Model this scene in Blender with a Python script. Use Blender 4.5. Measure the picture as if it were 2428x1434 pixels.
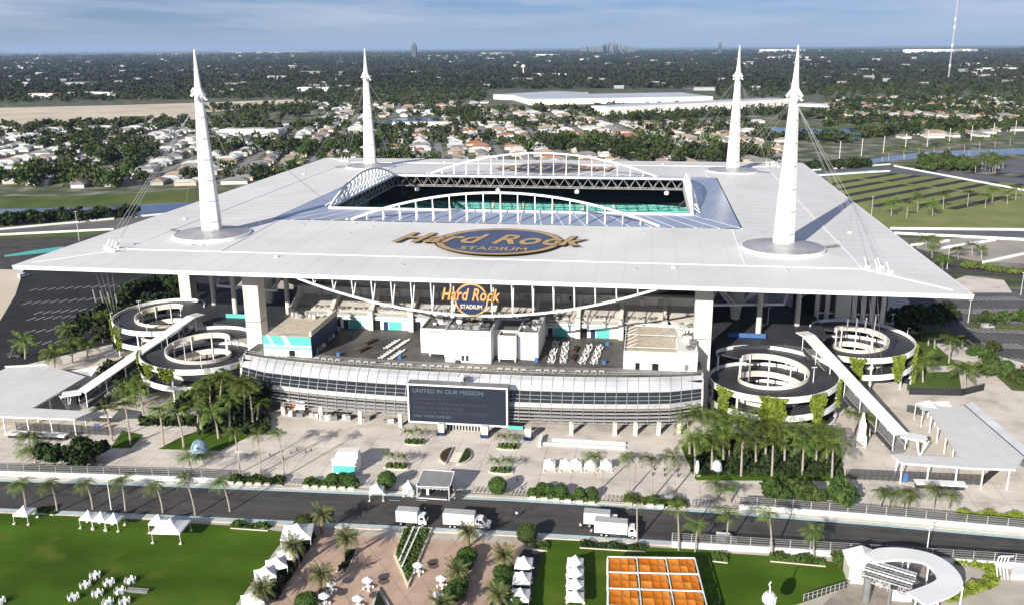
import bpy, math, random
import numpy as np
from mathutils import Matrix, Vector
R = math.radians
for o in list(bpy.data.objects): bpy.data.objects.remove(o)
SC = bpy.context.scene
COL = SC.collection
# ------------------------------------------------------------------ camera
FPX, CAM = 2129.46, Vector((52.27, -379.23, 105.0))
YAW, PITCH, ROLL = -0.1494, 0.2764, -0.0073
_f = Vector((math.sin(YAW)*math.cos(PITCH), math.cos(YAW)*math.cos(PITCH), -math.sin(PITCH)))
_r = Vector((math.cos(YAW), -math.sin(YAW), 0)); _u = _r.cross(_f)
RT = _r*math.cos(ROLL)+_u*math.sin(ROLL); UP = _u*math.cos(ROLL)-_r*math.sin(ROLL); FW = _f
cam = bpy.data.cameras.new('camera'); cam.sensor_width = 36; cam.lens = 36*FPX/2428
cam.clip_start = 1; cam.clip_end = 150000
co = bpy.data.objects.new('camera', cam); COL.objects.link(co)
m = Matrix((RT, UP, -FW)).transposed().to_4x4(); m.translation = CAM; co.matrix_world = m
SC.camera = co
# ------------------------------------------------------------------ sky, sun, exposure
SUN_AZ, SUN_EL = 68.0, 22.5           # direction the shadows fall (from +x towards +y), elevation
w = bpy.data.worlds.new('World'); SC.world = w; w.use_nodes = True
nt = w.node_tree; nt.nodes.clear()
N = nt.nodes.new; L = nt.links.new
out = N('ShaderNodeOutputWorld'); bg = N('ShaderNodeBackground'); sky = N('ShaderNodeTexSky')
sky.sky_type = 'NISHITA'; sky.sun_disc = False
sky.sun_elevation = R(SUN_EL); sky.sun_rotation = R(90-(SUN_AZ+180) % 360)
sky.air_density = 1.0; sky.dust_density = 0.0; sky.ozone_density = 4.0; sky.altitude = 1500
tc = N('ShaderNodeTexCoord'); sep = N('ShaderNodeSeparateXYZ'); L(tc.outputs['Generated'], sep.inputs[0])
ad = N('ShaderNodeMath'); ad.operation = 'ADD'; ad.inputs[1].default_value = 0.035; L(sep.outputs['Z'], ad.inputs[0])
mx = N('ShaderNodeMath'); mx.operation = 'MAXIMUM'; mx.inputs[1].default_value = 0.03; L(ad.outputs[0], mx.inputs[0])
dx = N('ShaderNodeMath'); dx.operation = 'DIVIDE'; L(sep.outputs['X'], dx.inputs[0]); L(mx.outputs[0], dx.inputs[1])
dy = N('ShaderNodeMath'); dy.operation = 'DIVIDE'; L(sep.outputs['Y'], dy.inputs[0]); L(mx.outputs[0], dy.inputs[1])
cb = N('ShaderNodeCombineXYZ'); sxn = N('ShaderNodeMath'); sxn.operation = 'MULTIPLY'; sxn.inputs[1].default_value = 0.8; L(dx.outputs[0], sxn.inputs[0]); L(sxn.outputs[0], cb.inputs[0]); syn = N('ShaderNodeMath'); syn.operation = 'MULTIPLY'; syn.inputs[1].default_value = 0.55; L(dy.outputs[0], syn.inputs[0]); L(syn.outputs[0], cb.inputs[1])
ns = N('ShaderNodeTexNoise'); ns.inputs['Scale'].default_value = 0.30; ns.inputs['Detail'].default_value = 7; ns.inputs['Roughness'].default_value = 0.55
L(cb.outputs[0], ns.inputs['Vector'])
rp = N('ShaderNodeValToRGB'); rp.color_ramp.elements[0].position = 0.42; rp.color_ramp.elements[1].position = 0.62
L(ns.outputs['Fac'], rp.inputs[0])
rh = N('ShaderNodeMapRange'); rh.inputs['From Min'].default_value = 0.0; rh.inputs['From Max'].default_value = 0.04
rh.inputs['To Min'].default_value = 0.02; rh.inputs['To Max'].default_value = 0.9; L(sep.outputs['Z'], rh.inputs['Value'])
mm = N('ShaderNodeMath'); mm.operation = 'MULTIPLY'; L(rp.outputs[0], mm.inputs[0]); L(rh.outputs[0], mm.inputs[1])
tint = N('ShaderNodeMix'); tint.data_type = 'RGBA'; tint.blend_type = 'MULTIPLY'; tint.inputs['Factor'].default_value = 1
tint.inputs[7].default_value = (0.585, 0.665, 0.99, 1); L(sky.outputs[0], tint.inputs[6])
mxc = N('ShaderNodeMix'); mxc.data_type = 'RGBA'; L(mm.outputs[0], mxc.inputs['Factor']); L(tint.outputs[2], mxc.inputs[6])
mxc.inputs[7].default_value = (7.9, 8.7, 10.6, 1)
L(mxc.outputs[2], bg.inputs['Color']); bg.inputs['Strength'].default_value = 0.050
L(bg.outputs[0], out.inputs[0])
ld = bpy.data.lights.new('sun', 'SUN'); ld.energy = 5.0; ld.angle = R(0.53); ld.color = (1, 0.935, 0.835)
lo = bpy.data.objects.new('sun', ld); COL.objects.link(lo)
sd = Vector((math.cos(R(SUN_AZ))*math.cos(R(SUN_EL)), math.sin(R(SUN_AZ))*math.cos(R(SUN_EL)), -math.sin(R(SUN_EL))))
lo.rotation_euler = sd.to_track_quat('-Z', 'Y').to_euler(); lo.location = (-100, -300, 250)
SC.view_settings.view_transform = 'Standard'; SC.view_settings.look = 'None'
SC.view_settings.exposure = 0.57; SC.view_settings.gamma = 1
# ------------------------------------------------------------------ helpers
def ray(x, y): return FW + RT*((x-1214)/FPX) + UP*((717-y)/FPX)
def G(x, y, z=0.0):                     # survey point of the photo -> place on the level z
    d = ray(x, y); return CAM + d*((z-CAM.z)/d.z)
def AT(x, y, Y):                        # survey point -> place on the upright plane y = Y
    d = ray(x, y); return CAM + d*((Y-CAM.y)/d.y)
def G2(x, y, z=0.0): p = G(x, y, z); return (p.x, p.y)
MATS = {}
def mat(name, col, rough=0.7, metal=0.0, var=0.12, scale=0.3, bump=0.0, spec=0.2, col2=None, emit=0.0, detail=4, bscale=None):
    if name in MATS: return MATS[name]
    m = bpy.data.materials.new(name); m.use_nodes = True; nt = m.node_tree; b = nt.nodes['Principled BSDF']
    b.inputs['Roughness'].default_value = rough; b.inputs['Metallic'].default_value = metal
    b.inputs['Specular IOR Level'].default_value = spec
    c = (*col, 1)
    if var > 0 or col2:
        g = nt.nodes.new('ShaderNodeNewGeometry'); n = nt.nodes.new('ShaderNodeTexNoise'); n.inputs['Scale'].default_value = scale; n.inputs['Detail'].default_value = detail
        nt.links.new(g.outputs['Position'], n.inputs['Vector'])
        r = nt.nodes.new('ShaderNodeValToRGB')
        a = tuple(max(0, v*(1-var)) for v in col); d = tuple(min(1, v*(1+var)) for v in col)
        if col2: a, d = col, col2
        r.color_ramp.elements[0].color = (*a, 1); r.color_ramp.elements[1].color = (*d, 1)
        r.color_ramp.elements[0].position = 0.32; r.color_ramp.elements[1].position = 0.68
        nt.links.new(n.outputs['Fac'], r.inputs[0]); nt.links.new(r.outputs[0], b.inputs['Base Color'])
        if bump > 0:
            n2 = n
            if bscale:
                n2 = nt.nodes.new('ShaderNodeTexNoise'); n2.inputs['Scale'].default_value = bscale; nt.links.new(g.outputs['Position'], n2.inputs['Vector'])
            bp = nt.nodes.new('ShaderNodeBump'); bp.inputs['Strength'].default_value = bump; nt.links.new(n2.outputs['Fac'], bp.inputs['Height']); nt.links.new(bp.outputs[0], b.inputs['Normal'])
    else: b.inputs['Base Color'].default_value = c
    if emit > 0:
        b.inputs['Emission Color'].default_value = c; b.inputs['Emission Strength'].default_value = emit
    MATS[name] = m; return m
def rotz(p, a): c, s = math.cos(a), math.sin(a); return (p[0]*c-p[1]*s, p[0]*s+p[1]*c, p[2] if len(p) > 2 else 0)
class MB:
    def __init__(s): s.v = []; s.f = []; s.sm = False
    def add(s, vs, fs):
        n = len(s.v); s.v += [tuple(v) for v in vs]; s.f += [tuple(i+n for i in f) for f in fs]; return s
    def box(s, c, d, a=0.0):
        hx, hy, hz = d[0]/2, d[1]/2, d[2]/2
        vs = [(x*hx, y*hy, z*hz) for z in (-1, 1) for x, y in ((-1, -1), (1, -1), (1, 1), (-1, 1))]
        vs = [rotz(p, a) for p in vs]; vs = [(p[0]+c[0], p[1]+c[1], p[2]+c[2]) for p in vs]
        return s.add(vs, [(3, 2, 1, 0), (4, 5, 6, 7), (0, 1, 5, 4), (1, 2, 6, 5), (2, 3, 7, 6), (3, 0, 4, 7)])
    def bx(s, x0, x1, y0, y1, z0, z1): return s.box(((x0+x1)/2, (y0+y1)/2, (z0+z1)/2), (abs(x1-x0), abs(y1-y0), abs(z1-z0)))
    def beam(s, p, q, wd, ht=None):     # box beam between two points
        p, q = Vector(p), Vector(q); d = (q-p); d.normalize(); ht = ht or wd
        a = d.cross(Vector((0, 0, 1))); a = a.normalized() if a.length > 1e-4 else Vector((1, 0, 0)); b = a.cross(d)
        a *= wd/2; b *= ht/2; vs = []
        for c in (p, q): vs += [c-a-b, c+a-b, c+a+b, c-a+b]
        return s.add(vs, [(3, 2, 1, 0), (4, 5, 6, 7), (0, 1, 5, 4), (1, 2, 6, 5), (2, 3, 7, 6), (3, 0, 4, 7)])
    def tube(s, p, q, r, r2=None, n=6, cap=True):
        p, q = Vector(p), Vector(q); r2 = r if r2 is None else r2
        d = (q-p).normalized(); a = d.orthogonal().normalized(); b = d.cross(a); vs = []
        for c, rr in ((p, r), (q, r2)):
            for k in range(n): t = 2*math.pi*k/n; vs.append(c+a*(rr*math.cos(t))+b*(rr*math.sin(t)))
        fs = [(k, (k+1) % n, n+(k+1) % n, n+k) for k in range(n)]
        if cap: fs += [tuple(range(n-1, -1, -1)), tuple(range(n, 2*n))]
        return s.add(vs, fs)
    def path(s, pts, r, n=6, r2=None):
        k = len(pts)-1; r2 = r if r2 is None else r2
        for i in range(k): s.tube(pts[i], pts[i+1], r+(r2-r)*i/k, r+(r2-r)*(i+1)/k, n)
        return s
    def prism(s, poly, z0, z1, bottom=True):
        n = len(poly); ar = sum(poly[i][0]*poly[(i+1) % n][1]-poly[(i+1) % n][0]*poly[i][1] for i in range(n))
        if ar < 0: poly = poly[::-1]
        vs = [(p[0], p[1], z0) for p in poly]+[(p[0], p[1], z1) for p in poly]
        fs = [tuple(range(n, 2*n))]+[(i, (i+1) % n, n+(i+1) % n, n+i) for i in range(n)]
        if bottom: fs.append(tuple(range(n-1, -1, -1)))
        return s.add(vs, fs)
    def sheet(s, poly, z):
        n = len(poly); ar = sum(poly[i][0]*poly[(i+1) % n][1]-poly[(i+1) % n][0]*poly[i][1] for i in range(n))
        if ar < 0: poly = poly[::-1]
        return s.add([(p[0], p[1], z) for p in poly], [tuple(range(n))])
    def quad(s, *p): return s.add(p, [tuple(range(len(p)))])
    def lathe(s, prof, c=(0, 0, 0), n=16, ph=0.0, arc=2*math.pi):
        vs = []; full = abs(arc-2*math.pi) < 1e-6; kk = n if full else n+1
        for r, z in prof:
            for k in range(kk): t = ph+arc*k/n; vs.append((c[0]+r*math.cos(t), c[1]+r*math.sin(t), c[2]+z))
        fs = []
        for i in range(len(prof)-1):
            for k in range(n):
                k2 = (k+1) % kk; fs.append((i*kk+k, i*kk+k2, (i+1)*kk+k2, (i+1)*kk+k))
        return s.add(vs, fs)
    def ball(s, c, r, n=10, m=6, jit=0.0, rnd=None):
        rx, ry, rz = r if hasattr(r, '__len__') else (r, r, r); rnd = rnd or random
        vs = [(c[0], c[1], c[2]-rz)]
        for i in range(1, m):
            a = -math.pi/2+math.pi*i/m
            for k in range(n):
                t = 2*math.pi*k/n; j = 1+rnd.uniform(-jit, jit)
                vs.append((c[0]+rx*math.cos(a)*math.cos(t)*j, c[1]+ry*math.cos(a)*math.sin(t)*j, c[2]+rz*math.sin(a)*j))
        vs.append((c[0], c[1], c[2]+rz)); fs = []
        for k in range(n): fs.append((0, 1+(k+1) % n, 1+k)); fs.append((len(vs)-1, 1+(m-2)*n+k, 1+(m-2)*n+(k+1) % n))
        for i in range(m-2):
            for k in range(n): a, b = 1+i*n+k, 1+i*n+(k+1) % n; fs.append((a, b, b+n, a+n))
        return s.add(vs, fs)
    def mesh(s, name, m):
        me = bpy.data.meshes.new(name); me.from_pydata(s.v, [], s.f)
        if m: me.materials.append(m)
        if s.sm: me.polygons.foreach_set('use_smooth', [True]*len(me.polygons))
        me.update(); return me
    def build(s, name, m, parent=None, world=True, **k):
        return link(name, s.mesh(name, m), parent, world, **k)
def link(name, me, parent=None, world=True, label=None, cat=None, group=None, kind=None, loc=None, rz=None):
    o = bpy.data.objects.new(name, me); COL.objects.link(o)
    if parent is not None:
        o.parent = parent
        if world: o.matrix_parent_inverse = parent['_l2w'] if False else (Matrix.Translation(parent.location) @ Matrix.Rotation(parent.rotation_euler.z, 4, 'Z')).inverted()
    if loc is not None: o.location = loc
    if rz is not None: o.rotation_euler = (0, 0, rz)
    tag(o, label, cat, group, kind); return o
def tag(o, label=None, cat=None, group=None, kind=None):
    for k, v in (('label', label), ('category', cat), ('group', group), ('kind', kind)):
        if v: o[k] = v
    return o
def thing(name, label, cat, loc=(0, 0, 0), rz=0.0, group=None):
    o = bpy.data.objects.new(name, None); COL.objects.link(o); o.location = loc; o.rotation_euler = (0, 0, rz); o.empty_display_size = 0.5
    return tag(o, label, cat, group)
def dup(root, loc, rz=None, label=None, group=None, sc=1.0, name=None):
    r = root.copy(); COL.objects.link(r); r.location = loc
    if name: r.name = name
    if rz is not None: r.rotation_euler = (0, 0, rz)
    if sc != 1.0: r.scale = (sc, sc, sc) if not hasattr(sc, '__len__') else sc
    if label: r['label'] = label
    if group: r['group'] = group
    for ch in root.children:
        c = ch.copy(); COL.objects.link(c); c.parent = r; c.matrix_parent_inverse = ch.matrix_parent_inverse.copy()
        for gch in ch.children:
            d = gch.copy(); COL.objects.link(d); d.parent = c; d.matrix_parent_inverse = gch.matrix_parent_inverse.copy()
    return r
ORD = ['first', 'second', 'third', 'fourth', 'fifth', 'sixth', 'seventh', 'eighth', 'ninth', 'tenth', 'eleventh', 'twelfth', 'thirteenth', 'fourteenth', 'fifteenth', 'sixteenth', 'seventeenth', 'eighteenth', 'nineteenth', 'twentieth'] + ['%dth' % k if k % 10 not in (1, 2, 3) else '%d%s' % (k, ['', 'st', 'nd', 'rd'][k % 10]) for k in range(21, 80)]
def text(body, size, m, parent=None, name='lettering', mtx=None, off=0.0, ext=0.02, shear=0.0, align='CENTER', sx=1.0, label=None, space=1.0):
    c = bpy.data.curves.new(name, 'FONT'); c.body = body; c.size = size; c.offset = off; c.extrude = ext; c.shear = shear; c.align_x = align; c.space_character = space; c.resolution_u = 3
    t = bpy.data.objects.new('tmp', c); COL.objects.link(t)
    me = bpy.data.meshes.new_from_object(t, depsgraph=None); bpy.data.objects.remove(t)
    mt = (mtx or Matrix.Identity(4)) @ Matrix.Diagonal((sx, 1, 1, 1)); me.transform(mt)
    me.materials.clear(); me.materials.append(m); me.name = name
    return link(name, me, parent, True, label=label)
def frame(o, x, y):                     # matrix with given origin, local x and y directions
    x = Vector(x).normalized(); y = Vector(y).normalized(); z = x.cross(y)
    m = Matrix((x, y, z)).transposed().to_4x4(); m.translation = Vector(o); return m
# ------------------------------------------------------------------ materials
def nodes_of(m): return m.node_tree, m.node_tree.nodes['Principled BSDF']
def streaky(name, col, sx, sy, amp, rough=0.85, blot=0.25, det=7):
    m = bpy.data.materials.new(name); m.use_nodes = True; nt, b = nodes_of(m); b.inputs['Roughness'].default_value = rough; b.inputs['Specular IOR Level'].default_value = 0.08
    g = nt.nodes.new('ShaderNodeNewGeometry'); v = nt.nodes.new('ShaderNodeVectorMath'); v.operation = 'MULTIPLY'; v.inputs[1].default_value = (sx, sy, 1); nt.links.new(g.outputs['Position'], v.inputs[0])
    n1 = nt.nodes.new('ShaderNodeTexNoise'); n1.inputs['Scale'].default_value = 1; n1.inputs['Detail'].default_value = det; nt.links.new(v.outputs[0], n1.inputs['Vector'])
    n2 = nt.nodes.new('ShaderNodeTexNoise'); n2.inputs['Scale'].default_value = blot; n2.inputs['Detail'].default_value = det; n2.inputs['Roughness'].default_value = 0.5; nt.links.new(g.outputs['Position'], n2.inputs['Vector'])
    ad = nt.nodes.new('ShaderNodeMath'); ad.operation = 'ADD'; nt.links.new(n1.outputs['Fac'], ad.inputs[0]); nt.links.new(n2.outputs['Fac'], ad.inputs[1])
    r = nt.nodes.new('ShaderNodeMapRange'); r.inputs['From Min'].default_value = 0.7; r.inputs['From Max'].default_value = 1.3; r.inputs['To Min'].default_value = 1-amp; r.inputs['To Max'].default_value = 1+amp; nt.links.new(ad.outputs[0], r.inputs['Value'])
    mu = nt.nodes.new('ShaderNodeVectorMath'); mu.operation = 'SCALE'; mu.inputs[0].default_value = col; nt.links.new(r.outputs[0], mu.inputs['Scale']); nt.links.new(mu.outputs[0], b.inputs['Base Color'])
    MATS[name] = m; return m
def leafy(name, c0, c1, scale, rough=0.75, rnd=0.35):
    m = mat(name, c0, rough, col2=c1, scale=scale, spec=0.2); nt, b = nodes_of(m); lk = b.inputs['Base Color'].links[0]; src = lk.from_socket
    oi = nt.nodes.new('ShaderNodeObjectInfo'); r = nt.nodes.new('ShaderNodeMapRange'); r.inputs['To Min'].default_value = 1-rnd; r.inputs['To Max'].default_value = 1+rnd; nt.links.new(oi.outputs['Random'], r.inputs['Value'])
    hs = nt.nodes.new('ShaderNodeHueSaturation'); nt.links.new(r.outputs[0], hs.inputs['Value']); r2 = nt.nodes.new('ShaderNodeMapRange'); r2.inputs['To Min'].default_value = 0.475; r2.inputs['To Max'].default_value = 0.515; nt.links.new(oi.outputs['Random'], r2.inputs['Value']); nt.links.new(r2.outputs[0], hs.inputs['Hue'])
    nt.links.new(src, hs.inputs['Color']); nt.links.new(hs.outputs[0], b.inputs['Base Color']); return m
M_white = mat('white_paint', (0.80, 0.80, 0.79), 0.45, var=0.05, scale=0.15)
M_steel = mat('white_steel', (0.82, 0.82, 0.82), 0.4, var=0.03, scale=0.5)
M_roof = streaky('roof_membrane', (0.69, 0.682, 0.665), 0.03, 0.012, 0.085, 0.55, 0.045)
M_conc = mat('pale_concrete', (0.50, 0.47, 0.43), 0.85, var=0.15, scale=0.25, bump=0.1)
M_conc2 = mat('cream_concrete', (0.66, 0.62, 0.55), 0.8, var=0.08, scale=0.3)
M_plaza = mat('plaza_paving', (0.645, 0.59, 0.525), 0.85, var=0.12, scale=0.09, bump=0.05, detail=8)
M_asph = streaky('asphalt', (0.085, 0.080, 0.077), 0.015, 0.7, 0.22, 0.85, 0.12)
M_deck = mat('deck_coating', (0.098, 0.094, 0.09), 0.6, var=0.45, scale=0.1, detail=6)
M_ramp = mat('ramp_asphalt', (0.052, 0.055, 0.064), 0.5, var=0.2, scale=0.15)
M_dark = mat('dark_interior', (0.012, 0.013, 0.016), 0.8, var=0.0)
M_dglass = mat('dark_glass', (0.018, 0.022, 0.026), 0.08, var=0.0, spec=0.8)
M_glass = mat('silver_glass', (0.66, 0.675, 0.70), 0.22, metal=0.35, var=0.16, scale=0.12, spec=0.7)
M_alu = mat('aluminium', (0.50, 0.50, 0.50), 0.4, metal=0.3, var=0.08, scale=0.6)
M_grey = mat('grey_metal', (0.22, 0.22, 0.225), 0.5, metal=0.2, var=0.12, scale=0.6)
M_dgrey = mat('charcoal', (0.05, 0.05, 0.055), 0.6, var=0.2)
M_teal = mat('teal_paint', (0.10, 0.47, 0.43), 0.5, var=0.06)
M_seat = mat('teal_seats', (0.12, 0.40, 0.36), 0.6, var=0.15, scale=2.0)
M_navy = mat('navy_paint', (0.018, 0.035, 0.10), 0.5, var=0.05)
M_rnavy = mat('roof_navy_print', (0.075, 0.105, 0.19), 0.6, var=0.1, scale=0.2)
M_gold = mat('gold_letter', (0.60, 0.33, 0.12), 0.45, var=0.12, scale=0.5)
M_rgold = mat('roof_gold_print', (0.50, 0.35, 0.17), 0.6, var=0.12, scale=0.2)
M_outl = mat('letter_outline', (0.03, 0.025, 0.02), 0.6, var=0.0)
M_ring = mat('blue_polycarbonate', (0.31, 0.355, 0.46), 0.28, var=0.12, scale=0.08, spec=0.5)
M_lawn = streaky('lawn_turf', (0.058, 0.112, 0.010), 0.05, 0.12, 0.34, 0.95, 0.05, 3)
M_grass = mat('verge_grass', (0.055, 0.095, 0.018), 0.95, col2=(0.13, 0.16, 0.045), scale=0.03, detail=8)
def dry_patches(m, col, scale, lo, hi):
    nt, b = nodes_of(m); src = b.inputs['Base Color'].links[0].from_socket; g = nt.nodes.new('ShaderNodeNewGeometry'); n = nt.nodes.new('ShaderNodeTexNoise'); n.inputs['Scale'].default_value = scale; n.inputs['Detail'].default_value = 5; nt.links.new(g.outputs['Position'], n.inputs['Vector'])
    r = nt.nodes.new('ShaderNodeMapRange'); r.inputs['From Min'].default_value = lo; r.inputs['From Max'].default_value = hi; r.inputs['To Max'].default_value = 0.75; nt.links.new(n.outputs['Fac'], r.inputs['Value'])
    mx_ = nt.nodes.new('ShaderNodeMix'); mx_.data_type = 'RGBA'; nt.links.new(r.outputs[0], mx_.inputs['Factor']); nt.links.new(src, mx_.inputs[6]); mx_.inputs[7].default_value = (*col, 1); nt.links.new(mx_.outputs[2], b.inputs['Base Color'])
dry_patches(M_lawn, (0.12, 0.14, 0.025), 0.10, 0.56, 0.72); dry_patches(M_plaza, (0.42, 0.38, 0.33), 0.16, 0.52, 0.70); dry_patches(M_asph, (0.055, 0.052, 0.05), 0.22, 0.54, 0.66)
M_brick = mat('pink_paving', (0.49, 0.35, 0.265), 0.85, var=0.12, scale=0.2, detail=8)
M_kerb = mat('kerb_concrete', (0.60, 0.56, 0.47), 0.8, var=0.1, scale=0.5)
M_line = mat('road_paint', (0.62, 0.62, 0.60), 0.7, var=0.12, scale=1.0)
M_blueline = mat('kerb_pale_blue', (0.42, 0.60, 0.66), 0.7, var=0.12, scale=0.8)
M_hedge = mat('hedge_leaf', (0.035, 0.07, 0.012), 0.8, col2=(0.085, 0.13, 0.028), scale=1.2, bump=0.8, bscale=3.0)
M_topi = mat('topiary_leaf', (0.026, 0.060, 0.011), 0.8, col2=(0.062, 0.105, 0.022), scale=1.5, bump=0.8, bscale=4.0)
M_ivy = mat('ivy_leaf', (0.10, 0.15, 0.016), 0.8, col2=(0.23, 0.28, 0.04), scale=1.0)
M_palm = leafy('palm_frond', (0.028, 0.062, 0.009), (0.135, 0.178, 0.034), 0.9, 0.6)
M_date = leafy('date_frond', (0.060, 0.080, 0.024), (0.18, 0.19, 0.07), 0.5, 0.6)
M_trunk = mat('palm_trunk', (0.34, 0.31, 0.26), 0.9, var=0.2, scale=2.0)
M_dtrunk = mat('date_trunk', (0.20, 0.15, 0.10), 0.95, var=0.3, scale=3.0)
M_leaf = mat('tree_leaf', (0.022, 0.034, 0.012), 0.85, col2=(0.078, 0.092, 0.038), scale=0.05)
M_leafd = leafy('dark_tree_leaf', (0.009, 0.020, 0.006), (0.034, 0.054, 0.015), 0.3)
M_bark = mat('bark', (0.13, 0.10, 0.075), 0.95, var=0.2, scale=2)
M_water = mat('canal_water', (0.035, 0.075, 0.15), 0.12, var=0.25, scale=0.02, spec=0.6)
M_sand = mat('bare_sand', (0.60, 0.52, 0.41), 0.95, var=0.16, scale=0.01, detail=8)
M_orange = mat('orange_shade_cloth', (0.66, 0.205, 0.02), 0.7, var=0.12, scale=0.4)
M_tent = mat('tent_fabric', (0.80, 0.80, 0.80), 0.6, var=0.03)
M_truck = mat('truck_white', (0.80, 0.80, 0.80), 0.35, var=0.03)
M_tan = mat('tan_roof_deck', (0.60, 0.54, 0.44), 0.85, var=0.12, scale=0.4)
M_brown = mat('brown_timber', (0.06, 0.038, 0.025), 0.8, var=0.2)
M_blue = mat('blue_plastic', (0.06, 0.14, 0.33), 0.5, var=0.1)
M_screen = mat('led_screen', (0.020, 0.025, 0.040), 0.45, var=0.06, scale=0.15)
M_stext = mat('screen_text', (0.10, 0.12, 0.155), 0.5, var=0.0, emit=0.08)
M_stext2 = mat('screen_text_faint', (0.042, 0.05, 0.07), 0.5, var=0.0, emit=0.06)
M_cable = mat('steel_cable', (0.30, 0.30, 0.31), 0.5, var=0.0)
M_skin = mat('skin', (0.35, 0.20, 0.13), 0.6, var=0.0)
M_tyre = mat('tyre_rubber', (0.02, 0.02, 0.02), 0.8, var=0.0)
M_hydro = mat('terracotta_roof', (0.33, 0.145, 0.07), 0.8, var=0.2, scale=0.1)
# ------------------------------------------------------------------ ground, roads, paving
def ground_mat():
    m = bpy.data.materials.new('suburb_ground'); m.use_nodes = True; nt = m.node_tree; b = nt.nodes['Principled BSDF']; b.inputs['Roughness'].default_value = 0.95
    g = nt.nodes.new('ShaderNodeNewGeometry'); cols = []
    def noise(s, d):
        n = nt.nodes.new('ShaderNodeTexNoise'); n.inputs['Scale'].default_value = s; n.inputs['Detail'].default_value = d; nt.links.new(g.outputs['Position'], n.inputs['Vector']); return n
    def ramp(n, stops):
        r = nt.nodes.new('ShaderNodeValToRGB'); e = r.color_ramp.elements
        while len(e) < len(stops): e.new(0.5)
        for k, (p, c) in enumerate(stops): e[k].position = p; e[k].color = (*c, 1)
        nt.links.new(n.outputs['Fac'], r.inputs[0]); return r
    near = ramp(noise(0.05, 7), [(0.34, (0.04, 0.06, 0.02)), (0.47, (0.075, 0.10, 0.035)), (0.54, (0.15, 0.14, 0.10)), (0.66, (0.26, 0.245, 0.21))])
    far = ramp(noise(0.0022, 9), [(0.32, (0.018, 0.032, 0.014)), (0.52, (0.035, 0.052, 0.02)), (0.66, (0.07, 0.085, 0.04)), (0.74, (0.16, 0.15, 0.12))])
    ln = nt.nodes.new('ShaderNodeVectorMath'); ln.operation = 'LENGTH'; nt.links.new(g.outputs['Position'], ln.inputs[0])
    mr = nt.nodes.new('ShaderNodeMapRange'); mr.inputs['From Min'].default_value = 1200; mr.inputs['From Max'].default_value = 2600; nt.links.new(ln.outputs['Value'], mr.inputs['Value'])
    mix = nt.nodes.new('ShaderNodeMix'); mix.data_type = 'RGBA'; nt.links.new(mr.outputs[0], mix.inputs['Factor']); nt.links.new(near.outputs[0], mix.inputs[6]); nt.links.new(far.outputs[0], mix.inputs[7])
    nt.links.new(mix.outputs[2], b.inputs['Base Color']); return m
MB().sheet([(-70000, -3000), (70000, -3000), (70000, 90000), (-70000, 90000)], 0).build('ground', ground_mat(), kind='structure')
ZL = [0.0]
def area(name, m, pts, px=True, kind='structure', parent=None, z=None):
    if z is None: ZL[0] += 0.006; z = ZL[0]
    poly = [G2(*p) for p in pts] if px else pts
    if px and pts[0][1] < 1150: poly = [(x+(140 if p[0] >= 2428 else (-140 if p[0] <= -10 else 0)), y) for (x, y), p in zip(poly, pts)]   # carry on beyond the picture's edge
    return MB().sheet(poly, z).build(name, m, parent, kind=None if parent else kind)
def strip(pts_a, pts_b, z):             # ribbon between two polylines
    b = MB()
    for i in range(len(pts_a)-1): b.quad((*pts_a[i], z), (*pts_b[i], z), (*pts_b[i+1], z), (*pts_a[i+1], z))
    return b
def off(pts, d): return [(x, y+d) for x, y in pts]
FE = [(-420, -232), (-260, -208), (-180, -199.5), (-107.6, -193.5), (-65, -190.6), (-31, -188.8), (21.4, -186.4), (71, -185.7), (105, -186.6), (135, -188.2), (200, -193), (330, -206)]
NE = [(-420, -248), (-260, -222), (-180, -213), (-97.8, -206.4), (-60, -204.2), (-25.4, -202.6), (23.6, -200.4), (61, -199.8), (98, -199.0), (131, -198.6), (200, -203), (330, -217)]
# stadium precinct
area('stadium_apron', M_conc, [(-150, -150), (-175, 40), (-150, 160), (160, 160), (172, 30), (150, -60), (150, -110), (120, -140)], px=False)
area('plaza', M_plaza, FE[3:10][::-1] and ([(220, -120), (200, -60), (150, -45), (120, -60), (-120, -60), (-150, -95), (-168, -125), (-190, -150), (-185, -196)]+off(FE[3:11], 3.2)), px=False)
area('near_plaza', mat('near_paving', (0.47, 0.43, 0.37), 0.85, var=0.12, scale=0.2), off(NE[1:], -1.0)+[(330, -330), (-260, -330)], px=False)
rd = strip(FE, NE, 0.06).build('road', M_asph, kind='structure')
for nm, ea, d0, d1, mt in (('kerb', FE, 1.3, 2.6, M_kerb), ('kerb', NE, -2.0, -1.2, M_kerb)):
    b = MB()
    for i in range(len(ea)-1):
        (x0, y0), (x1, y1) = ea[i], ea[i+1]
        b.add([(x0, y0+d0, 0.0), (x1, y1+d0, 0.0), (x1, y1+d1, 0.0), (x0, y0+d1, 0.0), (x0, y0+d0, 0.15), (x1, y1+d0, 0.15), (x1, y1+d1, 0.15), (x0, y0+d1, 0.15)],
              [(4, 5, 6, 7), (0, 1, 5, 4), (3, 7, 6, 2)])
    b.build(nm, mt, kind='structure')
for ea, sg in ((FE, 1), (NE, -1)):
    for nm, d0, d1, mt in (('edge_line', -0.1, 0.45, M_blueline), ('edge_line', 0.5, 0.95, M_line), ('edge_line', 1.0, 1.28, M_blueline)):
        strip(off(ea, sg*d0), off(ea, sg*d1), 0.075).build(nm, mt, rd)
dash = MB()
for p in ((1000, 1186), (935, 1186), (1480, 1205)):
    q = G(*p); dash.sheet([(q.x-1.3, q.y-0.1), (q.x+1.3, q.y-0.1), (q.x+1.3, q.y+0.1), (q.x-1.3, q.y+0.1)], 0.078)
dash.build('lane_dash', M_line, rd)
rq = random.Random(9)
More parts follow.
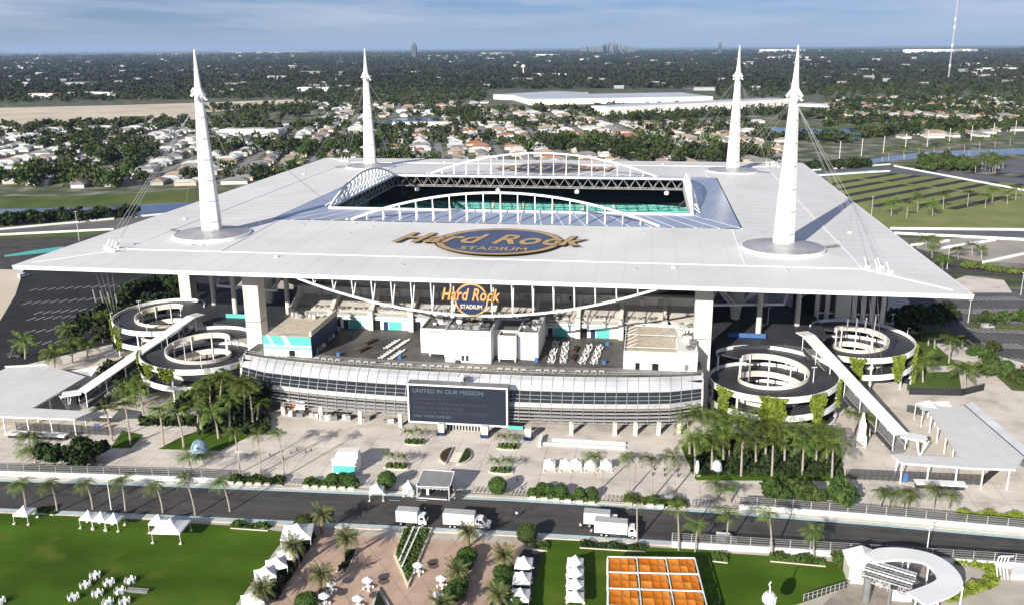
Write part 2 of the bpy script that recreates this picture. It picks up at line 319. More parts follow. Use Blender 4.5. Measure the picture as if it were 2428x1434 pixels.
for k in range(16):                      # resurfaced rectangles in the carriageway
    x = rq.uniform(-110, 120); y = -199.5+rq.random()*8-abs(x)*0.012; l_ = rq.uniform(2, 9); w_ = rq.uniform(0.8, 2.6)
    MB().sheet([(x-l_/2, y-w_/2), (x+l_/2, y-w_/2+0.1), (x+l_/2, y+w_/2+0.1), (x-l_/2, y+w_/2)], 0.066+0.0004*k).build('asphalt_patch', streaky('patch_%d' % (k % 3), [(0.064, 0.061, 0.060), (0.098, 0.093, 0.088), (0.073, 0.07, 0.068)][k % 3], 0.2, 0.6, 0.15), rd)
# foreground lawns and pink court
ZL[0] = 0.03
area('event_lawn', M_lawn, [(-40, 1214), (200, 1222), (400, 1236), (560, 1246), (690, 1262), (655, 1300), (560, 1432), (470, 1560), (-80, 1560)])
area('pink_court', M_brick, [(700, 1262), (1000, 1276), (1250, 1290), (1200, 1360), (1150, 1450), (1060, 1560), (560, 1560), (640, 1420)])
area('court_lawn', M_lawn, [(1296, 1278), (1380, 1282), (1440, 1292), (1700, 1304), (1705, 1420), (1700, 1560), (1190, 1560), (1255, 1420)])
area('station_lawn', M_lawn, [(1692, 1308), (1860, 1320), (2010, 1335), (2028, 1378), (1960, 1408), (1880, 1436), (1790, 1500), (1700, 1560), (1706, 1420)])
area('painted_court_shade', M_dgrey, [(1200, 1362), (1240, 1300), (1300, 1310), (1262, 1420), (1190, 1560), (1090, 1560)], z=0.033)  # charcoal sheet painted as the shadow beside the court lawn
# hairline paving joints on the pink court and the plaza
def joints(polyline_list, wd, z, name, parent=None):
    b = MB()
    for (x0, y0), (x1, y1) in polyline_list:
        d = Vector((x1-x0, y1-y0)); n = Vector((-d.y, d.x)).normalized()*wd/2
        b.quad((x0+n.x, y0+n.y, z), (x0-n.x, y0-n.y, z), (x1-n.x, y1-n.y, z), (x1+n.x, y1+n.y, z))
    return b.build(name, mat('joint_grime', (0.30, 0.26, 0.22), 0.9, var=0.2), parent, kind='structure' if parent is None else None)
PLZ = bpy.data.objects['plaza']
jl = [((x, -183 if x < 130 else -183), (x, -152)) for x in range(-140, 170, 8)]+[((-150, y), (175, y)) for y in range(-180, -148, 8)]
joints(jl, 0.10, 0.024, 'paving_joint', PLZ)
CRT = bpy.data.objects['pink_court']
a0, a1 = G2(980, 1434), G2(1120, 1290)
jl = []
for k in range(-6, 9):
    for a_, b_ in (((980+k*70, 1440), (860+k*70, 1275)), ((880+k*60, 1440), (1040+k*48, 1275))):
        n_ = 24; run = [(a_[0]+(b_[0]-a_[0])*i/n_, a_[1]+(b_[1]-a_[1])*i/n_) for i in range(n_+1)]
        run = [(x, y) for x, y in run if x > 735+(1275-y)*0.62 and x < 1225-(y-1290)*0.62]
        if len(run) > 2: p, q = G(*run[0]), G(*run[-1]); jl.append(((p.x, p.y), (q.x, q.y)))
joints(jl, 0.10, ZL[0]+0.01, 'paving_joint', CRT)
# parking lots
ZL[0] = 0.008
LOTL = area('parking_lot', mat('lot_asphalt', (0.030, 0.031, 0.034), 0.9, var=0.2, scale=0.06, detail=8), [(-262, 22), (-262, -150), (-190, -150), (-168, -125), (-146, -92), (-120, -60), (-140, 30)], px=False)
LOTR = area('parking_lot', mat('pale_asphalt', (0.105, 0.105, 0.105), 0.85, var=0.2, scale=0.06, detail=8), [(168, 34), (158, -40), (190, -75), (330, -75), (340, 40)], px=False)  # paler asphalt tone than the left lot
def stalls(lot, rows, m=M_line):
    b = MB()
    for (xa, ya, xb, yb, n, ln, ang) in rows:
        for k in range(n+1):
            t = k/n; x, y = xa+(xb-xa)*t, ya+(yb-ya)*t; dx, dy = math.cos(ang)*ln, math.sin(ang)*ln; nx, ny = -math.sin(ang)*0.18, math.cos(ang)*0.18
            b.quad((x-nx, y-ny, 0.03), (x+dx-nx, y+dy-ny, 0.03), (x+dx+nx, y+dy+ny, 0.03), (x+nx, y+ny, 0.03))
        if ln > 5: b.quad((xa, ya-0.09, 0.032), (xb, yb-0.09, 0.032), (xb, yb+0.09, 0.032), (xa, ya+0.09, 0.032))
    b.build('stall_line', m, lot)
def row_px(p, q, n, ln, ang): a, c = G(*p), G(*q); return (a.x, a.y, c.x, c.y, n, ln, R(ang))
stalls(LOTL, [row_px((70, 690), (440, 672), 18, 4.9, 80), row_px((75, 715), (470, 690), 19, 4.9, -100), row_px((80, 745), (330, 728), 12, 4.9, 80), row_px((85, 752), (330, 735), 12, 4.9, -100),
              row_px((60, 790), (300, 770), 10, 4.9, 80), row_px((50, 812), (220, 800), 7, 4.9, -100)])
stalls(LOTR, [row_px((2262, 712), (2428, 712), 14, 6, 118), row_px((2290, 742), (2440, 742), 12, 7, 118), row_px((2300, 757), (2440, 757), 12, 6, -62), row_px((2320, 786), (2440, 790), 8, 6, 118),
              row_px((2330, 822), (2440, 826), 8, 6, 118), row_px((2320, 850), (2440, 860), 8, 5, 118)])
# green islands in the right lot
ZL[0] = 0.05
area('grass_island', M_grass, [(2296, 768), (2440, 770), (2440, 780), (2300, 777)])
area('grass_bank', mat('bright_grass', (0.06, 0.105, 0.018), 0.9, col2=(0.10, 0.15, 0.03), scale=0.08, detail=7), [(2160, 790), (2190, 792), (2270, 862), (2280, 925), (2150, 925)])
area('grass_bank', M_grass, [(2350, 880), (2440, 900), (2440, 960), (2400, 925)])
area('footpath', M_plaza, [(2195, 868), (2268, 866), (2272, 880), (2200, 882)], z=0.07)
# ------------------------------------------------------------------ race track and verges beside and behind the stadium
ZL[0] = 0.02
area('verge', M_grass, [(-10, 565), (130, 548), (260, 548), (170, 585), (-10, 592)])
area('verge', M_grass, [(-10, 655), (38, 655), (30, 690), (-10, 695)])
area('verge', M_sand, [(-10, 625), (60, 628), (36, 700), (0, 760), (-10, 760)])
area('track', M_asph, [(-20, 590), (200, 562), (420, 520), (420, 560), (250, 600), (40, 640), (-20, 645)])
area('run_off', M_teal, [(10, 606), (80, 594), (150, 585), (150, 595), (70, 604), (10, 610)], z=0.05)
area('track', mat('grey_road', (0.15, 0.148, 0.145), 0.85, var=0.15, scale=0.05), [(-20, 552), (120, 540), (420, 506), (440, 520), (250, 548), (110, 552), (-20, 566)])
for o_, (a, b_) in zip(('barrier_wall', 'barrier_wall'), (((-20, 548), (430, 506)), ((-20, 560), (270, 546)))):
    p, q = G(*a), G(*b_); MB().beam((p.x, p.y, 0.6), (q.x, q.y, 0.6), 0.6, 1.2).build(o_, M_white, label='long white concrete barrier beside the track left of the stadium, %s' % ('farther one' if a[1] < 550 else 'nearer one'), cat='barrier')
area('levee', M_grass, [(-30, 478), (200, 464), (480, 452), (800, 444), (800, 470), (480, 478), (200, 492), (-30, 512)])
area('canal', M_water, [(-30, 515), (230, 492), (480, 479), (600, 474), (560, 500), (440, 508), (250, 514), (-30, 530)])
area('levee', M_grass, [(1000, 402), (1400, 400), (1900, 390), (2428, 322), (2440, 334), (2100, 372), (1960, 392), (1900, 408), (1000, 415)])
area('canal', M_water, [(1900, 406), (2060, 378), (2200, 360), (2440, 338), (2440, 352), (2200, 374), (2080, 386), (1960, 400)])
area('lake', M_water, [(1826, 300), (1880, 304), (1960, 304), (2080, 302), (2060, 312), (2030, 330), (1950, 328), (1860, 320), (1826, 314)])
area('lake_bank', M_grass, [(1790, 294), (1960, 302), (2120, 292), (2110, 300), (1960, 308), (1830, 302), (1790, 300)])
area('lake_bank', M_grass, [(2046, 318), (2120, 306), (2140, 316), (2040, 328)])
area('lake', M_water, [(890, 294), (945, 282), (1040, 280), (1050, 296), (980, 306), (900, 308)])
# striped grass car park on the right
def dirpx(a, b): p, q = G(*a), G(*b); return Vector((q.x-p.x, q.y-p.y))
GP = area('grass_car_park', mat('dry_grass', (0.17, 0.20, 0.06), 0.95, col2=(0.25, 0.26, 0.10), scale=0.05, detail=8), [(1930, 440), (1985, 415), (2200, 412), (2440, 460), (2440, 540), (2110, 545)])
d = dirpx((2029, 466), (2191, 436)).normalized(); nrm = Vector((d.y, -d.x))
b = MB(); p0 = G(2060, 428)
for k in range(7):
    c = Vector((p0.x, p0.y))+nrm*(k*19.0-6); a = c-d*140; e = c+d*150; wv = nrm*3.6
    for t0, t1 in ((0.1, 0.48), (0.5, 0.95)):
        s, f = a+(e-a)*t0, a+(e-a)*t1
        if k > 4: s = s+d*30
        b.quad((s.x-wv.x, s.y-wv.y, 0.14), (f.x-wv.x, f.y-wv.y, 0.14), (f.x+wv.x, f.y+wv.y, 0.14), (s.x+wv.x, s.y+wv.y, 0.14))
b.build('asphalt_lane', mat('lane_asphalt', (0.040, 0.044, 0.036), 0.9, var=0.3, scale=0.1, detail=6), GP)
TRK = mat('track_grey', (0.13, 0.135, 0.145), 0.8, var=0.15, scale=0.05)
area('track', TRK, [(2090, 541), (2440, 545), (2440, 568), (2110, 560)], z=0.16)
area('track', TRK, [(1880, 410), (2080, 396), (2150, 400), (2440, 460), (2440, 470), (2200, 420), (2080, 408), (1920, 420)], z=0.16)
area('service_road', TRK, [(2250, 350+40), (2440, 352), (2440, 400), (2400, 412), (2290, 405)], z=0.15)
area('sandy_lot', mat('pale_lot', (0.36, 0.33, 0.29), 0.9, var=0.1, scale=0.05), [(2180, 575), (2330, 560), (2440, 578), (2440, 650), (2310, 620), (2170, 590)], z=0.15)
area('service_road', M_asph, [(2160, 585), (2260, 625), (2440, 672), (2440, 690), (2250, 650), (2150, 600)], z=0.17)
area('footpath', M_plaza, [(2290, 655), (2380, 665), (2400, 695), (2290, 695), (2240, 672)], z=0.18)
for k, (a, b_, lb) in enumerate((((1890, 409), (2110, 392), 'bending behind the orange hoarding'), ((2120, 396), (2440, 456), 'running diagonally beyond the striped grass'), ((1920, 420), (2110, 408), 'along the far edge of the striped grass'),
        ((2110, 545), (2440, 548), 'nearest the striped grass'), ((2120, 556), (2440, 572), 'below the curved track'), ((2160, 585), (2250, 574), 'short piece left of the pale lot'), ((2230, 592), (2360, 572), 'slanting across the pale lot'), ((2330, 626), (2440, 602), 'at the pale lot beside the frame edge'))):
    p, q = G(*a), G(*b_); MB().beam((p.x, p.y, 0.8), (q.x, q.y, 0.8), 0.7, 1.3).build('barrier_wall', M_white, label='long white track barrier '+lb, cat='barrier')
p, q = G(1952, 404), G(2052, 394); MB().beam((p.x, p.y, 1.7), (q.x, q.y, 1.7), 1.0, 3.0).build('hoarding', mat('orange_board', (0.65, 0.16, 0.03), 0.6, var=0.1), label='orange advertising hoarding beside the track behind the roof corner', cat='hoarding')
p, q = G(1910, 417), G(2080, 405); MB().beam((p.x, p.y, .1), (q.x, q.y, .1), 3, 0.3).build('painted_run_off', mat('pale_teal', (0.30, 0.46, 0.48), 0.7, var=0.3, scale=0.1), kind='structure')
# ------------------------------------------------------------------ the stadium
ST = thing('stadium', 'large open-air stadium with square white roof canopy carried by four white masts', 'stadium', (0, 0, 0))
RX, RY, ZE, ZR, ZI = 137.65, 138.5, 42.2, 43.8, 45.2      # roof edge, levels of edge / ring / inner rim
OX, OY, IX, IY = 86.0, 64.5, 69.5, 46.5                    # ring outer and inner
b = MB(); A = [(-RX, -RY), (RX, -RY), (RX, RY), (-RX, RY)]; B = [(-OX, -OY), (OX, -OY), (OX, OY), (-OX, OY)]
SEG = 14
for i in range(4):
    a0, a1, b0, b1 = A[i], A[(i+1) % 4], B[i], B[(i+1) % 4]
    def lp(p, q, t): return (p[0]+(q[0]-p[0])*t, p[1]+(q[1]-p[1])*t)
    for k in range(SEG):
        t0, t1 = k/SEG, (k+1)/SEG
        b.quad((*lp(a0, a1, t0), ZE), (*lp(a0, a1, t1), ZE), (*lp(b0, b1, t1), ZR), (*lp(b0, b1, t0), ZR))
roof = b.build('roof_canopy', M_roof, ST)
b = MB()
for i in range(4):
    a0, a1 = Vector((*A[i], 0)), Vector((*A[(i+1) % 4], 0)); s = 1.0
    b.quad((*a0[:2], ZE+0.02), (*a0[:2], ZE-1.15), (*a1[:2], ZE-1.15), (*a1[:2], ZE+0.02))
    n = Vector(((a1-a0).y, -(a1-a0).x, 0)).normalized()
    b.beam(a0+Vector((0, 0, ZE-0.12))-n*0.05, a1+Vector((0, 0, ZE-0.12))-n*0.05, 0.5, 0.3)
b.build('fascia', M_steel, roof)
b = MB(); U0, U1 = ZE-1.15, ZR-2.4
for i in range(4): b.quad((*A[i], U0), (*B[i], U1), (*B[(i+1) % 4], U1), (*A[(i+1) % 4], U0))
b.build('soffit', mat('soffit_metal', (0.30, 0.30, 0.30), 0.7, var=0.1), roof)
# raised seams on the membrane
def zroof(x, y):
    t = min(max((RX-abs(x))/(RX-OX), 0), max((RY-abs(y))/(RY-OY), 0)); return ZE+(ZR-ZE)*min(t, 1)
seams = [((-115, -115), (115, -115)), ((115, -115), (115, 115)), ((-115, 115), (115, 115)), ((-115, -115), (-115, 115)),
         ((82, -115), (82.5, -66)), ((-82, -115), (-82.5, -66)), ((-82, 115), (-82, 66)), ((82, 115), (82, 66)), ((-115, -115), (-RX+4, -RY+4)), ((115, -115), (RX-4, -RY+4)), ((115, 115), (RX-4, RY-4)), ((-115, 115), (-RX+4, RY-4))]
for p, q in seams:
    b = MB(); n = 8
    for k in range(n):
        a = [p[j]+(q[j]-p[j])*k/n for j in (0, 1)]; c = [p[j]+(q[j]-p[j])*(k+1)/n for j in (0, 1)]
        b.beam((*a, zroof(*a)+0.05), (*c, zroof(*c)+0.05), 0.55, 0.28)
    b.build('roof_seam', M_steel, roof)
# faint membrane panel welds
b = MB()
for k in range(-17, 18):
    x = k*7.8
    for sy in (-1, 1):
        if abs(x) < OX: y0, y1 = sy*(RY-0.6), sy*(OY+1)
        else: y0, y1 = sy*(RY-0.6), sy*(OY+(abs(x)-OX)*(RY-OY)/(RX-OX)+0.5)
        b.beam((x, y0, zroof(x, y0)+0.0), (x, y1, zroof(x, y1)+0.0), 0.09, 0.04)
    y = k*7.8
    for sx in (-1, 1):
        if abs(y) < OY: x0, x1 = sx*(RX-0.6), sx*(OX+1)
        else: x0, x1 = sx*(RX-0.6), sx*(OX+(abs(y)-OY)*(RX-OX)/(RY-OY)+0.5)
        b.beam((x0, y, zroof(x0, y)+0.0), (x1, y, zroof(x1, y)+0.0), 0.09, 0.04)
b.build('weld_lines', mat('weld_strip', (0.56, 0.55, 0.54), 0.6, var=0.05), roof)
# blue translucent panels round the opening
def ringpan(c0, c1, d0, d1):
    MB().quad(c0, c1, d1, d0).build('ring_panel', M_ring, ST)
nx, ny = 22, 15; g_ = 0.07
for sy in (-1, 1):
    for k in range(nx):
        t0, t1 = k/nx, (k+1)/nx
        xo0, xo1 = -OX+2*OX*t0+g_, -OX+2*OX*t1-g_; xi0, xi1 = -IX+2*IX*t0+g_, -IX+2*IX*t1-g_
        ringpan((xo0, sy*(OY-0.5), ZR+0.1), (xo1, sy*(OY-0.5), ZR+0.1), (xi0, sy*(IY+0.6), ZI), (xi1, sy*(IY+0.6), ZI))
for sx in (-1, 1):
    for k in range(ny):
        t0, t1 = k/ny, (k+1)/ny
        yo0, yo1 = -OY+2*OY*t0+g_, -OY+2*OY*t1-g_; yi0, yi1 = -IY+2*IY*t0+g_, -IY+2*IY*t1-g_
        ringpan((sx*(OX-0.5), yo0, ZR+0.1), (sx*(OX-0.5), yo1, ZR+0.1), (sx*(IX+0.6), yi0, ZI), (sx*(IX+0.6), yi1, ZI))
b = MB()                                # beams beneath the panels, showing in the joints
for k in range(nx+1):
    for sy in (-1, 1): b.beam((-OX+2*OX*k/nx, sy*(OY-0.3), ZR-0.02), (-IX+2*IX*k/nx, sy*(IY+0.5), ZI-0.12), 0.3, 0.3)
for k in range(ny+1):
    for sx in (-1, 1): b.beam((sx*(OX-0.3), -OY+2*OY*k/ny, ZR-0.4), (sx*(IX+0.5), -IY+2*IY*k/ny, ZI-0.5), 0.4, 0.3)
b.build('ring_rafters', M_steel, ST)
for p, q in (((-IX, -IY), (IX, -IY)), ((IX, -IY), (IX, IY)), ((IX, IY), (-IX, IY)), ((-IX, IY), (-IX, -IY))):
    MB().beam((*p, ZI+0.1), (*q, ZI+0.1), 1.0, 0.9).build('rim_beam', M_steel, ST)
    p3, q3 = Vector((*p, 0)), Vector((*q, 0)); n = int((q3-p3).length/5.5); b = MB(); zb = ZI-5.0; inn = (-(p3+q3)/2).normalized()
    for off_ in (0.0, -4.5):
        for k in range(n):
            u, v = p3+(q3-p3)*k/n+inn*off_, p3+(q3-p3)*(k+1)/n+inn*off_; mpt = (u+v)/2
            b.tube((*u[:2], ZI-0.3), (*mpt[:2], zb), 0.12, n=5); b.tube((*mpt[:2], zb), (*v[:2], ZI-0.3), 0.12, n=5)
            if off_ == 0: b.tube((*mpt[:2], zb), ((mpt-inn*4.5).x, (mpt-inn*4.5).y, zb), 0.15, n=4)
        b.tube((*(p3+inn*off_)[:2], zb), (*(q3+inn*off_)[:2], zb), 0.2, n=6)
    b.build('rim_truss', mat('truss_grey', (0.36, 0.36, 0.36), 0.5, var=0.1), ST)
# arches over the four sides of the opening
def arch(axis, s):
    n = 18; H = 10.8 if axis == 'x' else 8.0; a = thing_part('roof_arch'); half = 56.3 if axis == 'x' else 46.0; base = ZR+0.3 if axis == 'x' else ZI+0.4
    fix = (63.0 if axis == 'x' else IX)*s
    def P(t, z, o=0.0): u = -half+2*half*t+(0.7 if axis == 'x' else 0); return (u, fix+o, z) if axis == 'x' else (fix+o, u, z)
    pts = [P(k/(2*n), base+H*(1-(2*k/(2*n)-1)**2)) for k in range(2*n+1)]
    b = MB()
    for k in range(2*n): b.beam(pts[k], pts[k+1], 0.75, 0.75)
    ch = b.build('arch_chord', M_steel, a)
    for k in range(1, n):
        t = k/n; zt = base+H*(1-(2*t-1)**2)
        b = MB()
        if axis == 'x':
            b.beam(P(t, zt), P(t, base, 0), 0.34); b.beam(P(t, zt-0.4), P(t, base+0.3, -s*2.4), 0.22)
        else:
            b.tube(P(t, zt), P(t-0.6/n, base), 0.26, n=5); b.tube(P(t, zt), P(t+0.6/n, base), 0.26, n=5)
            b.tube(P(t, zt), P(t-0.5/n, base, 3*s), 0.18, n=5)
        b.build('arch_strut', M_steel, a)
    return a
def thing_part(name):
    o = bpy.data.objects.new(name, None); COL.objects.link(o); o.parent = ST; o.empty_display_size = 1; return o
for s in (-1, 1): arch('x', s); arch('y', s)
# masts
def mast(sx, sy):
    x, y = sx*95.7, sy*92.1; z0 = zroof(x, y); a = thing_part('mast'); a.location = (x, y, z0)
    b = MB(); b.lathe([(3.55, 0.0), (3.1, 12), (2.25, 30), (1.35, 47.0)], n=8, ph=math.pi/8); sh = b.build('mast_shaft', streaky('mast_paint', (0.78, 0.78, 0.765), 0.8, 0.8, 0.05, 0.45, 0.25), a, world=False)
    for zz_ in range(5, 46, 7):
        rr_ = np.interp(zz_, [0, 12, 30, 47], [3.55, 3.1, 2.25, 1.35]); b = MB(); b.lathe([(rr_+0.005, -0.12), (rr_+0.07, -0.1), (rr_+0.07, 0.1), (rr_+0.005, 0.12)], c=(0, 0, zz_), n=8, ph=math.pi/8); b.build('plate_joint', M_alu, a, world=False)
    b = MB()
    for s_ in (-0.25, 0.25): b.tube((s_, -3.5*0.93, 1), (s_, -1.36, 46.5), 0.05, n=4)
    for q_ in range(60): f_ = q_/60; y_ = -3.255+(3.255-1.36)*f_; b.tube((-0.25, y_, 1+45.5*f_), (0.25, y_, 1+45.5*f_), 0.035, n=4)
    b.build('ladder', M_grey, a, world=False)
    b = MB(); b.lathe([(1.35, 47.0), (1.75, 47.6), (1.75, 48.4), (1.2, 49.5), (0.85, 53), (0.25, 61.6), (0.0, 62.0)], n=8, ph=math.pi/8); b.build('mast_head', M_white, a, world=False)
    b = MB()
    for k in range(8):
        t = k*math.pi/4+0.2; zz = 46.2+(k % 3)*1.3; b.beam((1.4*math.cos(t), 1.4*math.sin(t), zz+0.8), (2.5*math.cos(t), 2.5*math.sin(t), zz-0.6), 0.28, 0.8)
    b.build('cable_lug', M_white, a, world=False)
    b = MB(); b.lathe([(13.0, -0.6), (13.0, 0.75), (12.6, 0.85)], n=48); b.build('skirt_rim', M_steel, a, world=False)
    b = MB(); n = 36
    for k in range(n):
        t0, t1 = 2*math.pi*k/n, 2*math.pi*(k+0.94)/n
        b.quad(*[(r*math.cos(t), r*math.sin(t), z) for r, t, z in ((12.6, t0, 0.8), (12.6, t1, 0.8), (3.4, t1, 2.2), (3.4, t0, 2.2))])
        t2 = 2*math.pi*(k+1)/n
        b.quad(*[(r*math.cos(t), r*math.sin(t), z) for r, t, z in ((12.6, t1, 0.76), (12.6, t2, 0.76), (3.4, t2, 2.14), (3.4, t1, 2.14))])
    b.build('skirt', mat('skirt_metal', (0.46, 0.46, 0.465), 0.4, metal=0.3, var=0.15, scale=0.3), a, world=False)
    head = Vector((x, y, z0+46.0))
    tg = [(sx*119+dx_, sy*117+dy_) for dx_, dy_ in ((-2.6, 2.2), (0, 0), (2.6, -2.2), (1.2, 2.4))]
    cb = []; an = []
    for p in tg:
        q = Vector((*p, zroof(*p)+1.0)); cb.append((head, q, 0.055)); an.append((q, 1))
    for p, z in (((sx*57, sy*63), ZR+0.6), ((sx*IX, sy*44), ZI+0.6), ((sx*61, sy*120), None), ((sx*122, sy*62), None)):
        q = Vector((*p, zroof(*p)+0.6 if z is None else z)); cb.append((head, q, 0.045)); an.append((q, 0))
    for p, q, r_ in cb: MB().tube(p, q, r_, n=4).build('cable', M_cable, a).matrix_parent_inverse = Matrix.Translation((-x, -y, -z0))
    for q, big in an:
        b = MB()
        if big: b.box((q.x, q.y, q.z-0.5), (1.3, 1.0, 0.9), 0.5).tube(q-Vector((0, 0, .9)), q+(head-q).normalized()*2.6, 0.2, n=6)
        else: b.box((q.x, q.y, q.z-0.3), (0.9, 0.9, 0.7), 0.3)
        b.build('cable_anchor', M_steel, a).matrix_parent_inverse = Matrix.Translation((-x, -y, -z0))
    # roof hardware bits near the skirt
    b = MB(); rr = random.Random(int(sx*3+sy+9))
    for k in range(5):
        for j in range(3): ux = sx*(14.5+k*1.3); b.box((ux*0.9, -sy*(2+k*0.7)+j*0.4, 0.35), (0.9, 0.25, 0.5), rr.random())
    b.build('roof_fitting', M_grey, a, world=False)
for sx in (-1, 1):
    for sy in (-1, 1): mast(sx, sy)
for sx in (-1, 1):                       # tie-down cables from the front corners to the ground
    b = MB()
    for k in range(4):
        t = (-134.4, -93.6) if sx < 0 else (126.3, -90.3)
        b.tube((sx*(108+k*2.4), -134+k*0.6, 41), (t[0]+k*1.1, t[1]-k*1.2, 0.3), 0.07, n=5)
        b.tube((sx*(108+k*2.4)*0.995+t[0]*0.005, -133.8, 33+0.4*k), (sx*(108+k*2.4)*0.99+t[0]*0.01, -133, 30), 0.2, n=6)
        b.build('tie_cable', M_cable, ST); b = MB()
rv = random.Random(77)
for k in range(34):                      # small roof vents, hatches and drain covers on the membrane
    x, y = rv.uniform(-128, 128), rv.choice((-1, 1))*rv.uniform(68, 128)
    if -36 < x < 40 and -118 < y < -68: continue
    MB().box((x, y, zroof(x, y)+0.15), (rv.uniform(0.5, 1.4), rv.uniform(0.5, 1.0), 0.4), rv.random()).build('roof_vent', M_alu, roof)
# ---- roof print
def logo(px, py, flip, z, parent):
    rt = thing_part('roof_logo'); s = -1 if flip else 1
    def mtx(dx, dy, dz): return frame((px+s*dx, py+s*dy, z+dz), (s, 0, 0), (0, s, 0))
    def disc(r, dz, m, nm):
        b = MB(); b.sheet([(px+r*math.cos(2*math.pi*k/64), py+r*math.sin(2*math.pi*k/64)) for k in range(64)], z+dz); b.build(nm, m, rt)
    disc(21.2, 0.0, M_outl, 'logo_edge'); disc(20.6, 0.03, M_rgold, 'logo_rim'); disc(18.4, 0.05, M_outl, 'logo_inner_edge'); disc(18.1, 0.06, M_rnavy, 'logo_disc')
    text('Hard Rock', 20.5, M_outl, rt, 'logo_lettering_edge', mtx(-4.6, -4.6, 0.10), off=0.95, ext=0.0, shear=0.32, sx=0.64, space=1.06)
    text('Hard Rock', 20.5, M_rgold, rt, 'logo_lettering', mtx(-4.6, -4.6, 0.14), off=0.5, ext=0.0, shear=0.32, sx=0.64, space=1.06)
    text('STADIUM', 6.2, M_rgold, rt, 'logo_lettering', mtx(0.3, -14.4, 0.12), off=0.14, ext=0.0, sx=0.80, space=1.05)
logo(5, -93.2, False, zroof(5, -72)+0.12, ST)
logo(1, 93, True, zroof(1, 72)+0.12, ST)
# ---- hanging front truss
XC = 4.3
b = MB(); pts = []
for k in range(33):
    t = k/16-1; pts.append((XC+52.3*t, -137.0, 31.3+9.6*t*t))
for k in range(32): b.beam(pts[k], pts[k+1], 0.6, 0.6)
tr = b.build('truss_chord', M_steel, ST)
for k in range(-8, 9):
    x = XC+k*5.85; t = (x-XC)/52.3; z = 31.3+9.6*t*t
    b = MB(); b.tube((x, -137, z), (x-0.2, -137.6, 41.3), 0.19, n=6); b.tube((x, -137, z), (x-0.6, -130.5, 41.4), 0.19, n=6); b.build('truss_hanger', M_steel, ST)
# ---- columns at the front corners of the deck
for x in (-69.3, 70.2):
    b = MB(); b.bx(x-2.5, x+2.5, -122.5, -117.5, 0, 41.4); b.build('front_column', mat('column_cream', (0.66, 0.62, 0.55), 0.8, var=0.06, scale=0.2), ST)
    b = MB(); b.bx(x-2.56, x+2.56, -122.56, -117.44, 37.2, 37.5); b.bx(x-2.56, x+2.56, -122.56, -117.44, 22.0, 22.25); b.build('column_band', M_grey, ST)
for sx in (-1, 1):
    b = MB(); b.lathe([(1.5, 15), (1.7, 17), (3.0, 25), (6.5, 34), (9.0, 41)], c=(sx*84, -76, 0), n=10); b.build('funnel_column', M_conc2, ST)
    b = MB(); b.beam((sx*84, -76, 18), (sx*68, -82, 37), 0.9); b.beam((sx*84, -76, 18), (sx*102, -70, 38), 0.9); b.beam((sx*84, -76, 19), (sx*76, -62, 38), 0.9); b.build('funnel_brace', M_steel, ST)
    for p_, q_ in (((72, -100, 37), (84, -78, 20)), ((84, -78, 20), (100, -96, 38)), ((74, -92, 24), (98, -88, 24)), ((74, -92, 24), (80, -76, 32)), ((98, -88, 24), (104, -70, 32)), ((70, -84, 30), (108, -84, 30)), ((72, -98, 34), (108, -98, 34)), ((108, -98, 34), (106, -66, 20))):
        MB().beam((sx*p_[0], p_[1], p_[2]), (sx*q_[0], q_[1], q_[2]), 0.7).build('concourse_beam', M_steel, ST)
    for x, y in ((72, -88), (76, -70), (96, -58), (66, -66), (104, -80), (90, -92)): MB().tube((sx*x, y, 14.5), (sx*x, y, 41), 0.9, n=10).build('concourse_column', M_conc2, ST)
b = MB(); b.bx(-125, -120.5, -66, -61, 0, 41); b.build('side_column', M_conc2, ST)
# ---- bowl: seating tiers as rings, suites, field
def ringpts(ax, ay, z, n=64, e=3.2):
    o = []
    for k in range(n):
        t = 2*math.pi*k/n; c, s = math.cos(t), math.sin(t); o.append((math.copysign(abs(c)**(2/e), c)*ax, math.copysign(abs(s)**(2/e), s)*ay, z))
    return o
def tier(steps, m, nm, wave=True):
    b = MB(); n = 64; rows = []
    for ax, ay, z in steps: rows.append(ringpts(ax, ay, z))
    for i in range(len(rows)-1):
        for k in range(n): b.quad(rows[i][k], rows[i][(k+1) % n], rows[i+1][(k+1) % n], rows[i+1][k])
    return b.build(nm, m, ST)
def rowsteps(a0, a1, n):                # stepped terrace between two (ax, ay, z)
    o = []
    for k in range(n):
        t0, t1 = k/n, (k+1)/n; p = [a0[j]+(a1[j]-a0[j])*t0 for j in range(3)]; q = [a0[j]+(a1[j]-a0[j])*t1 for j in range(3)]
        o += [tuple(p), (q[0], q[1], p[2]), tuple(q)]
    return o
MB().sheet([(p[0], p[1]) for p in ringpts(68, 48, 0)], 0.2).build('pitch', M_lawn, ST)
tier(rowsteps((66, 50, 2.0), (88, 72, 12), 14), M_seat, 'lower_tier')
tier([(88, 72, 12), (88, 72, 15), (92, 76, 15)], M_conc, 'tier_wall')
tier(rowsteps((88, 74, 15), (106, 92, 26), 14), M_seat, 'club_tier')
tier([(106, 92, 26), (106, 92, 30.5), (109, 95, 30.5)], M_dglass, 'suite_front')
tier(rowsteps((104, 89.5, 30.5), (117, 101, 39), 10), mat('shade_dark_seats', (0.012, 0.03, 0.035), 0.6, var=0.2, scale=1.5), 'upper_tier')  # seat colour darkened to paint in the canopy's shadow
for k in range(64):                     # aisles on the visible far tier
    pass
b = MB()
for x in range(-60, 64, 16):
    for k in range(14):
        y, z = 74+18*k/14, 15+11*k/14; b.bx(x-0.7, x+0.7, y+0.2, y+1.4, z, z+0.86)
b.build('aisle', M_conc, ST)
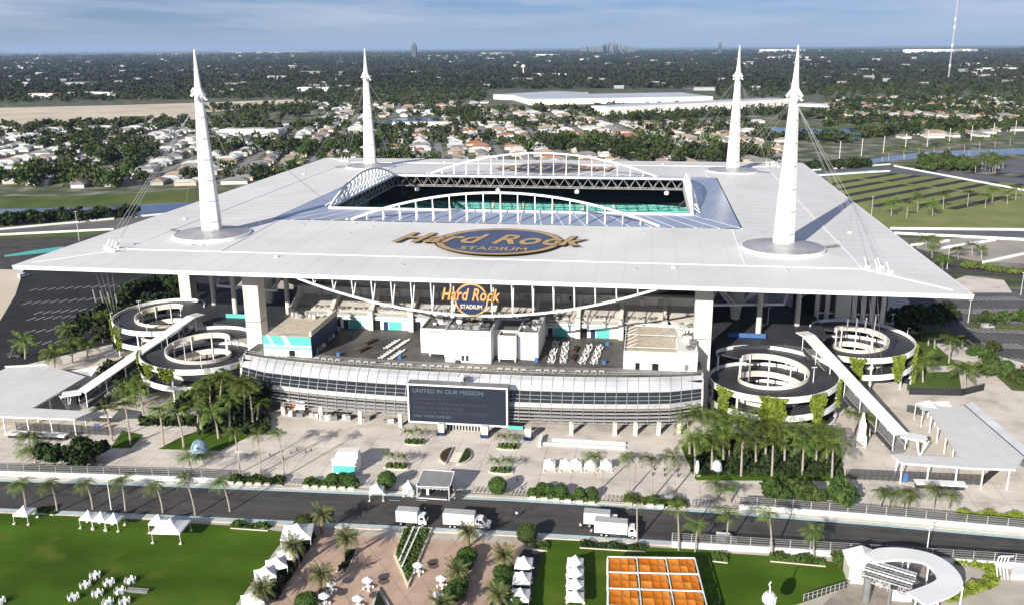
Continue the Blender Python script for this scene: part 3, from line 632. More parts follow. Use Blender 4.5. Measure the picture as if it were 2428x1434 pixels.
for x in (-58, -18, 20, 62):
    b = MB(); b.lathe([(0.2, 0), (1.1, 0.3), (1.2, 1.6), (0.3, 2.0)], c=(x, IY-1.2, 37.8), n=8); b.tube((x, IY-1.2, 40.5), (x, IY-1.2, 39.6), 0.1); b.build('loudspeaker_pod', M_white, ST)
# dark service skin behind the seats and outer shell of the bowl
tier([(118, 102, 39), (117.5, 101.5, 36), (108, 93, 26), (92, 78, 16), (90, 76, 0)], mat('shell_concrete', (0.30, 0.30, 0.30), 0.85, var=0.2, scale=0.2), 'outer_shell')
# ---- front elevation above the deck
b = MB(); b.bx(-66, 69.5, -93, -88.5, 23.4, 26.3); b.build('parapet_wall', M_conc2, ST)
b = MB(); b.bx(-66, 69.5, -89.5, -88.45, 26.31, 41); b.build('painted_gap_shade', M_dark, ST)  # near-black panel, the shade under the roof put into its colour
b = MB(); b.add([(-66, -93.01, 23.6), (69.5, -93.01, 23.6), (69.5, -101.5, 20.6), (-66, -101.5, 20.6), (-66, -93.01, 22.6), (69.5, -93.01, 22.6), (69.5, -101.5, 19.8), (-66, -101.5, 19.8)],
    [(3, 2, 1, 0), (4, 5, 6, 7), (0, 1, 5, 4), (2, 3, 7, 6), (1, 2, 6, 5), (3, 0, 4, 7)]); b.build('sloping_slab', M_conc, ST)
BAY = [-64.1+13.75*k for k in range(10)]
for x in BAY:
    b = MB(); w_ = 0.6
    for xx in (x-w_, x+w_): pass
    pr = [(-92.9, 24.0), (-94.6, 28.0), (-95.2, 30.4), (-93.0, 30.4), (-92.9, 29.5)]
    prof = [(-92.8, 22.6), (-92.8, 27.0), (-95.0, 26.8), (-97.0, 24.8), (-100.0, 23.2), (-102.4, 21.8), (-102.4, 19.8)]
    n = len(prof); b.add([(x-w_, y, z) for y, z in prof]+[(x+w_, y, z) for y, z in prof], [tuple(range(n)), tuple(range(2*n-1, n-1, -1))]+[(i, n+i, n+(i+1) % n, (i+1) % n) for i in range(n)])
    b.build('raking_rib', M_conc2, ST)
    MB().bx(x-0.8, x+0.8, -104.6, -102.8, 15, 21.6).build('bay_column', M_conc2, ST)
for k in range(9):
    x0, x1 = BAY[k]+0.9, BAY[k+1]-0.9
    b = MB(); b.bx(x0, x1, -103.2, -101.8, 15, 19.3); b.build('bay_wall', M_white, ST)
    b = MB(); b.bx(x0, x1, -103.3, -103.22, 18.5, 18.8); b.build('wall_stripe', M_teal, ST)
    b = MB()
    for j, (y, z) in enumerate(((-103.6, 20.6), (-103.0, 20.2), (-102.4, 19.7))): b.bx(x0, x1, y-0.18, y+0.18, z-0.15, z+0.15)
    b.build('gutter_pipe', M_alu, ST)
    MB().bx(x0+5.0, x0+9.2, -103.36, -103.24, 15.1, 17.9).build('shutter', M_teal, ST)
    MB().bx(x0+3.2, x0+4.7, -103.36, -103.24, 15.0, 17.8).build('doorway', M_navy, ST)
    MB().bx(x0+0.1, x0+2.0, -103.40, -103.24, 15.0, 18.2).build('opening', M_dark, ST)
    b = MB(); rr = random.Random(k)
    for j in range(3): u = x0+1+rr.random()*10; b.bx(u, u+0.9, -93.5, -93.05, 24.2, 25.6)
    b.bx(x0+5, x0+6.2, -94.2, -93.05, 23.5, 25.8); b.build('vent_hood', M_conc, ST)
    b = MB(); u = x0+3.4; b.tube((u, -92.8, 26.3), (u, -92.8, 28.2), 0.12); b.tube((u+2, -92.8, 26.3), (u+2, -92.8, 28.2), 0.12); b.tube((u, -92.8, 28.2), (u+2, -92.8, 28.2), 0.12); b.build('floodlight_bracket', M_grey, ST)
    for j in range(6): u = x0+0.6+j*1.8+rr.random()*0.7; MB().box((u, -101.0+rr.random(), 21.4), (0.6+rr.random(), 0.7, 0.5+rr.random()*0.5), rr.random()).build('plant_unit', M_grey, ST)
# ---- side tower of the bowl with white fins
for sx in (1,):
    b = MB(); b.bx(sx*112, sx*136, -66, -20, 0, 39); tw = b.build('side_tower', mat('tower_wall', (0.05, 0.05, 0.055), 0.7, var=0.2), ST)
    for k, x in enumerate((112.6, 116, 125, 128, 131, 134.5)): MB().bx(sx*x-0.75, sx*x+0.75, -67.0, -66.05, 9, 37).build('tower_fin', M_conc2, tw)
    MB().bx(sx*121-2.5, sx*121+2.5, -68.4, -66.05, 4, 40).build('tower_pier', M_conc2, tw)
    for k, z in enumerate((15, 22, 29)): MB().bx(sx*113, sx*135, -66.5, -66.06, z, z+0.6).build('tower_band', M_conc2, tw)
# ---- raised concourse floors at both corners
for sx in (-1, 1):
    poly = [(sx*68, -104), (sx*72, -104), (sx*76, -107), (sx*97, -101), (sx*104, -104), (sx*112, -90), (sx*112, -68), (sx*104, -56), (sx*66, -56)]
    MB().prism(poly, 13.4, 14.6).build('concourse_floor', M_ramp, ST)
    MB().prism([(sx*x, y) for x, y in ((66.2, -88.4), (66.2, -66), (68, -66), (69.4, -88.4))], 14.6, 24).build('concourse_wall', mat('concourse_grey', (0.07, 0.07, 0.075), 0.8, var=0.2), ST)
    b = MB(); b.bx(sx*80, sx*92, -95.5, -95.2, 14.6, 16.0); b.build('banner_fence', M_blue if sx > 0 else M_teal, ST)
# ---- sign hung in the truss
SG = thing('stadium_sign', 'round navy sign with gold lettering hung under the front roof edge', 'sign', (4.3, -138.2, 31.4))
def vdisc(c, r, y, m, nm, th=0.25, n=48):
    b = MB(); vs = [(c[0]+r*math.cos(2*math.pi*k/n), y, c[1]+r*math.sin(2*math.pi*k/n)) for k in range(n)]; v2 = [(v[0], v[1]+th, v[2]) for v in vs]
    b.add(vs+v2, [tuple(range(n)), tuple(range(2*n-1, n-1, -1))]+[(k, n+k, n+(k+1) % n, (k+1) % n) for k in range(n)]); return b.build(nm, m, SG)
SCX, SCZ = 4.3, 36.2
vdisc((SCX, SCZ), 4.85, -138.2, M_gold, 'sign_rim', 0.5); vdisc((SCX, SCZ), 4.35, -138.32, M_navy, 'sign_disc', 0.3)
def smtx(dx, dz, y): return frame((SCX+dx, y, SCZ+dz), (1, 0, 0), (0, 0, 1))
text('Hard Rock', 4.9, M_outl, SG, 'lettering_edge', smtx(-0.45, 0.0, -138.42), off=0.24, ext=0.04, shear=0.30, sx=0.72, space=1.06)
text('Hard Rock', 4.9, M_gold, SG, 'lettering', smtx(-0.45, 0.0, -138.58), off=0.12, ext=0.08, shear=0.30, sx=0.72, space=1.06)
text('STADIUM', 1.65, mat('pale_gold', (0.75, 0.62, 0.42), 0.5, var=0.0), SG, 'lettering', smtx(0, -2.5, -138.40), off=0.035, ext=0.05, sx=0.92)
# ------------------------------------------------------------------ glass entrance pavilion
PV = thing('entrance_pavilion', 'curved glass-fronted entrance building with roof terrace below the stadium canopy', 'building', (1, -130, 0))
PX0, PX1, NB = -68.0, 70.0, 46
def ytop(x): u = abs((x-2)/68.0); return -139.2+6.5*u**2.6
PROF = [(0.0, 15.25), (1.4, 15.0), (2.9, 14.3), (4.2, 13.2), (5.2, 12.0), (5.9, 11.0), (6.5, 10.0), (6.95, 9.1), (7.3, 7.9), (8.0, 3.6)]
xs = [PX0+(PX1-PX0)*k/NB for k in range(NB+1)]
def PP(x, j, o=0.0):
    s = 0.65+0.35*min(1, min(x-PX0, PX1-x)/9.0) if True else 1
    d, z = PROF[j]; return (x, ytop(x)-(d*s+o), z)
# terrace slab and back-up walls
poly = [(x, ytop(x)+0.2) for x in xs]+[(PX1, -103), (PX0, -103)]
MB().prism(poly, 14.2, 15.0).build('terrace_deck', M_deck, PV)
MB().prism([(x, ytop(x)+0.5) for x in xs[1:-1]]+[(x, ytop(x)+6.5) for x in xs[1:-1][::-1]], 15.004, 15.02).build('terrace_walk', mat('pale_walk', (0.24, 0.23, 0.215), 0.8, var=0.18, scale=0.2, detail=6), PV)
poly = [(x, ytop(x)-2.6) for x in xs]+[(PX1-0.2, -104), (PX0+0.2, -104)]
MB().prism(poly, 4.0, 14.1).build('inner_wall', M_dark, PV)
MB().prism([(x, ytop(x)+3.0) for x in xs[1:-1]]+[(PX1-2, -104), (PX0+2, -104)], 0.05, 4.0).build('ground_floor_wall', mat('lobby_grey', (0.13, 0.13, 0.135), 0.6, var=0.25, scale=0.2), PV)
e = 0.07
for k in range(NB):
    x0, x1 = xs[k]+e, xs[k+1]-e
    b = MB()
    for j in range(1, 4): b.quad(PP(x0, j), PP(x0, j+1), PP(x1, j+1), PP(x1, j))
    b.build('roof_pane', M_glass, PV)
    for j in (4, 5, 6):
        a, c, d_, f_ = PP(x0, j), PP(x0, j+1), PP(x1, j+1), PP(x1, j); MB().quad((a[0], a[1], a[2]-0.06), (c[0], c[1], c[2]+0.06), (d_[0], d_[1], d_[2]+0.06), (f_[0], f_[1], f_[2]-0.06)).build('window_pane', M_dglass, PV)
    MB().quad(PP(x0, 7), PP(x0, 8), PP(x1, 8), PP(x1, 7)).build('spandrel_panel', mat('spandrel', (0.40, 0.40, 0.40), 0.5, metal=0.1, var=0.12, scale=0.5), PV)
    for q in range(4):
        z = 7.35-q*1.0; ya, yb = PP(x0, 8)[1]-0.17*q, PP(x1, 8)[1]-0.17*q
        MB().add([(x0, ya+0.38, z+0.18), (x1, yb+0.38, z+0.18), (x1, yb-0.1, z-0.10), (x0, ya-0.1, z-0.10), (x0, ya+0.38, z+0.10), (x1, yb+0.38, z+0.10), (x1, yb-0.1, z-0.18), (x0, ya-0.1, z-0.18)],
            [(3, 2, 1, 0), (4, 5, 6, 7), (2, 3, 7, 6), (0, 1, 5, 4)]).build('louvre_blade', mat('louvre', (0.34, 0.34, 0.34), 0.5, metal=0.2, var=0.1), PV)
for j in (1, 4, 5, 6, 7, 8, 9):
    b = MB()
    for k in range(NB): b.beam(PP(xs[k], j, 0.06), PP(xs[k+1], j, 0.06), 0.09, 0.10)
    b.build('transom', M_alu, PV)
for k in range(NB+1):
    b = MB()
    for j in range(1, 9): b.beam(PP(xs[k], j, 0.05), PP(xs[k], j+1, 0.05), 0.13, 0.18)
    b.build('mullion', mat('mullion_grey', (0.26, 0.26, 0.265), 0.5, metal=0.2, var=0.1), PV)
for xe in (PX0, PX1):                   # end cheeks with their own glazing bars
    pts = [PP(xe, j) for j in range(10)]; MB().quad(*[(xe, p[1], p[2]) for p in pts], (xe, -112, 3.6), (xe, -112, 15.0)).build('end_glazing', M_dglass, PV)
    b = MB()
    for z in (14.9, 12, 10, 8, 5.5): b.beam((xe*1.001, -137.0, z), (xe*1.001, -112, z), 0.2)
    for y in range(-136, -111, 4): b.beam((xe*1.002, y, 3.6), (xe*1.002, y, 15), 0.2)
    for j in range(9): b.beam(PP(xe, j, 0.05), PP(xe, j+1, 0.05), 0.5)
    b.build('end_frame', M_alu, PV)
b = MB()                                # terrace railing: posts every bay, two rails and glass
for k in range(NB):
    p, q = PP(xs[k], 0), PP(xs[k+1], 0)
    for z in (15.5, 16.1): b.beam((p[0], p[1], z), (q[0], q[1], z), 0.09)
b.build('terrace_rail', M_alu, PV)
for k in range(NB+1): p = PP(xs[k], 0); MB().bx(p[0]-0.1, p[0]+0.1, p[1]-0.1, p[1]+0.1, 14.9, 16.2).build('rail_post', M_grey, PV)
for px in (675, 764, 856, 950, 1355, 1458, 1507, 1562, 1610):
    q = G(px, 965+(px-675)*0.085 if px < 1000 else 1046-(px-1355)*0.03); y = ytop(q.x)-7.2
    x = AT(px, 1010, y).x; MB().bx(x-0.55, x+0.55, y-0.55, y+0.55, 0, 3.9).build('portico_column', M_conc2, PV)
for px in (1047, 1150, 1252):
    x = AT(px, 1025, -150.5).x; MB().bx(x-0.9, x+0.9, -151.2, -149.4, 0, 3.4).build('portico_column', M_conc2, PV)
    MB().bx(x-1.2, x+1.2, -151.5, -149.1, 0.0, 0.9).build('column_base', M_navy, PV)
x0, x1 = AT(1060, 1030, -147).x, AT(1140, 1030, -147).x
n = 11
for k in range(n):
    u = x0+(x1-x0)*k/n; b = MB(); b.bx(u+0.08, u+(x1-x0)/n-0.08, -147.0, -146.8, 0.1, 3.3); dr = b.build('entrance_door', M_dglass, PV)
    b = MB(); w_ = (x1-x0)/n
    for a in (u+0.05, u+w_-0.05): b.bx(a-0.09, a+0.09, -147.12, -147.0, 0.05, 3.4)
    b.bx(u, u+w_, -147.12, -147.0, 3.3, 3.5); b.bx(u, u+w_, -147.12, -147.0, 1.6, 1.7); b.build('door_frame', M_white, dr)
for pxa, pxb, yy in ((1062, 1140, -147.6), (1203, 1240, -150.2)): xa, xb = AT(pxa, 1015, yy).x, AT(pxb, 1015, yy).x; MB().bx(xa, xb, yy-0.15, yy, 2.7, 3.7).build('teal_sign_board', M_teal, PV)
# shaded bays on the left: stacked equipment and a bright mural
rr = random.Random(4)
for k in range(26):
    px = 690+rr.random()*255; q = AT(px, 1000, -142-rr.random()*3); MB().box((q.x, q.y, 0.6), (1.0+rr.random()*1.2, 0.9, 0.8+rr.random()*1.2), rr.random()).build('stored_crate', [M_white, M_grey, M_dgrey, M_alu][k % 4], PV)
x = AT(700, 985, -139).x; MB().bx(x-2.2, x+3.4, -139.5, -139.2, 0.2, 3.5).build('mural_wall', M_white, PV)
MB().ball((x-0.8, -139.6, 2.0), (1.5, 0.2, 1.2), 12, 8).build('mural_emblem', M_orange, PV)
# white planter walls and ramp right of the doors
for k, (a, c, y, h) in enumerate((((1310, 1483), None, -150.6, 0.75), ((1285, 1483), None, -153.4, 0.65))):
    xa, xb = AT(a[0], 1055, y).x, AT(a[1], 1055, y).x; MB().bx(xa, xb, y-0.35, y+0.35, 0.02, h).build('low_wall', M_white, label='long low white planter wall right of the entrance doors, %s' % ('upper one' if k == 0 else 'lower one'), cat='wall')
xa = AT(1284, 1050, -150).x; MB().bx(xa-0.4, xa+0.4, -155, -149.6, 0.02, 1.4).build('low_wall', M_white, label='short white side wall at the left end of the long planter walls', cat='wall')
# ---- video screen
VS = thing('video_screen', 'large dark video screen on the curved glass front reading united in our mission', 'screen', (2.2, -149, 2.5))
SX0, SX1, SZ0, SZ1, SY = -12.3, 16.3, 2.9, 14.6, -149.6
b = MB(); b.bx(SX0, SX1, SY, SY+3.2, SZ0, SZ1); b.build('screen_housing', M_grey, VS)
MB().bx(SX0+0.45, SX1-0.45, SY-0.06, SY-0.01, SZ0+0.45, SZ1-0.45).build('display', M_screen, VS)
b = MB()
for (a, c, d_, f_) in ((SX0, SX1, SZ0, SZ0+0.42), (SX0, SX1, SZ1-0.42, SZ1), (SX0, SX0+0.42, SZ0+0.42, SZ1-0.42), (SX1-0.42, SX1, SZ0+0.42, SZ1-0.42)): b.bx(a, c, SY-0.25, SY-0.02, d_, f_)
b.build('screen_bezel', M_white, VS)
def stx(t, x, z, size, m, off_=0.0): text(t, size, m, VS, 'screen_text', frame((x, SY-0.075, z), (1, 0, 0), (0, 0, 1)), off=off_, ext=0.0, align='LEFT', sx=1.02)
stx('UNITED IN OUR MISSION', -10.8, 12.0, 1.75, M_stext, 0.015)
MB().bx(-10.8, 9.2, SY-0.08, SY-0.07, 11.3, 11.4).build('screen_rule', M_stext2, VS)
stx('OUR PRESENCE IS', -10.8, 9.9, 1.15, M_stext2); stx('LIFE SAVING, PROVIDING, SUPPORTING', -10.8, 8.5, 1.15, M_stext2)
stx('RAISING AWARENESS AND', -10.8, 7.2, 1.15, M_stext2, 0.01); stx('SUPPORTING THOUSANDS OF PATIENTS', -10.8, 5.9, 1.15, M_stext2); stx('AND THEIR FAMILIES', -10.8, 4.6, 1.15, M_stext, 0.0)
FLG = thing('projector_mount', 'small white light mount and dark bracket on top of the video screen', 'bracket', (3.2, -147, 14.6))
b = MB(); b.lathe([(0.2, 0), (1.0, 0.6), (1.2, 1.7), (0.9, 1.8)], c=(2.4, -146.5, 14.5), n=10); b.build('mount_body', M_white, FLG)
b = MB()
for k in range(6): b.beam((3.4, -146.6, 14.4), (3.2+0.4*k, -145.5-0.2*k, 16.6), 0.12)
b.build('mount_bracket', M_dgrey, FLG)
# ------------------------------------------------------------------ things standing on the terrace (z = 15)
ZD = 15.0
def D(x, y, z=ZD): return G(x, y, z)
# teal kiosk house on the left
KH = thing('terrace_bar', 'teal and white terrace bar building with tan roof beside the left front column', 'building', (-54, -118, ZD))
kx0, kx1, ky0, ky1 = -61.5, -46.3, -133.2, -109.5
b = MB(); b.bx(kx0, kx1, ky0, ky1, ZD, ZD+6.0); b.build('wall', M_white, KH)
MB().bx(kx0+0.3, kx1-0.3, ky0+0.3, ky1-0.3, ZD+6.02, ZD+6.1).build('roof', M_tan, KH)
MB().bx(kx0-0.02, kx1+0.02, ky0-0.1, ky0-0.02, ZD+3.7, ZD+6.5).build('teal_fascia', M_teal, KH)
MB().bx(kx0-0.02, kx1+0.02, ky0-0.1, ky0-0.02, ZD+2.2, ZD+3.2).build('pale_teal_band', mat('band_teal', (0.27, 0.52, 0.50), 0.5, var=0.05), KH)
for k, (u, wd) in enumerate(((1.2, 0.9), (5.8, 1.6))):
    b = MB(); z0 = ZD+3.7; b.add([(kx0+u+1.5, ky0-0.13, z0), (kx0+u+1.5+wd, ky0-0.13, z0), (kx0+u+wd, ky0-0.13, z0+2.8), (kx0+u, ky0-0.13, z0+2.8)], [(0, 1, 2, 3)]); b.build('fascia_wave', M_white, KH)
MB().bx(kx1+0.02, kx1+0.15, ky0+0.2, ky1, ZD+0.1, ZD+6.6).build('navy_side_wall', M_navy, KH)
MB().bx(kx1-0.4, kx1+0.2, ky0+0.2, ky1, ZD+6.6, ZD+8.2).build('parapet_screen', M_conc2, KH)
MB().bx(kx0+8.0, kx0+9.9, ky0-0.06, ky0-0.01, ZD, ZD+2.0).build('doorway', M_dark, KH)
for k in range(5): MB().tube((kx0+0.5+k*1.1, ky0+4, ZD+6.2), (kx0+6+k*1.6, ky0+1.2, ZD+6.9), 0.09, n=4).build('roof_pipe', M_alu, KH)
for k in range(7): MB().box((kx0+1+k*1.6, ky1-2-(k % 3), ZD+6.9), (0.9, 1.2, 1.3+0.4*(k % 2)), 0.3*k).build('roof_unit', M_alu, KH)
# white mechanical block in the middle
CB = thing('plant_house', 'windowless white plant house with flanking bays in the middle of the terrace', 'building', (2, -122, ZD))
def blk(nm, x0, x1, y0, y1, h, roof=True, z0=ZD):
    b = MB(); b.bx(x0, x1, y0, y1, z0, z0+h)
    w = b.build(nm, M_white, CB)
    if roof:
        MB().bx(x0+0.35, x1-0.35, y0+0.35, y1-0.35, z0+h-0.9+0.92, z0+h+0.06).build('flat_roof', M_grey, w)
        b = MB()
        for (a, c, d_, e_) in ((x0, x1, y0, y0+0.3), (x0, x1, y1-0.3, y1), (x0, x0+0.3, y0+0.3, y1-0.3), (x1-0.3, x1, y0+0.3, y1-0.3)): b.bx(a, c, d_, e_, z0+h+0.002, z0+h+0.6)
        b.build('parapet', M_white, w)
    return w
c0, c1 = D(1056, 856).x, D(1166, 858).x
wa = blk('main_block', c0, c1, -131.8, -112, 9.4)
wb = blk('left_bay', c0-9.2, c0-0.7, -124.4, -110, 7.2); wb2 = blk('left_front_bay', c0-6.0, c0-0.8, -127.4, -124.42, 6.6, False, ZD+0.8)
wc = blk('right_front_bay', c1+1.8, c1+7.2, -129.6, -124.4, 6.8, True, ZD+0.8); wd_ = blk('right_bay', c1+7.4, c1+13.5, -127.0, -108, 8.0)
blk('link_block', c1+0.02, c1+7.3, -124.3, -112, 7.6)
b = MB()
for x in (c0-5.7, c0-1.1, c1+2.1, c1+6.9): b.bx(x-0.15, x+0.15, -129.4 if x > 0 else -127.3, -129.1 if x > 0 else -127.0, ZD, ZD+0.8)
b.build('bay_leg', M_white, CB)
for u in (4.6, 5.9): MB().bx(c0+u+0.4, c0+u+1.3, -131.9, -131.81, ZD+0.6, ZD+2.3).build('door', M_dgrey, CB)
MB().bx(c0+3.2, c0+4.6, -132.6, -131.85, ZD, ZD+0.8).build('junction_box', M_dgrey, CB)
rr = random.Random(11)
for k in range(34):
    x = c0+1+rr.random()*(c1-c0-2); y = -129.5+rr.random()*16; MB().box((x, y, ZD+9.9+rr.random()*0.4), (0.5+rr.random()*1.8, 0.5+rr.random()*1.6, 0.5+rr.random()*0.9), rr.random()).build('roof_unit', [M_grey, M_dgrey, M_alu][k % 3], CB)
for k in range(22):
    x = (c0-8.5+rr.random()*7) if k < 11 else (c1+8+rr.random()*5); y = -122+rr.random()*12; MB().box((x, y, ZD+8.0+rr.random()*0.7), (0.5+rr.random()*1.4, 0.5+rr.random()*1.4, 0.6+rr.random()*1.0), rr.random()).build('roof_unit', [M_alu, M_grey, M_white][k % 3], CB)
MB().ball((c0+3.4, -126, ZD+10.9), (0.95, 0.5, 0.95), 12, 8).build('satellite_dish', M_white, CB)
b = MB()
for x in np.arange(c0+0.4, c1-0.3, 1.1): b.tube((x, -130.4, ZD+9.4), (x, -130.4, ZD+10.6), 0.05, n=4)
for z in (ZD+10.0, ZD+10.6): b.tube((c0+0.4, -130.4, z), (c1-0.4, -130.4, z), 0.05, n=4)
b.build('roof_rail', M_alu, CB)
# right terrace building, white with tan roof
RB = thing('terrace_house', 'white terrace building with tan roof and rooftop pipes beside the right front column', 'building', (57, -118, ZD))
r0, r1 = D(1478, 872).x, D(1652, 878).x
b = MB(); b.bx(r0, r1, -131.0, -104, ZD, ZD+4.8); b.build('wall', M_white, RB)
MB().bx(r1-5.6, r1+0.05, -131.2, -116, ZD+4.8, ZD+6.0).build('raised_wall', M_white, RB)
MB().bx(r0+0.4, r1-6.0, -130.5, -104.4, ZD+4.82, ZD+4.9).build('roof', M_tan, RB)
b = MB()
for (a, c, d_, e_) in ((r0, r1-5.7, -131, -130.7), (r0, r0+0.3, -130.6, -104.3), (r0, r1, -104.3, -104)): b.bx(a, c, d_, e_, ZD+4.81, ZD+5.5)
b.build('parapet', M_white, RB)
b = MB()
for k in range(9): b.tube((r1-13+k*0.75, -118-k*0.2, ZD+5.4), (r1-8.5+k*0.3, -110-k*0.8, ZD+6.6), 0.09, n=4)
for k in range(6): b.tube((r0+0.6, -128+k*3.6, ZD+5.4), (r0+3.6, -126.5+k*3.6, ZD+6.6), 0.09, n=4)
for y in (-130, -118): b.tube((r0+0.5, y, ZD+6.4), (r1-6, y, ZD+6.4), 0.08, n=4)
b.build('roof_pipes', M_white, RB)
for k in range(20): MB().box((r1-5+rr.random()*4.6, -129+rr.random()*23, ZD+6.4), (0.6+rr.random()*1.4, 0.6+rr.random()*1.4, 0.8+rr.random()), rr.random()).build('roof_unit', [M_alu, M_white, M_grey][k % 3], RB)
for u, wd in ((3.4, 1.3), (8.2, 1.9)): MB().bx(r0+u, r0+u+wd, -131.06, -131.01, ZD, ZD+2.0).build('doorway', M_dark, RB)
MB().bx(r1-3.6, r1-2.5, -131.28, -131.21, ZD+0.4, ZD+2.1).build('door', M_grey, RB)
for k, (a, c) in enumerate(((1.5, 2.6), (5.0, 6.2))): MB().bx(r0+a, r0+c, -104.4, -104.31, ZD+5.0, ZD+5.3).build('grille', M_dgrey, RB)
# double sun loungers, tables, chairs, planters
def lounger():
    t = thing('sun_lounger', 'x', 'sun lounger'); b = MB(); b.box((0, 0, 0.3), (0.75, 1.5, 0.14)); b.build('seat', M_white, t, False)
    b = MB(); b.add([(-0.37, 0.7, 0.3), (0.37, 0.7, 0.3), (0.37, 1.35, 0.75), (-0.37, 1.35, 0.75), (-0.37, 0.7, 0.42), (0.37, 0.7, 0.42), (0.37, 1.3, 0.85), (-0.37, 1.3, 0.85)], [(3, 2, 1, 0), (4, 5, 6, 7), (0, 1, 5, 4), (2, 3, 7, 6), (1, 2, 6, 5), (3, 0, 4, 7)]); b.build('backrest', M_white, t, False)
    for x in (-0.3, 0.3):
        for y in (-0.6, 0.6): MB().bx(x-0.05, x+0.05, y-0.05, y+0.05, 0, 0.24).build('leg', M_white, t, False)
    return t
proto = lounger(); first = True
for gi, (gx, gy) in enumerate(((915, 840), (938, 842), (927, 817), (950, 817))):
    c = D(gx, gy)
    for k in range(5):
        p = (c.x+0.35*k-0.7, c.y-3.6+1.8*k, ZD); lb = 'white sun lounger, %s from the front, %s group, left terrace' % (ORD[k], ['front left', 'front right', 'rear left', 'rear right'][gi])
        if first: proto.location = p; proto['label'] = lb; proto['group'] = 'terrace loungers'; first = False; proto.rotation_euler = (0, 0, R(-75))
        else: dup(proto, p, R(-75+gi*3), lb, 'terrace loungers')
def patio():
    t = thing('patio_set', 'x', 'patio set'); MB().box((0, 0, 0.72), (0.9, 0.9, 0.06)).build('table_top', M_white, t, False)
    MB().tube((0, 0, 0), (0, 0, 0.7), 0.06, n=6).build('table_leg', M_white, t, False)
    for k in range(4):
        a = k*math.pi/2+0.5; c = (0.85*math.cos(a), 0.85*math.sin(a)); b = MB(); b.box((*c, 0.42), (0.45, 0.45, 0.06), a); b.box((c[0]*1.25, c[1]*1.25, 0.7), (0.08, 0.45, 0.5), a)
        for u in (-0.18, 0.18): b.box((c[0]+u, c[1], 0.2), (0.05, 0.05, 0.4), a)
        b.build('chair', M_white, t, False)
    return t
pp = patio(); first = True
for ci, (xt, yt, xb, yb) in enumerate(((1318, 815, 1307, 860), (1342, 817, 1335, 860), (1398, 823, 1380, 862), (1422, 825, 1408, 862))):
    for k in range(7):
        p = D(xt+(xb-xt)*k/6, yt+(yb-yt)*k/6); lb = 'white patio table set, %s from the back, %s column, right terrace' % (ORD[k], ORD[ci])
        if first: pp.location = p; pp['label'] = lb; pp['group'] = 'patio sets on the right terrace'; first = False
        else: dup(pp, p, R(ci*17+k*31), lb, 'patio sets on the right terrace')
def bench():
    t = thing('rail_table', 'x', 'table'); MB().box((0, 0, 0.8), (1.5, 0.9, 0.08)).build('table_top', M_conc2, t, False)
    for x in (-0.6, 0.6): MB().box((x, 0, 0.4), (0.1, 0.7, 0.78)).build('leg', M_conc2, t, False)
    MB().box((0, 0.85, 0.45), (1.4, 0.4, 0.08)).build('bench', M_conc2, t, False); return t
bt = bench(); first = True
for k in range(40):
    if k % 5 == 4: continue
    x = -44+k*2.25; p = (x, ytop(x)+1.7, ZD); lb = 'small beige table with bench, %s from the left along the terrace rail' % ORD[k-k//5]
    if first: bt.location = p; bt['label'] = lb; bt['group'] = 'tables along the terrace rail'; first = False
    else: dup(bt, p, R((k % 3)*6-6), lb, 'tables along the terrace rail')
for k, (x, y, n) in enumerate(((863, 830, 3), (880, 812, 0), (1360, 850, 0), (1365, 830, 0))):
    c = D(x, y); b = MB(); b.box((c.x, c.y, ZD+0.35), (1.3, 5.2, 0.7), -0.35 if k < 2 else -0.1); b.build('planter_box', M_brown, label='long dark brown planter box on the %s terrace, %s one' % ('left' if k < 2 else 'right', 'front' if k in (0, 2) else 'rear'), cat='planter')
for k, (x, y) in enumerate(((803, 843), (832, 800), (948, 850), (1272, 857), (1432, 862), (1440, 818), (1283, 800), (1462, 795))):
    c = D(x, y); b = MB(); b.box((c.x, c.y, ZD+0.55), (1.0, 1.0, 1.1)); b.box((c.x, c.y, ZD+1.16), (1.15, 1.15, 0.12)); b.build('litter_bin', M_blue, label='blue litter bin on the terrace, %s from the left' % ORD[[0, 1, 2, 3, 5, 6, 4, 7][k]], cat='litter bin', group='blue terrace bins')
sp = thing('service_cart', 'long grey folded service cart parked beside the navy bar wall', 'cart', tuple(D(770, 812)))
for k in range(7):
    c = D(757+k*7, 832-k*7.5); b = MB(); b.box((c.x, c.y, ZD+0.9), (1.7, 1.7, 0.9), -0.5); b.box((c.x, c.y, ZD+1.5), (1.5, 1.2, 0.4), -0.5); b.build('cart_section', [M_grey, M_alu, M_dgrey][k % 3], sp)
for k in range(2): c = D(752+k*50, 836-k*52); MB().tube((c.x, c.y, ZD), (c.x, c.y, ZD+1.6), 0.25).build('cart_post', M_white, sp)
# ------------------------------------------------------------------ spiral ramps
def leafquads(b, fn, n, size, rnd, up=0.5):
    for k in range(n):
        p = Vector(fn(rnd)); d = Vector((rnd.gauss(0, 1), rnd.gauss(0, 1), rnd.gauss(0, 1)*up+0.4)).normalized(); a = d.orthogonal().normalized(); q = d.cross(a)
        t = rnd.random()*6.28; s = size*(0.6+0.8*rnd.random()); u = (a*math.cos(t)+q*math.sin(t))*s; v = (q*math.cos(t)-a*math.sin(t))*s*0.7
        b.quad(p-u-v, p+u-v, p+u+v, p-u+v)
def lamp(loc, h, label, n=2, group=None, name='lamp_post'):
    t = thing(name, label, 'lamp post', loc, 0, group); MB().tube((0, 0, 0), (0, 0, h), 0.13, 0.08, n=6).build('pole', M_white, t, False)
    for k in range(n):
        a = 2*math.pi*k/max(n, 1)+0.4; MB().box((0.45*math.cos(a), 0.45*math.sin(a), h+0.05), (0.75, 0.35, 0.16), a).build('lamp_head', M_white, t, False)
    return t
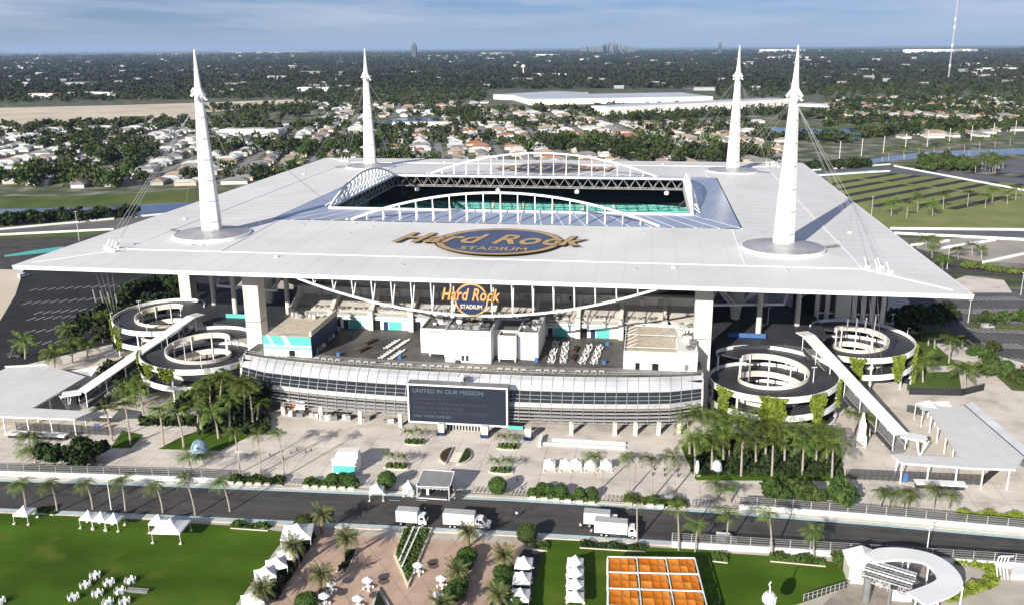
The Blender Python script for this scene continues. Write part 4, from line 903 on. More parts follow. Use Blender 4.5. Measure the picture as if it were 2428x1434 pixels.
def helix(cx, cy, sx, top, label, ivy, ztop=14.2, RO=18.3, RI=10.2):
    t = thing('spiral_ramp', label, 'ramp', (cx, cy, 0)); pitch = 5.6; n = 40
    total = (ztop/pitch)*360; N = int(total/9)
    def P(r, a, z): return (cx+sx*r*math.cos(R(a)), cy+r*math.sin(R(a)), z)
    def zz(a): return ztop-pitch*(top-a)/360
    ang = [top-total+total*k/N for k in range(N+1)]
    d = MB(); po = MB(); pi = MB(); th = 0.45
    def ribbon(b, r0, r1, lo, hi, k):
        a0, a1 = ang[k], ang[k+1]; v = []
        for a in (a0, a1):
            z = zz(a); v += [P(r0, a, z+lo), P(r1, a, z+lo), P(r1, a, z+hi), P(r0, a, z+hi)]
        f = [(0, 1, 5, 4), (1, 2, 6, 5), (2, 3, 7, 6), (3, 0, 4, 7)]
        if k == 0: f.append((3, 2, 1, 0))
        if k == N-1: f.append((4, 5, 6, 7))
        b.add(v, f)
    for k in range(N):
        ribbon(d, RI, RO, -th, 0, k); ribbon(po, RO, RO+0.35, -0.75, 1.05, k); ribbon(pi, RI-0.35, RI, -0.75, 1.05, k)
    d.build('ramp_deck', M_ramp, t); po.build('outer_parapet', M_white, t); pi.build('inner_parapet', M_conc2, t)
    for a in range(-170, 190, 40):
        # tallest ramp level above this bearing
        aa = a
        while aa+360 <= top: aa += 360
        z = zz(aa)-0.6
        if z > 1: p = P(RO-0.4, a, 0); MB().tube(p, (p[0], p[1], z), 0.32, n=8).build('outer_column', M_white, t)
        p = P(RI-0.7, a+20, 0); aa = a+20
        while aa+360 <= top: aa += 360
        MB().tube(p, (p[0], p[1], max(1, zz(aa)+1.0)), 0.2, n=6).build('inner_column', M_white, t)
    for i, (a, wd, ln) in enumerate(ivy):
        rnd = random.Random(int(cx*7+a)); b = MB(); aa = a
        while aa+360 <= top: aa += 360
        z0 = zz(aa)+0.7
        def fn(r):
            v = r.random(); half = wd*(1-0.72*v)*(0.8+0.2*math.sin(v*9+a)); u = r.uniform(-half, half)
            q = P(RO+0.45+0.35*r.random(), aa+math.degrees(u/RO), z0-ln*v+0.3*r.random()); return q
        leafquads(b, fn, int(80*wd*ln/3)+160, 0.45, rnd); b.build('ivy', M_ivy, t)
    return t, P, zz
hl, hP, hz = helix(91.5, -120.5, 1, 150, 'large spiral ramp with hanging ivy right of the glass pavilion', [(-143, 3.4, 8), (-97, 5.2, 11), (-57, 3.2, 11), (-22, 2.6, 7)])
helix(124, -85, 1, 165, 'smaller spiral ramp behind the escalator at the far right', [(-105, 2.6, 8), (-60, 3.2, 8), (-20, 2.6, 12)], RO=16.2, RI=8.6)
helix(-89.5, -121.5, -1, 150, 'large spiral ramp with ivy left of the glass pavilion', [(-165, 3.4, 4), (-25, 3.4, 9), (-5, 2.2, 12), (-62, 2.8, 4), (-85, 3.5, 4)], RO=17.6)
helix(-121.5, -88, -1, 165, 'smaller spiral ramp at the far left under the roof corner', [(-20, 3.6, 11), (-60, 2.8, 8)], RO=15.8, RI=8.6)
for i, (x, y, z, h, lb) in enumerate(((1752, 895, 11, 6, 'left front of the right spiral ramp'), (1928, 905, 11.5, 4.5, 'right front of the right spiral ramp'), (1820, 770, 15, 6, 'back of the right spiral ramp'), (2115, 770, 9.5, 4, 'back of the far right spiral ramp'), (2150, 805, 9.5, 4, 'right rim of the far right spiral ramp'), (2065, 825, 9, 4.5, 'front of the far right spiral ramp'),
        (340, 845, 11, 5, 'left front of the left spiral ramp'), (440, 855, 11, 6, 'inner front of the left spiral ramp'), (478, 870, 11, 4.5, 'middle front of the left spiral ramp'), (398, 820, 12, 5, 'inner left rim of the left spiral ramp'), (265, 770, 10, 4.5, 'left rim of the far left spiral ramp'), (332, 745, 10.5, 5, 'inner rim of the far left spiral ramp'), (435, 790, 13, 5, 'back of the left spiral ramp'), (350, 795, 10, 4, 'gap between the two left spiral ramps'))):
    lamp(tuple(G(x, y, z)), h, 'white lamp post at the '+lb, 1+i % 2)
# ------------------------------------------------------------------ covered escalators
def escalator(A, B, C, label, sx, word):
    t = thing('covered_escalator', label, 'escalator', (B[0], B[1], 0)); A, B, C = Vector(A), Vector(B), Vector(C)
    d = (B-A); h = Vector((d.x, d.y, 0)).normalized(); nrm = Vector((-h.y, h.x, 0)); hw = 2.1
    def slab(p, q, z0, z1, wd):
        b = MB(); v = []
        for c in (p, q): v += [c-nrm*wd+Vector((0, 0, z0)), c+nrm*wd+Vector((0, 0, z0)), c+nrm*wd+Vector((0, 0, z1)), c-nrm*wd+Vector((0, 0, z1))]
        return b.add(v, [(3, 2, 1, 0), (4, 5, 6, 7), (0, 1, 5, 4), (1, 2, 6, 5), (2, 3, 7, 6), (3, 0, 4, 7)])
    T = A-h*4.0; T.z = A.z
    slab(A, B, 0, 0.35, hw).build('roof_slab', M_white, t); slab(T, A, 0, 0.35, hw).build('top_roof', M_white, t)
    n2 = (C-B).normalized(); nrm_o = nrm; nrm = Vector((-n2.y, n2.x, 0)); slab(B, C, 0.0, 0.35, hw).build('end_roof', M_white, t); nrm = nrm_o
    slab(A-Vector((0, 0, 4.2)), B-Vector((0, 0, 4.4)), -0.9, 0.0, hw*0.85).build('stair_flight', M_grey, t)
    for s in (-1, 1):
        o = nrm*s*hw*0.92; b = MB()
        b.add([A+o-Vector((0, 0, 4.6)), B+o-Vector((0, 0, 4.9)), B+o-Vector((0, 0, 3.2)), A+o-Vector((0, 0, 2.9))], [(0, 1, 2, 3)]); b.build('balustrade', M_dgrey if s*sx < 0 else M_grey, t)
        b = MB(); b.beam(A+o-Vector((0, 0, 2.9)), B+o-Vector((0, 0, 3.2)), 0.16); b.build('handrail', M_alu, t)
        for k in range(7):
            p = A+(B-A)*(k/6)+o; MB().beam(p-Vector((0, 0, 4.4)), p, 0.2).build('roof_post', M_white, t)
    for k in (0.35, 0.68):
        p = A+(B-A)*k; p0 = Vector((p.x, p.y, 0))
        for s in (-1, 1): MB().beam(p0, p+nrm*s*1.7-Vector((0, 0, 5)), 0.4).build('support_leg', M_white, t)
    for s in (-1, 1):
        for e_ in (-0.8, 0.8): MB().beam((C.x-n2.x*1.2, C.y-n2.y*1.2, 0), C-n2*1.0+Vector((s*1.4, e_, 0)), 0.24).build('end_strut', M_white, t)
    side = -1 if nrm.y > 0 else 1
    o = nrm*side*(hw*0.92+0.15); xdir = h*1.0; p = A+(B-A)*0.60+o-Vector((0, 0, 5.6)); xd = (B-A).normalized() if sx > 0 else (A-B).normalized()
    if sx < 0: p = A+(B-A)*0.86+o-Vector((0, 0, 5.4))
    up = Vector((0, 0, 1)); up = (up-xd*up.dot(xd)).normalized()
    text(word, 1.7, M_white, t, 'level_lettering', frame(p, xd, up), off=0.03, ext=0.06, align='LEFT')
    return t
escalator((103.6, -104.5, 18.6), (121.2, -147.0, 5.6), (127.3, -149.0, 5.4), 'long white roofed escalator descending past the right spiral ramps', 1, '100 LEVEL')
escalator((-98.2, -108.0, 18.2), (-114.6, -147.0, 5.6), (-119.5, -149.6, 5.4), 'long white roofed escalator descending from the left spiral ramp', -1, '100 LEVEL')
# ------------------------------------------------------------------ ticket gate canopies
def canopy(name, label, poly, z, th, legs, m=streaky('canopy_sheet', (0.66, 0.655, 0.64), 0.2, 0.05, 0.07, 0.5, 0.3), cat='canopy', rim=True):
    t = thing(name, label, cat, (sum(p[0] for p in poly)/len(poly), sum(p[1] for p in poly)/len(poly), 0))
    MB().prism(poly, z, z+th).build('canopy_roof', m, t)
    for (x, y) in legs: MB().tube((x, y, 0), (x, y, z), 0.2, n=8).build('canopy_post', M_white, t)
    return t
cl = canopy('gate_canopy', 'broad white gate canopy with front wing at the left edge of the plaza', [(-152, -131), (-139.2, -127.2), (-121.1, -134.9), (-121.0, -160.9), (-102.2, -161.0), (-103.8, -166.6), (-152, -168.8)], 5.4, 0.5,
    [(-122, -138), (-122, -145), (-122, -152), (-122, -158), (-105, -165.5), (-112, -165.8), (-119, -166.2), (-126, -166.8), (-129, -167), (-104, -162)])
cr = canopy('gate_canopy', 'broad white gate canopy with front wing at the right edge of the plaza', [(133.2, -129.3), (144.3, -123.9), (148.0, -157.5), (143.3, -165.0), (132.2, -165.6), (116.9, -164.9), (115.7, -160.3), (132.2, -159.6)], 5.4, 0.5,
    [(133.6, -131), (133.5, -138), (133.4, -145), (133.2, -152), (132.8, -158), (117.4, -164.2), (123.5, -164.6), (130, -164.9), (136, -165), (142.2, -164.4), (117, -161)])
MB().add([(144.5, -123.9, 5.95), (146.9, -122.6, 6.6), (150.4, -157.5, 6.6), (148.1, -157.3, 5.95)], [(0, 1, 2, 3)]).build('gutter_panel', mat('pale_metal_sheet', (0.58, 0.60, 0.63), 0.5, var=0.12, scale=0.2), cr)
MB().beam((144.4, -124, 6.0), (148.0, -157.4, 6.0), 0.18).build('gutter_edge', M_dgrey, cr)
b = MB(); b.box((147.3, -159.0, 5.2), (2.0, 3.6, 1.2), 0.2); b.build('gutter_box', M_grey, cr)
MB().add([(-139.2, -127.2, 5.95), (-141, -126.6, 6.3), (-153, -130.2, 6.3), (-152, -131, 5.95)], [(0, 1, 2, 3)]).build('gutter_panel', M_white, cl)
def sail(pts, label, posts):
    t = thing('shade_sail', label, 'shade sail', (pts[0][0], pts[0][1], 0)); b = MB(); c = Vector((0, 0, 0))
    for p in pts: c += Vector(p)/len(pts)
    c.z -= 0.5
    for i in range(len(pts)): b.add([pts[i], pts[(i+1) % len(pts)], c], [(0, 1, 2)])
    o = b.build('sail_cloth', M_white, t); sol = o.modifiers.new('thickness', 'SOLIDIFY'); sol.thickness = 0.06
    for p in pts: MB().tube((p[0], p[1], 0), p, 0.12).build('sail_post', M_white, t)
sail([tuple(G(170, 878, 5)), tuple(G(236, 866, 5.6)), tuple(G(217, 891, 5))], 'white triangular shade sail behind the left gate canopy', 0)
sail([tuple(G(2172, 955, 5)), tuple(G(2205, 948, 5.4)), tuple(G(2222, 968, 5)), tuple(G(2188, 974, 4.8))], 'small white square shade sail behind the right gate canopy', 0)
sail([tuple(G(2206, 952, 4.6)), tuple(G(2250, 950, 4.6)), tuple(G(2262, 966, 4.4)), tuple(G(2222, 970, 4.4))], 'pale grey shade sail between the right gate canopy and ramp', 0)
def fence(p, q, h, n, label, m=M_dgrey, mesh=None, rails=2, name='fence', cat='fence', z0=0.0, pw=0.12):
    t = thing(name, label, cat, (p[0], p[1], z0))
    for k in range(n+1):
        x, y = p[0]+(q[0]-p[0])*k/n, p[1]+(q[1]-p[1])*k/n; MB().bx(x-pw/2, x+pw/2, y-pw/2, y+pw/2, z0, z0+h).build('post', m, t)
    for r in range(rails):
        z = z0+h*(r+1)/rails-0.05; MB().beam((p[0], p[1], z), (q[0], q[1], z), pw*0.7).build('rail', m, t)
    if mesh: MB().beam((p[0], p[1], z0+h*0.48), (q[0], q[1], z0+h*0.48), 0.05, h*0.85).build('infill', mesh, t)
    return t
M_net = mat('fence_net', (0.03, 0.03, 0.032), 0.8, var=0.1)
def netmat(name, col, fac):
    m = bpy.data.materials.new(name); m.use_nodes = True; nt = m.node_tree; b = nt.nodes['Principled BSDF']; b.inputs['Base Color'].default_value = (*col, 1); b.inputs['Roughness'].default_value = 0.7
    b.inputs['Alpha'].default_value = fac; return m
M_mesh = netmat('wire_mesh', (0.06, 0.06, 0.06), 0.42)
f1 = fence(G2(40, 1020), G2(270, 1032), 2.6, 16, 'dark gate fence with banners under the left gate canopy', M_dgrey, M_mesh)
MB().beam((*G2(46, 1012), 3.6), (*G2(222, 1020), 3.6), 0.2, 1.3).build('gate_banner', M_white, f1)
MB().beam((*G2(225, 1023), 1.3), (*G2(238, 1024), 1.3), 0.3, 2.4).build('gate_panel', M_blue, f1)
MB().prism([G2(150, 1015), G2(270, 1015), G2(285, 1000), G2(225, 990)], 3.4, 3.7).build('gate_shelter_roof', M_conc2, f1)
f2 = fence(G2(2005, 1135), G2(2330, 1150), 2.8, 22, 'dark gate fence with white banner under the right gate canopy', M_dgrey, M_mesh)
MB().beam((*G2(2150, 1128), 3.9), (*G2(2318, 1140), 3.9), 0.2, 1.1).build('gate_banner', M_white, f2)
MB().beam((*G2(2140, 1142), 1.3), (*G2(2152, 1143), 1.3), 0.3, 2.4).build('gate_panel', M_blue, f2)
f3 = fence(G2(2330, 1150), G2(2368, 1118), 2.8, 4, 'dark angled end of the gate fence at the far right', M_dgrey, M_net)
for lb, p, q in (('in front of the left gate fence', (20, 1036), (160, 1042)), ('in front of the right gate fence', (2168, 1154), (2288, 1160))):
    a, c = G(*p), G(*q); b = MB(); m_ = (a+c)/2; ln = (c-a).length; t = thing('white_counter', 'long white counter %s' % lb, 'counter', tuple(m_))
    ang = math.atan2(c.y-a.y, c.x-a.x); MB().box((m_.x, m_.y, 1.5), (ln, 2.6, 0.35), ang).build('counter_top', M_white, t); MB().box((m_.x, m_.y+0.3, 0.7), (ln-0.6, 1.6, 1.25), ang).build('counter_base', M_dgrey, t)
fence(G2(2155, 935), G2(2280, 938), 2.6, 12, 'black banner fence below the grass bank at the far right', M_dgrey, M_net, 2)
fence(G2(2280, 938), G2(2332, 925), 2.6, 5, 'black banner fence end beside the paved path at far right', M_dgrey, M_net, 2)
fence(G2(2150, 975), G2(2185, 985), 2.4, 6, 'small dark gate behind the right gate canopy', M_dgrey, M_mesh, 2)
# ------------------------------------------------------------------ white concrete track walls with catch fences
def trackwall(pts, label, n, fh=3.2, wall=True):
    t = thing('track_wall', label, 'barrier', (*pts[0], 0))
    for i in range(len(pts)-1):
        p, q = pts[i], pts[i+1]
        if wall: MB().beam((*p, 0.62), (*q, 0.62), 0.9, 1.2).build('wall_block', M_white, t)
        L_ = math.hypot(q[0]-p[0], q[1]-p[1]); k = max(1, int(L_/4.0))
        for j in range(k):
            x, y = p[0]+(q[0]-p[0])*j/k, p[1]+(q[1]-p[1])*j/k; MB().tube((x, y, 0), (x, y, fh), 0.09, n=5).build('fence_post', M_alu, t)
        for z in (1.6, 2.2, 2.7, fh): MB().beam((*p, z), (*q, z), 0.05).build('fence_cable', M_alu, t)
        MB().beam((*p, (1.2+fh)/2), (*q, (1.2+fh)/2), 0.03, fh-1.3).build('fence_net', M_mesh, t)
    return t
trackwall([(x, y+3.4) for x, y in [(-180, -199.5), (-107.6, -193.5), (-65, -190.6), (-52, -189.9)]], 'white track wall with catch fence on the far side of the road, left part', 20)
trackwall([(x, y+3.2) for x, y in [(76.5, -185.9), (105, -186.6), (135, -188.2), (165, -190.5)]], 'white track wall with catch fence on the far side of the road, right part', 20)
trackwall([(x, y-1.8) for x, y in [(60.5, -199.8), (98, -199.0), (131, -198.6), (160, -200.5)]], 'low white track wall with catch fence on the near side of the road', 20)
# ------------------------------------------------------------------ palms
def frond_mesh(length, droop, seed, leaf=0.5, n=9, name='frond', m=None, lift=0.5):
    rnd = random.Random(seed); b = MB(); pts = []
    for k in range(n+1):
        t = k/n; pts.append(Vector((length*(t-0.12*droop*t*t), 0, length*(lift*t-droop*t*t))))
    for k in range(n):
        b.add([pts[k]+Vector((0, 0.05, 0)), pts[k]-Vector((0, 0.05, 0)), pts[k+1]-Vector((0, 0.03, 0)), pts[k+1]+Vector((0, 0.03, 0))], [(0, 1, 2, 3)])
    for k in range(1, 2*n):
        t = k/(2*n); i = min(int(t*n), n-1); f = t*n-i; p = pts[i].lerp(pts[i+1], f); w = leaf*length*(math.sin(math.pi*min(1, t*0.85+0.12))**0.7)*0.62
        d = (pts[i+1]-pts[i]).normalized()
        for s in (-1, 1):
            tip = p+d*w*0.55+Vector((0, s*w*0.78, -w*(0.35+0.25*rnd.random()))); q = p+d*(length*0.035)
            b.add([p, q, tip+d*0.04*length, tip], [(0, 1, 2, 3)])
    return b.mesh(name, m)
def crown_mesh(seed, n=17, length=3.0, wind=0.0, m=M_palm, leaf=0.5, dr=(0.35, 1.0), nm='crown', lift=(0.15, 0.95), seg=5):
    rnd = random.Random(seed); b = MB()
    for k in range(n):
        a = 2*math.pi*k/n*1.0+rnd.uniform(-0.25, 0.25); droop = rnd.uniform(*dr); lf = rnd.uniform(*lift); me = frond_mesh(length*rnd.uniform(0.85, 1.12), droop, seed*50+k, leaf, seg, 'tmp', None, lf)
        vs = [v.co.copy() for v in me.vertices]; fs = [tuple(p.vertices) for p in me.polygons]; bpy.data.meshes.remove(me)
        a2 = a-wind*math.sin(a-math.pi)*0.0
        vv = [rotz(v, a) for v in vs]
        if wind: vv = [(v[0]-wind*0.10*(v[0]**2+v[1]**2)**0.5, v[1]+wind*0.03*abs(v[0]), v[2]) for v in vv]
        b.add(vv, fs)
    b.ball((0, 0, -0.15), (0.28, 0.28, 0.4), 6, 4)
    return b.mesh(nm, m)
CROWN = {'coco': [crown_mesh(s, 16, 3.4, 1.6, leaf=0.42, dr=(0.5, 1.15), lift=(0.25, 0.9)) for s in (1, 2, 3, 4)],
         'royal': [crown_mesh(s, 20, 4.2, 0.3, leaf=0.40, dr=(0.3, 0.95), lift=(0.1, 1.0), seg=6) for s in (11, 12, 13, 14)],
         'small': [crown_mesh(s, 11, 1.7, 0, leaf=0.5, dr=(0.5, 1.1), seg=4) for s in (21, 22)]}
DEAD = [frond_mesh(2.1, 1.9, s, 0.3, 5, 'dead_frond', mat('dead_frond', (0.22, 0.15, 0.08), 0.9, var=0.3, scale=1.0), 0.1) for s in (31, 32, 33)]
PK = [0]
def palm(kind, base, crown, label, group=None, r=None, sc=None, z0=0.0):
    p = G(*base, z0); T = AT(crown[0], crown[1], p.y+0.2); t = thing('palm_tree', label, 'palm tree', tuple(p), 0, group); PK[0] += 1; rnd = random.Random(PK[0]*13)
    h = T.z-z0; dx_ = T.x-p.x; r = r or {'coco': 0.17, 'royal': 0.25, 'small': 0.09}[kind]; pts = []
    for k in range(6):
        s = k/5; pts.append((dx_*(s**1.5), 0.25*math.sin(s*3), h*s))
    MB().path(pts, r*1.25, 6, r*0.8).build('trunk', M_trunk, t, False)
    if kind != 'small' and rnd.random() < 0.55:
        dm = link('dead_frond', rnd.choice(DEAD), t, False, loc=pts[-1]); dm.rotation_euler = (0, 0, rnd.random()*6.28); dm.scale = ((sc or 1.0),)*3
    me = rnd.choice(CROWN[kind]); c = link('crown', me, t, False, loc=pts[-1]); s = (sc or 1.0)*rnd.uniform(0.78, 1.16); c.scale = (s, s, s*rnd.uniform(0.85, 1.15)); c.rotation_euler = (rnd.uniform(-0.18, 0.18), rnd.uniform(-0.18, 0.18), rnd.uniform(-0.6, 0.6) if kind == 'coco' else rnd.random()*6.28)
    return t
for k, (b_, c_) in enumerate((((61, 1200), (50, 1143)), ((136, 1214), (121, 1142)), ((220, 1207), (205, 1143)), ((298, 1218), (288, 1135)), ((386, 1215), (369, 1146)), ((463, 1221), (438, 1129)), ((545, 1212), (525, 1138)))):
    palm('coco', b_, c_, 'windblown coconut palm, %s from the left along the lawn edge of the road' % ORD[k], 'coconut palms along the lawn')
for k, (b_, c_) in enumerate((((85, 1098), (80, 1063)), ((70, 1062), (66, 1030)), ((266, 1045), (249, 966)), ((310, 1054), (296, 955)), ((341, 992), (328, 914)), ((388, 1057), (378, 967)), ((436, 1060), (419, 973)), ((479, 1027), (463, 955)), ((518, 1039), (504, 973)), ((483, 990), (483, 911)), ((539, 990), (541, 914)), ((570, 985), (565, 940)), ((600, 1010), (592, 926)), ((520, 985), (515, 940)), ((448, 985), (447, 930)), ((500, 1000), (498, 900)), ((520, 1005), (527, 895)), ((556, 1000), (560, 900)), ((580, 1005), (580, 905)), ((545, 1020), (545, 945)), ((470, 1010), (470, 925)), ((610, 1000), (615, 950)), ((300, 960), (296, 915)), ((322, 965), (318, 930)))):
    palm('royal', b_, c_, 'tall palm of the left plaza grove, %s counted from the left edge' % ORD[k], 'palms of the left plaza grove', sc=1.12)
for k, (b_, c_) in enumerate((((452, 1117), (446, 1080)), ((488, 1132), (480, 1078)), ((568, 1121), (556, 1020)), ((619, 1121), (609, 1025)), ((674, 1130), (659, 1025)))):
    palm('coco', b_, c_, 'slim palm behind the left track wall, %s from the left' % ORD[k], 'palms behind the left track wall')
for k, (b_, c_) in enumerate((((1409, 1175), (1412, 1080)), ((1491, 1172), (1487, 1080)), ((1546, 1183), (1543, 1084)), ((1599, 1167), (1596, 1080)))):
    palm('coco', b_, c_, 'windblown palm, %s from the left in the hedge beds below the white tents' % ORD[k], 'palms in the hedge beds')
for k, (b_, c_) in enumerate((((1510, 1284), (1510, 1183)), ((1609, 1304), (1606, 1196)), ((1648, 1308), (1655, 1240)), ((1722, 1300), (1728, 1212)), ((1830, 1320), (1823, 1212)), ((1929, 1324), (1929, 1256)))):
    palm('coco', b_, c_, 'coconut palm, %s from the left on the near roadside right of the trucks' % ORD[k], 'palms on the near roadside')
front = [((1648, 1125), (1645, 1036)), ((1687, 1119), (1689, 1043)), ((1757, 1128), (1760, 1036)), ((1830, 1128), (1833, 1049)), ((1902, 1125), (1906, 1046)), ((1972, 1138), (1975, 1053))]
back = [((1635, 1075), (1628, 984)), ((1662, 1065), (1661, 978)), ((1700, 1070), (1697, 984)), ((1728, 1085), (1728, 1000)), ((1762, 1075), (1760, 990)), ((1792, 1100), (1790, 1018)), ((1860, 1095), (1860, 1022)), ((1935, 1095), (1938, 1022)), ((1960, 1090), (1960, 1016)), ((1885, 1080), (1880, 1012)), ((1815, 1085), (1815, 1010)), ((1715, 1100), (1712, 1020))]
for k, (b_, c_) in enumerate(front): palm('royal', b_, c_, 'tall white-trunked palm, %s from the left in the front row of the right grove' % ORD[k], 'front row of the right palm grove', sc=1.25)
for k, (b_, c_) in enumerate(back): palm('royal', b_, c_, 'palm, %s of the rear row in the dense right grove' % ORD[k], 'rear rows of the right palm grove', sc=1.25)
for k, (b_, c_) in enumerate((((1697, 1187), (1697, 1143)), ((1731, 1192), (1730, 1156)))): palm('coco', b_, c_, 'short palm in front of the right grove, %s one' % ('left' if k == 0 else 'right'), sc=0.95)
for k, (b_, c_) in enumerate((((2086, 1211), (2091, 1163)), ((2106, 1208), (2114, 1168)), ((2139, 1211), (2152, 1163)), ((2148, 1212), (2162, 1172)), ((2213, 1212), (2216, 1156)), ((2250, 1213), (2256, 1170)))):
    palm('coco', b_, c_, 'leaning palm before the right gate fence, %s from the left' % ORD[k], 'palms before the right gate', sc=0.95)
for k, (b_, c_) in enumerate((((2024, 1032), (2020, 976)), ((2062, 1040), (2061, 985)))): palm('royal', b_, c_, 'palm %s of the cream obelisk' % ('left' if k == 0 else 'right'), sc=0.8)
for k, (b_, c_) in enumerate((((2186, 800), (2184, 775)), ((2201, 818), (2203, 785)), ((2216, 826), (2216, 790)), ((2250, 860), (2254, 803)), ((2282, 830), (2281, 800)), ((2188, 905), (2186, 850)), ((2289, 920), (2286, 870)), ((2310, 905), (2305, 868)))):
    palm('royal', b_, c_, 'palm on the grass bank right of the spiral ramps, %s from the back' % ORD[k], 'palms on the right grass bank', sc=1.15)
for k, (b_, c_) in enumerate((((2113, 513), (2115, 478)), ((2150, 518), (2153, 481)), ((2175, 503), (2178, 464)), ((2211, 512), (2213, 484)), ((2236, 497), (2238, 461)), ((2294, 490), (2297, 456)), ((2336, 494), (2339, 464)), ((2352, 482), (2355, 450)), ((2388, 485), (2389, 456)), ((2408, 474), (2411, 444)))):
    palm('royal', b_, c_, 'palm in the row across the striped grass car park, %s from the left' % ORD[k], 'palms across the grass car park', sc=1.35)
for k in range(9):
    x = 2107+k*36; palm('royal', (x, 381-k*4.4), (x, 356-k*4.4), 'slim palm along the right canal bank, %s from the left' % ORD[k], 'palms along the right canal', sc=1.4)
rr = random.Random(3)
for k in range(16):
    x = 2312+rr.random()*66; y = 388+rr.random()*26; palm('royal', (x, y), (x, y-24), 'palm in the small grove beyond the diagonal track barrier', 'palm grove beyond the track', sc=1.3)
for k, (x, y) in enumerate(((2196, 590), (2219, 598), (2235, 640), (2272, 615), (2305, 605), (2327, 615), (2210, 612))): palm('royal', (x, y), (x, y-25), 'palm beside the pale lot on the right, %s one from the left' % ORD[[0, 2, 3, 4, 5, 6, 1][k]], 'palms beside the pale lot', sc=1.2)
for k, (x, y) in enumerate(((172, 860), (208, 858), (160, 820), (225, 800), (130, 880), (60, 850), (250, 790))): palm('royal', (x, y), (x-2, y-45), 'palm beside the left parking lot, %s of seven' % ORD[k], 'palms by the left lot', sc=1.2)
# clumps of small palms in four square planters
for k, (x, y) in enumerate(((982, 1050), (1203, 1062), (940, 1108), (1188, 1118))):
    p = G(x, y); t = thing('planter_palms', 'clump of small palms in a plaza hedge bed, %s' % ([0] and ['left one near the doors', 'right one near the doors', 'left one near the leaf bed', 'right one near the leaf bed'][k]), 'planter', tuple(p))
    b = MB(); rnd = random.Random(k)
    MB().prism([(p.x+3.2*math.cos(a)*(1.0 if k < 2 else 1.1), p.y+1.6*math.sin(a)) for a in np.linspace(0.4, 6.6, 9)[:-1]], 0.02, 0.35).build('planter_edge', M_kerb, t)
    leafquads(b, lambda r: (p.x+r.uniform(-2.5, 2.5), p.y+r.uniform(-1.1, 1.1), 0.35+r.random()*0.75), 260, 0.28, rnd); b.build('hedge', M_hedge, t)
    for j in range(4):
        bx_, by_ = p.x-1.6+j*1.05, p.y+rnd.uniform(-0.5, 0.5); h = 3.2+rnd.random()*0.9; tx = bx_+(j-1.5)*0.5; MB().path([(bx_, by_, 0.2), (bx_+(j-1.5)*0.2, by_, h*0.5), (tx, by_, h)], 0.09, 5).build('trunk', M_trunk, t)
        link('crown', CROWN['small'][j % 2], t, True, loc=(tx, by_, h))
# date palms of the pink court, every frond its own part
FR = [frond_mesh(2.9, d_, s, 0.34, 8, 'frond', M_date, l_) for s, (d_, l_) in enumerate(((0.35, 1.1), (0.55, 0.95), (0.75, 0.7), (0.8, 0.35), (0.75, 0.05)))]
for k, (b_, c_, w_) in enumerate((((763, 1264), (765, 1219), 'beside the big white tent'), ((699, 1350), (695, 1292), 'over the white tents at the lawn edge'), ((816, 1333), (823, 1275), 'left of the diamond planting bed'), ((760, 1403), (762, 1361), 'at the left of the pink court near umbrellas'), ((623, 1440), (621, 1394), 'at the bottom beside the lawn'),
        ((1110, 1297), (1109, 1259), 'right of the diamond bed beside the second truck'), ((1085, 1386), (1085, 1351), 'right side of the pink court'), ((1198, 1353), (1196, 1315), 'beside the right column of tents, upper one'), ((1181, 1446), (1181, 1407), 'beside the right column of tents, lower one'), ((1049, 1470), (1049, 1428), 'at the bottom edge of the pink court'))):
    p = G(*b_); T = AT(c_[0], c_[1], p.y); t = thing('date_palm', 'spiky date palm '+w_, 'palm tree', tuple(p)); h = T.z
    MB().path([(0, 0, 0), (0.1, 0, h*0.5), (T.x-p.x, 0, h)], 0.36, 8, 0.42).build('trunk', M_dtrunk, t, False); rnd = random.Random(k+70)
    for j in range(38):
        ring = j % 5; f = link('frond', FR[ring], t, False, loc=(T.x-p.x, 0, h)); f.rotation_euler = (0, 0, j*2.39996+rnd.uniform(-0.2, 0.2)); s = rnd.uniform(0.9, 1.12); f.scale = (s, s, s)
# ------------------------------------------------------------------ broadleaf trees, topiary, hedges near the plaza
def tree(base, rad, h, label, group=None, m=M_leafd, n=700, leaf=0.5, name='tree', flat=1.0, z=0.0):
    p = G(*base, z) if not isinstance(base, Vector) else base; t = thing(name, label, 'tree', tuple(p), 0, group); rnd = random.Random(int(p.x*10+p.y))
    b = MB(); b.path([(0, 0, 0), (0.1, 0, h*0.35), (0.0, 0.1, h*0.6)], rad*0.07+0.08, 6, 0.1)
    for k in range(4): a = k*1.6; b.tube((0, 0, h*0.35), (rad*0.5*math.cos(a), rad*0.5*math.sin(a), h*0.62), 0.1, 0.05, 5)
    b.build('trunk', M_bark, t, False)
    cl = [(rnd.gauss(0, 0.45)*rad, rnd.gauss(0, 0.45)*rad, h*0.62+rnd.gauss(0, 0.22)*rad*flat, rad*rnd.uniform(0.35, 0.6)) for k in range(11)]
    def fn(r):
        c = r.choice(cl); d = Vector((r.gauss(0, 1), r.gauss(0, 1), r.gauss(0, 1))).normalized()*c[3]*r.uniform(0.75, 1.05); return (c[0]+d.x, c[1]+d.y, max(0.4, c[2]+d.z*0.8))
    b = MB(); leafquads(b, fn, n, leaf, rnd); b.build('crown', m, t, False); return t
M_lime = leafy('mid_leaf', (0.022, 0.046, 0.009), (0.068, 0.10, 0.024), 0.4)
for k, (x, y, r_) in enumerate(((130, 1105, 3.6), (185, 1108, 4.6), (225, 1095, 3.4))): tree((x, y), r_, 6.5, 'dense dark tree at the left gate, %s of three' % ['left', 'middle', 'right'][k], 'dark trees at the left gate', n=900)
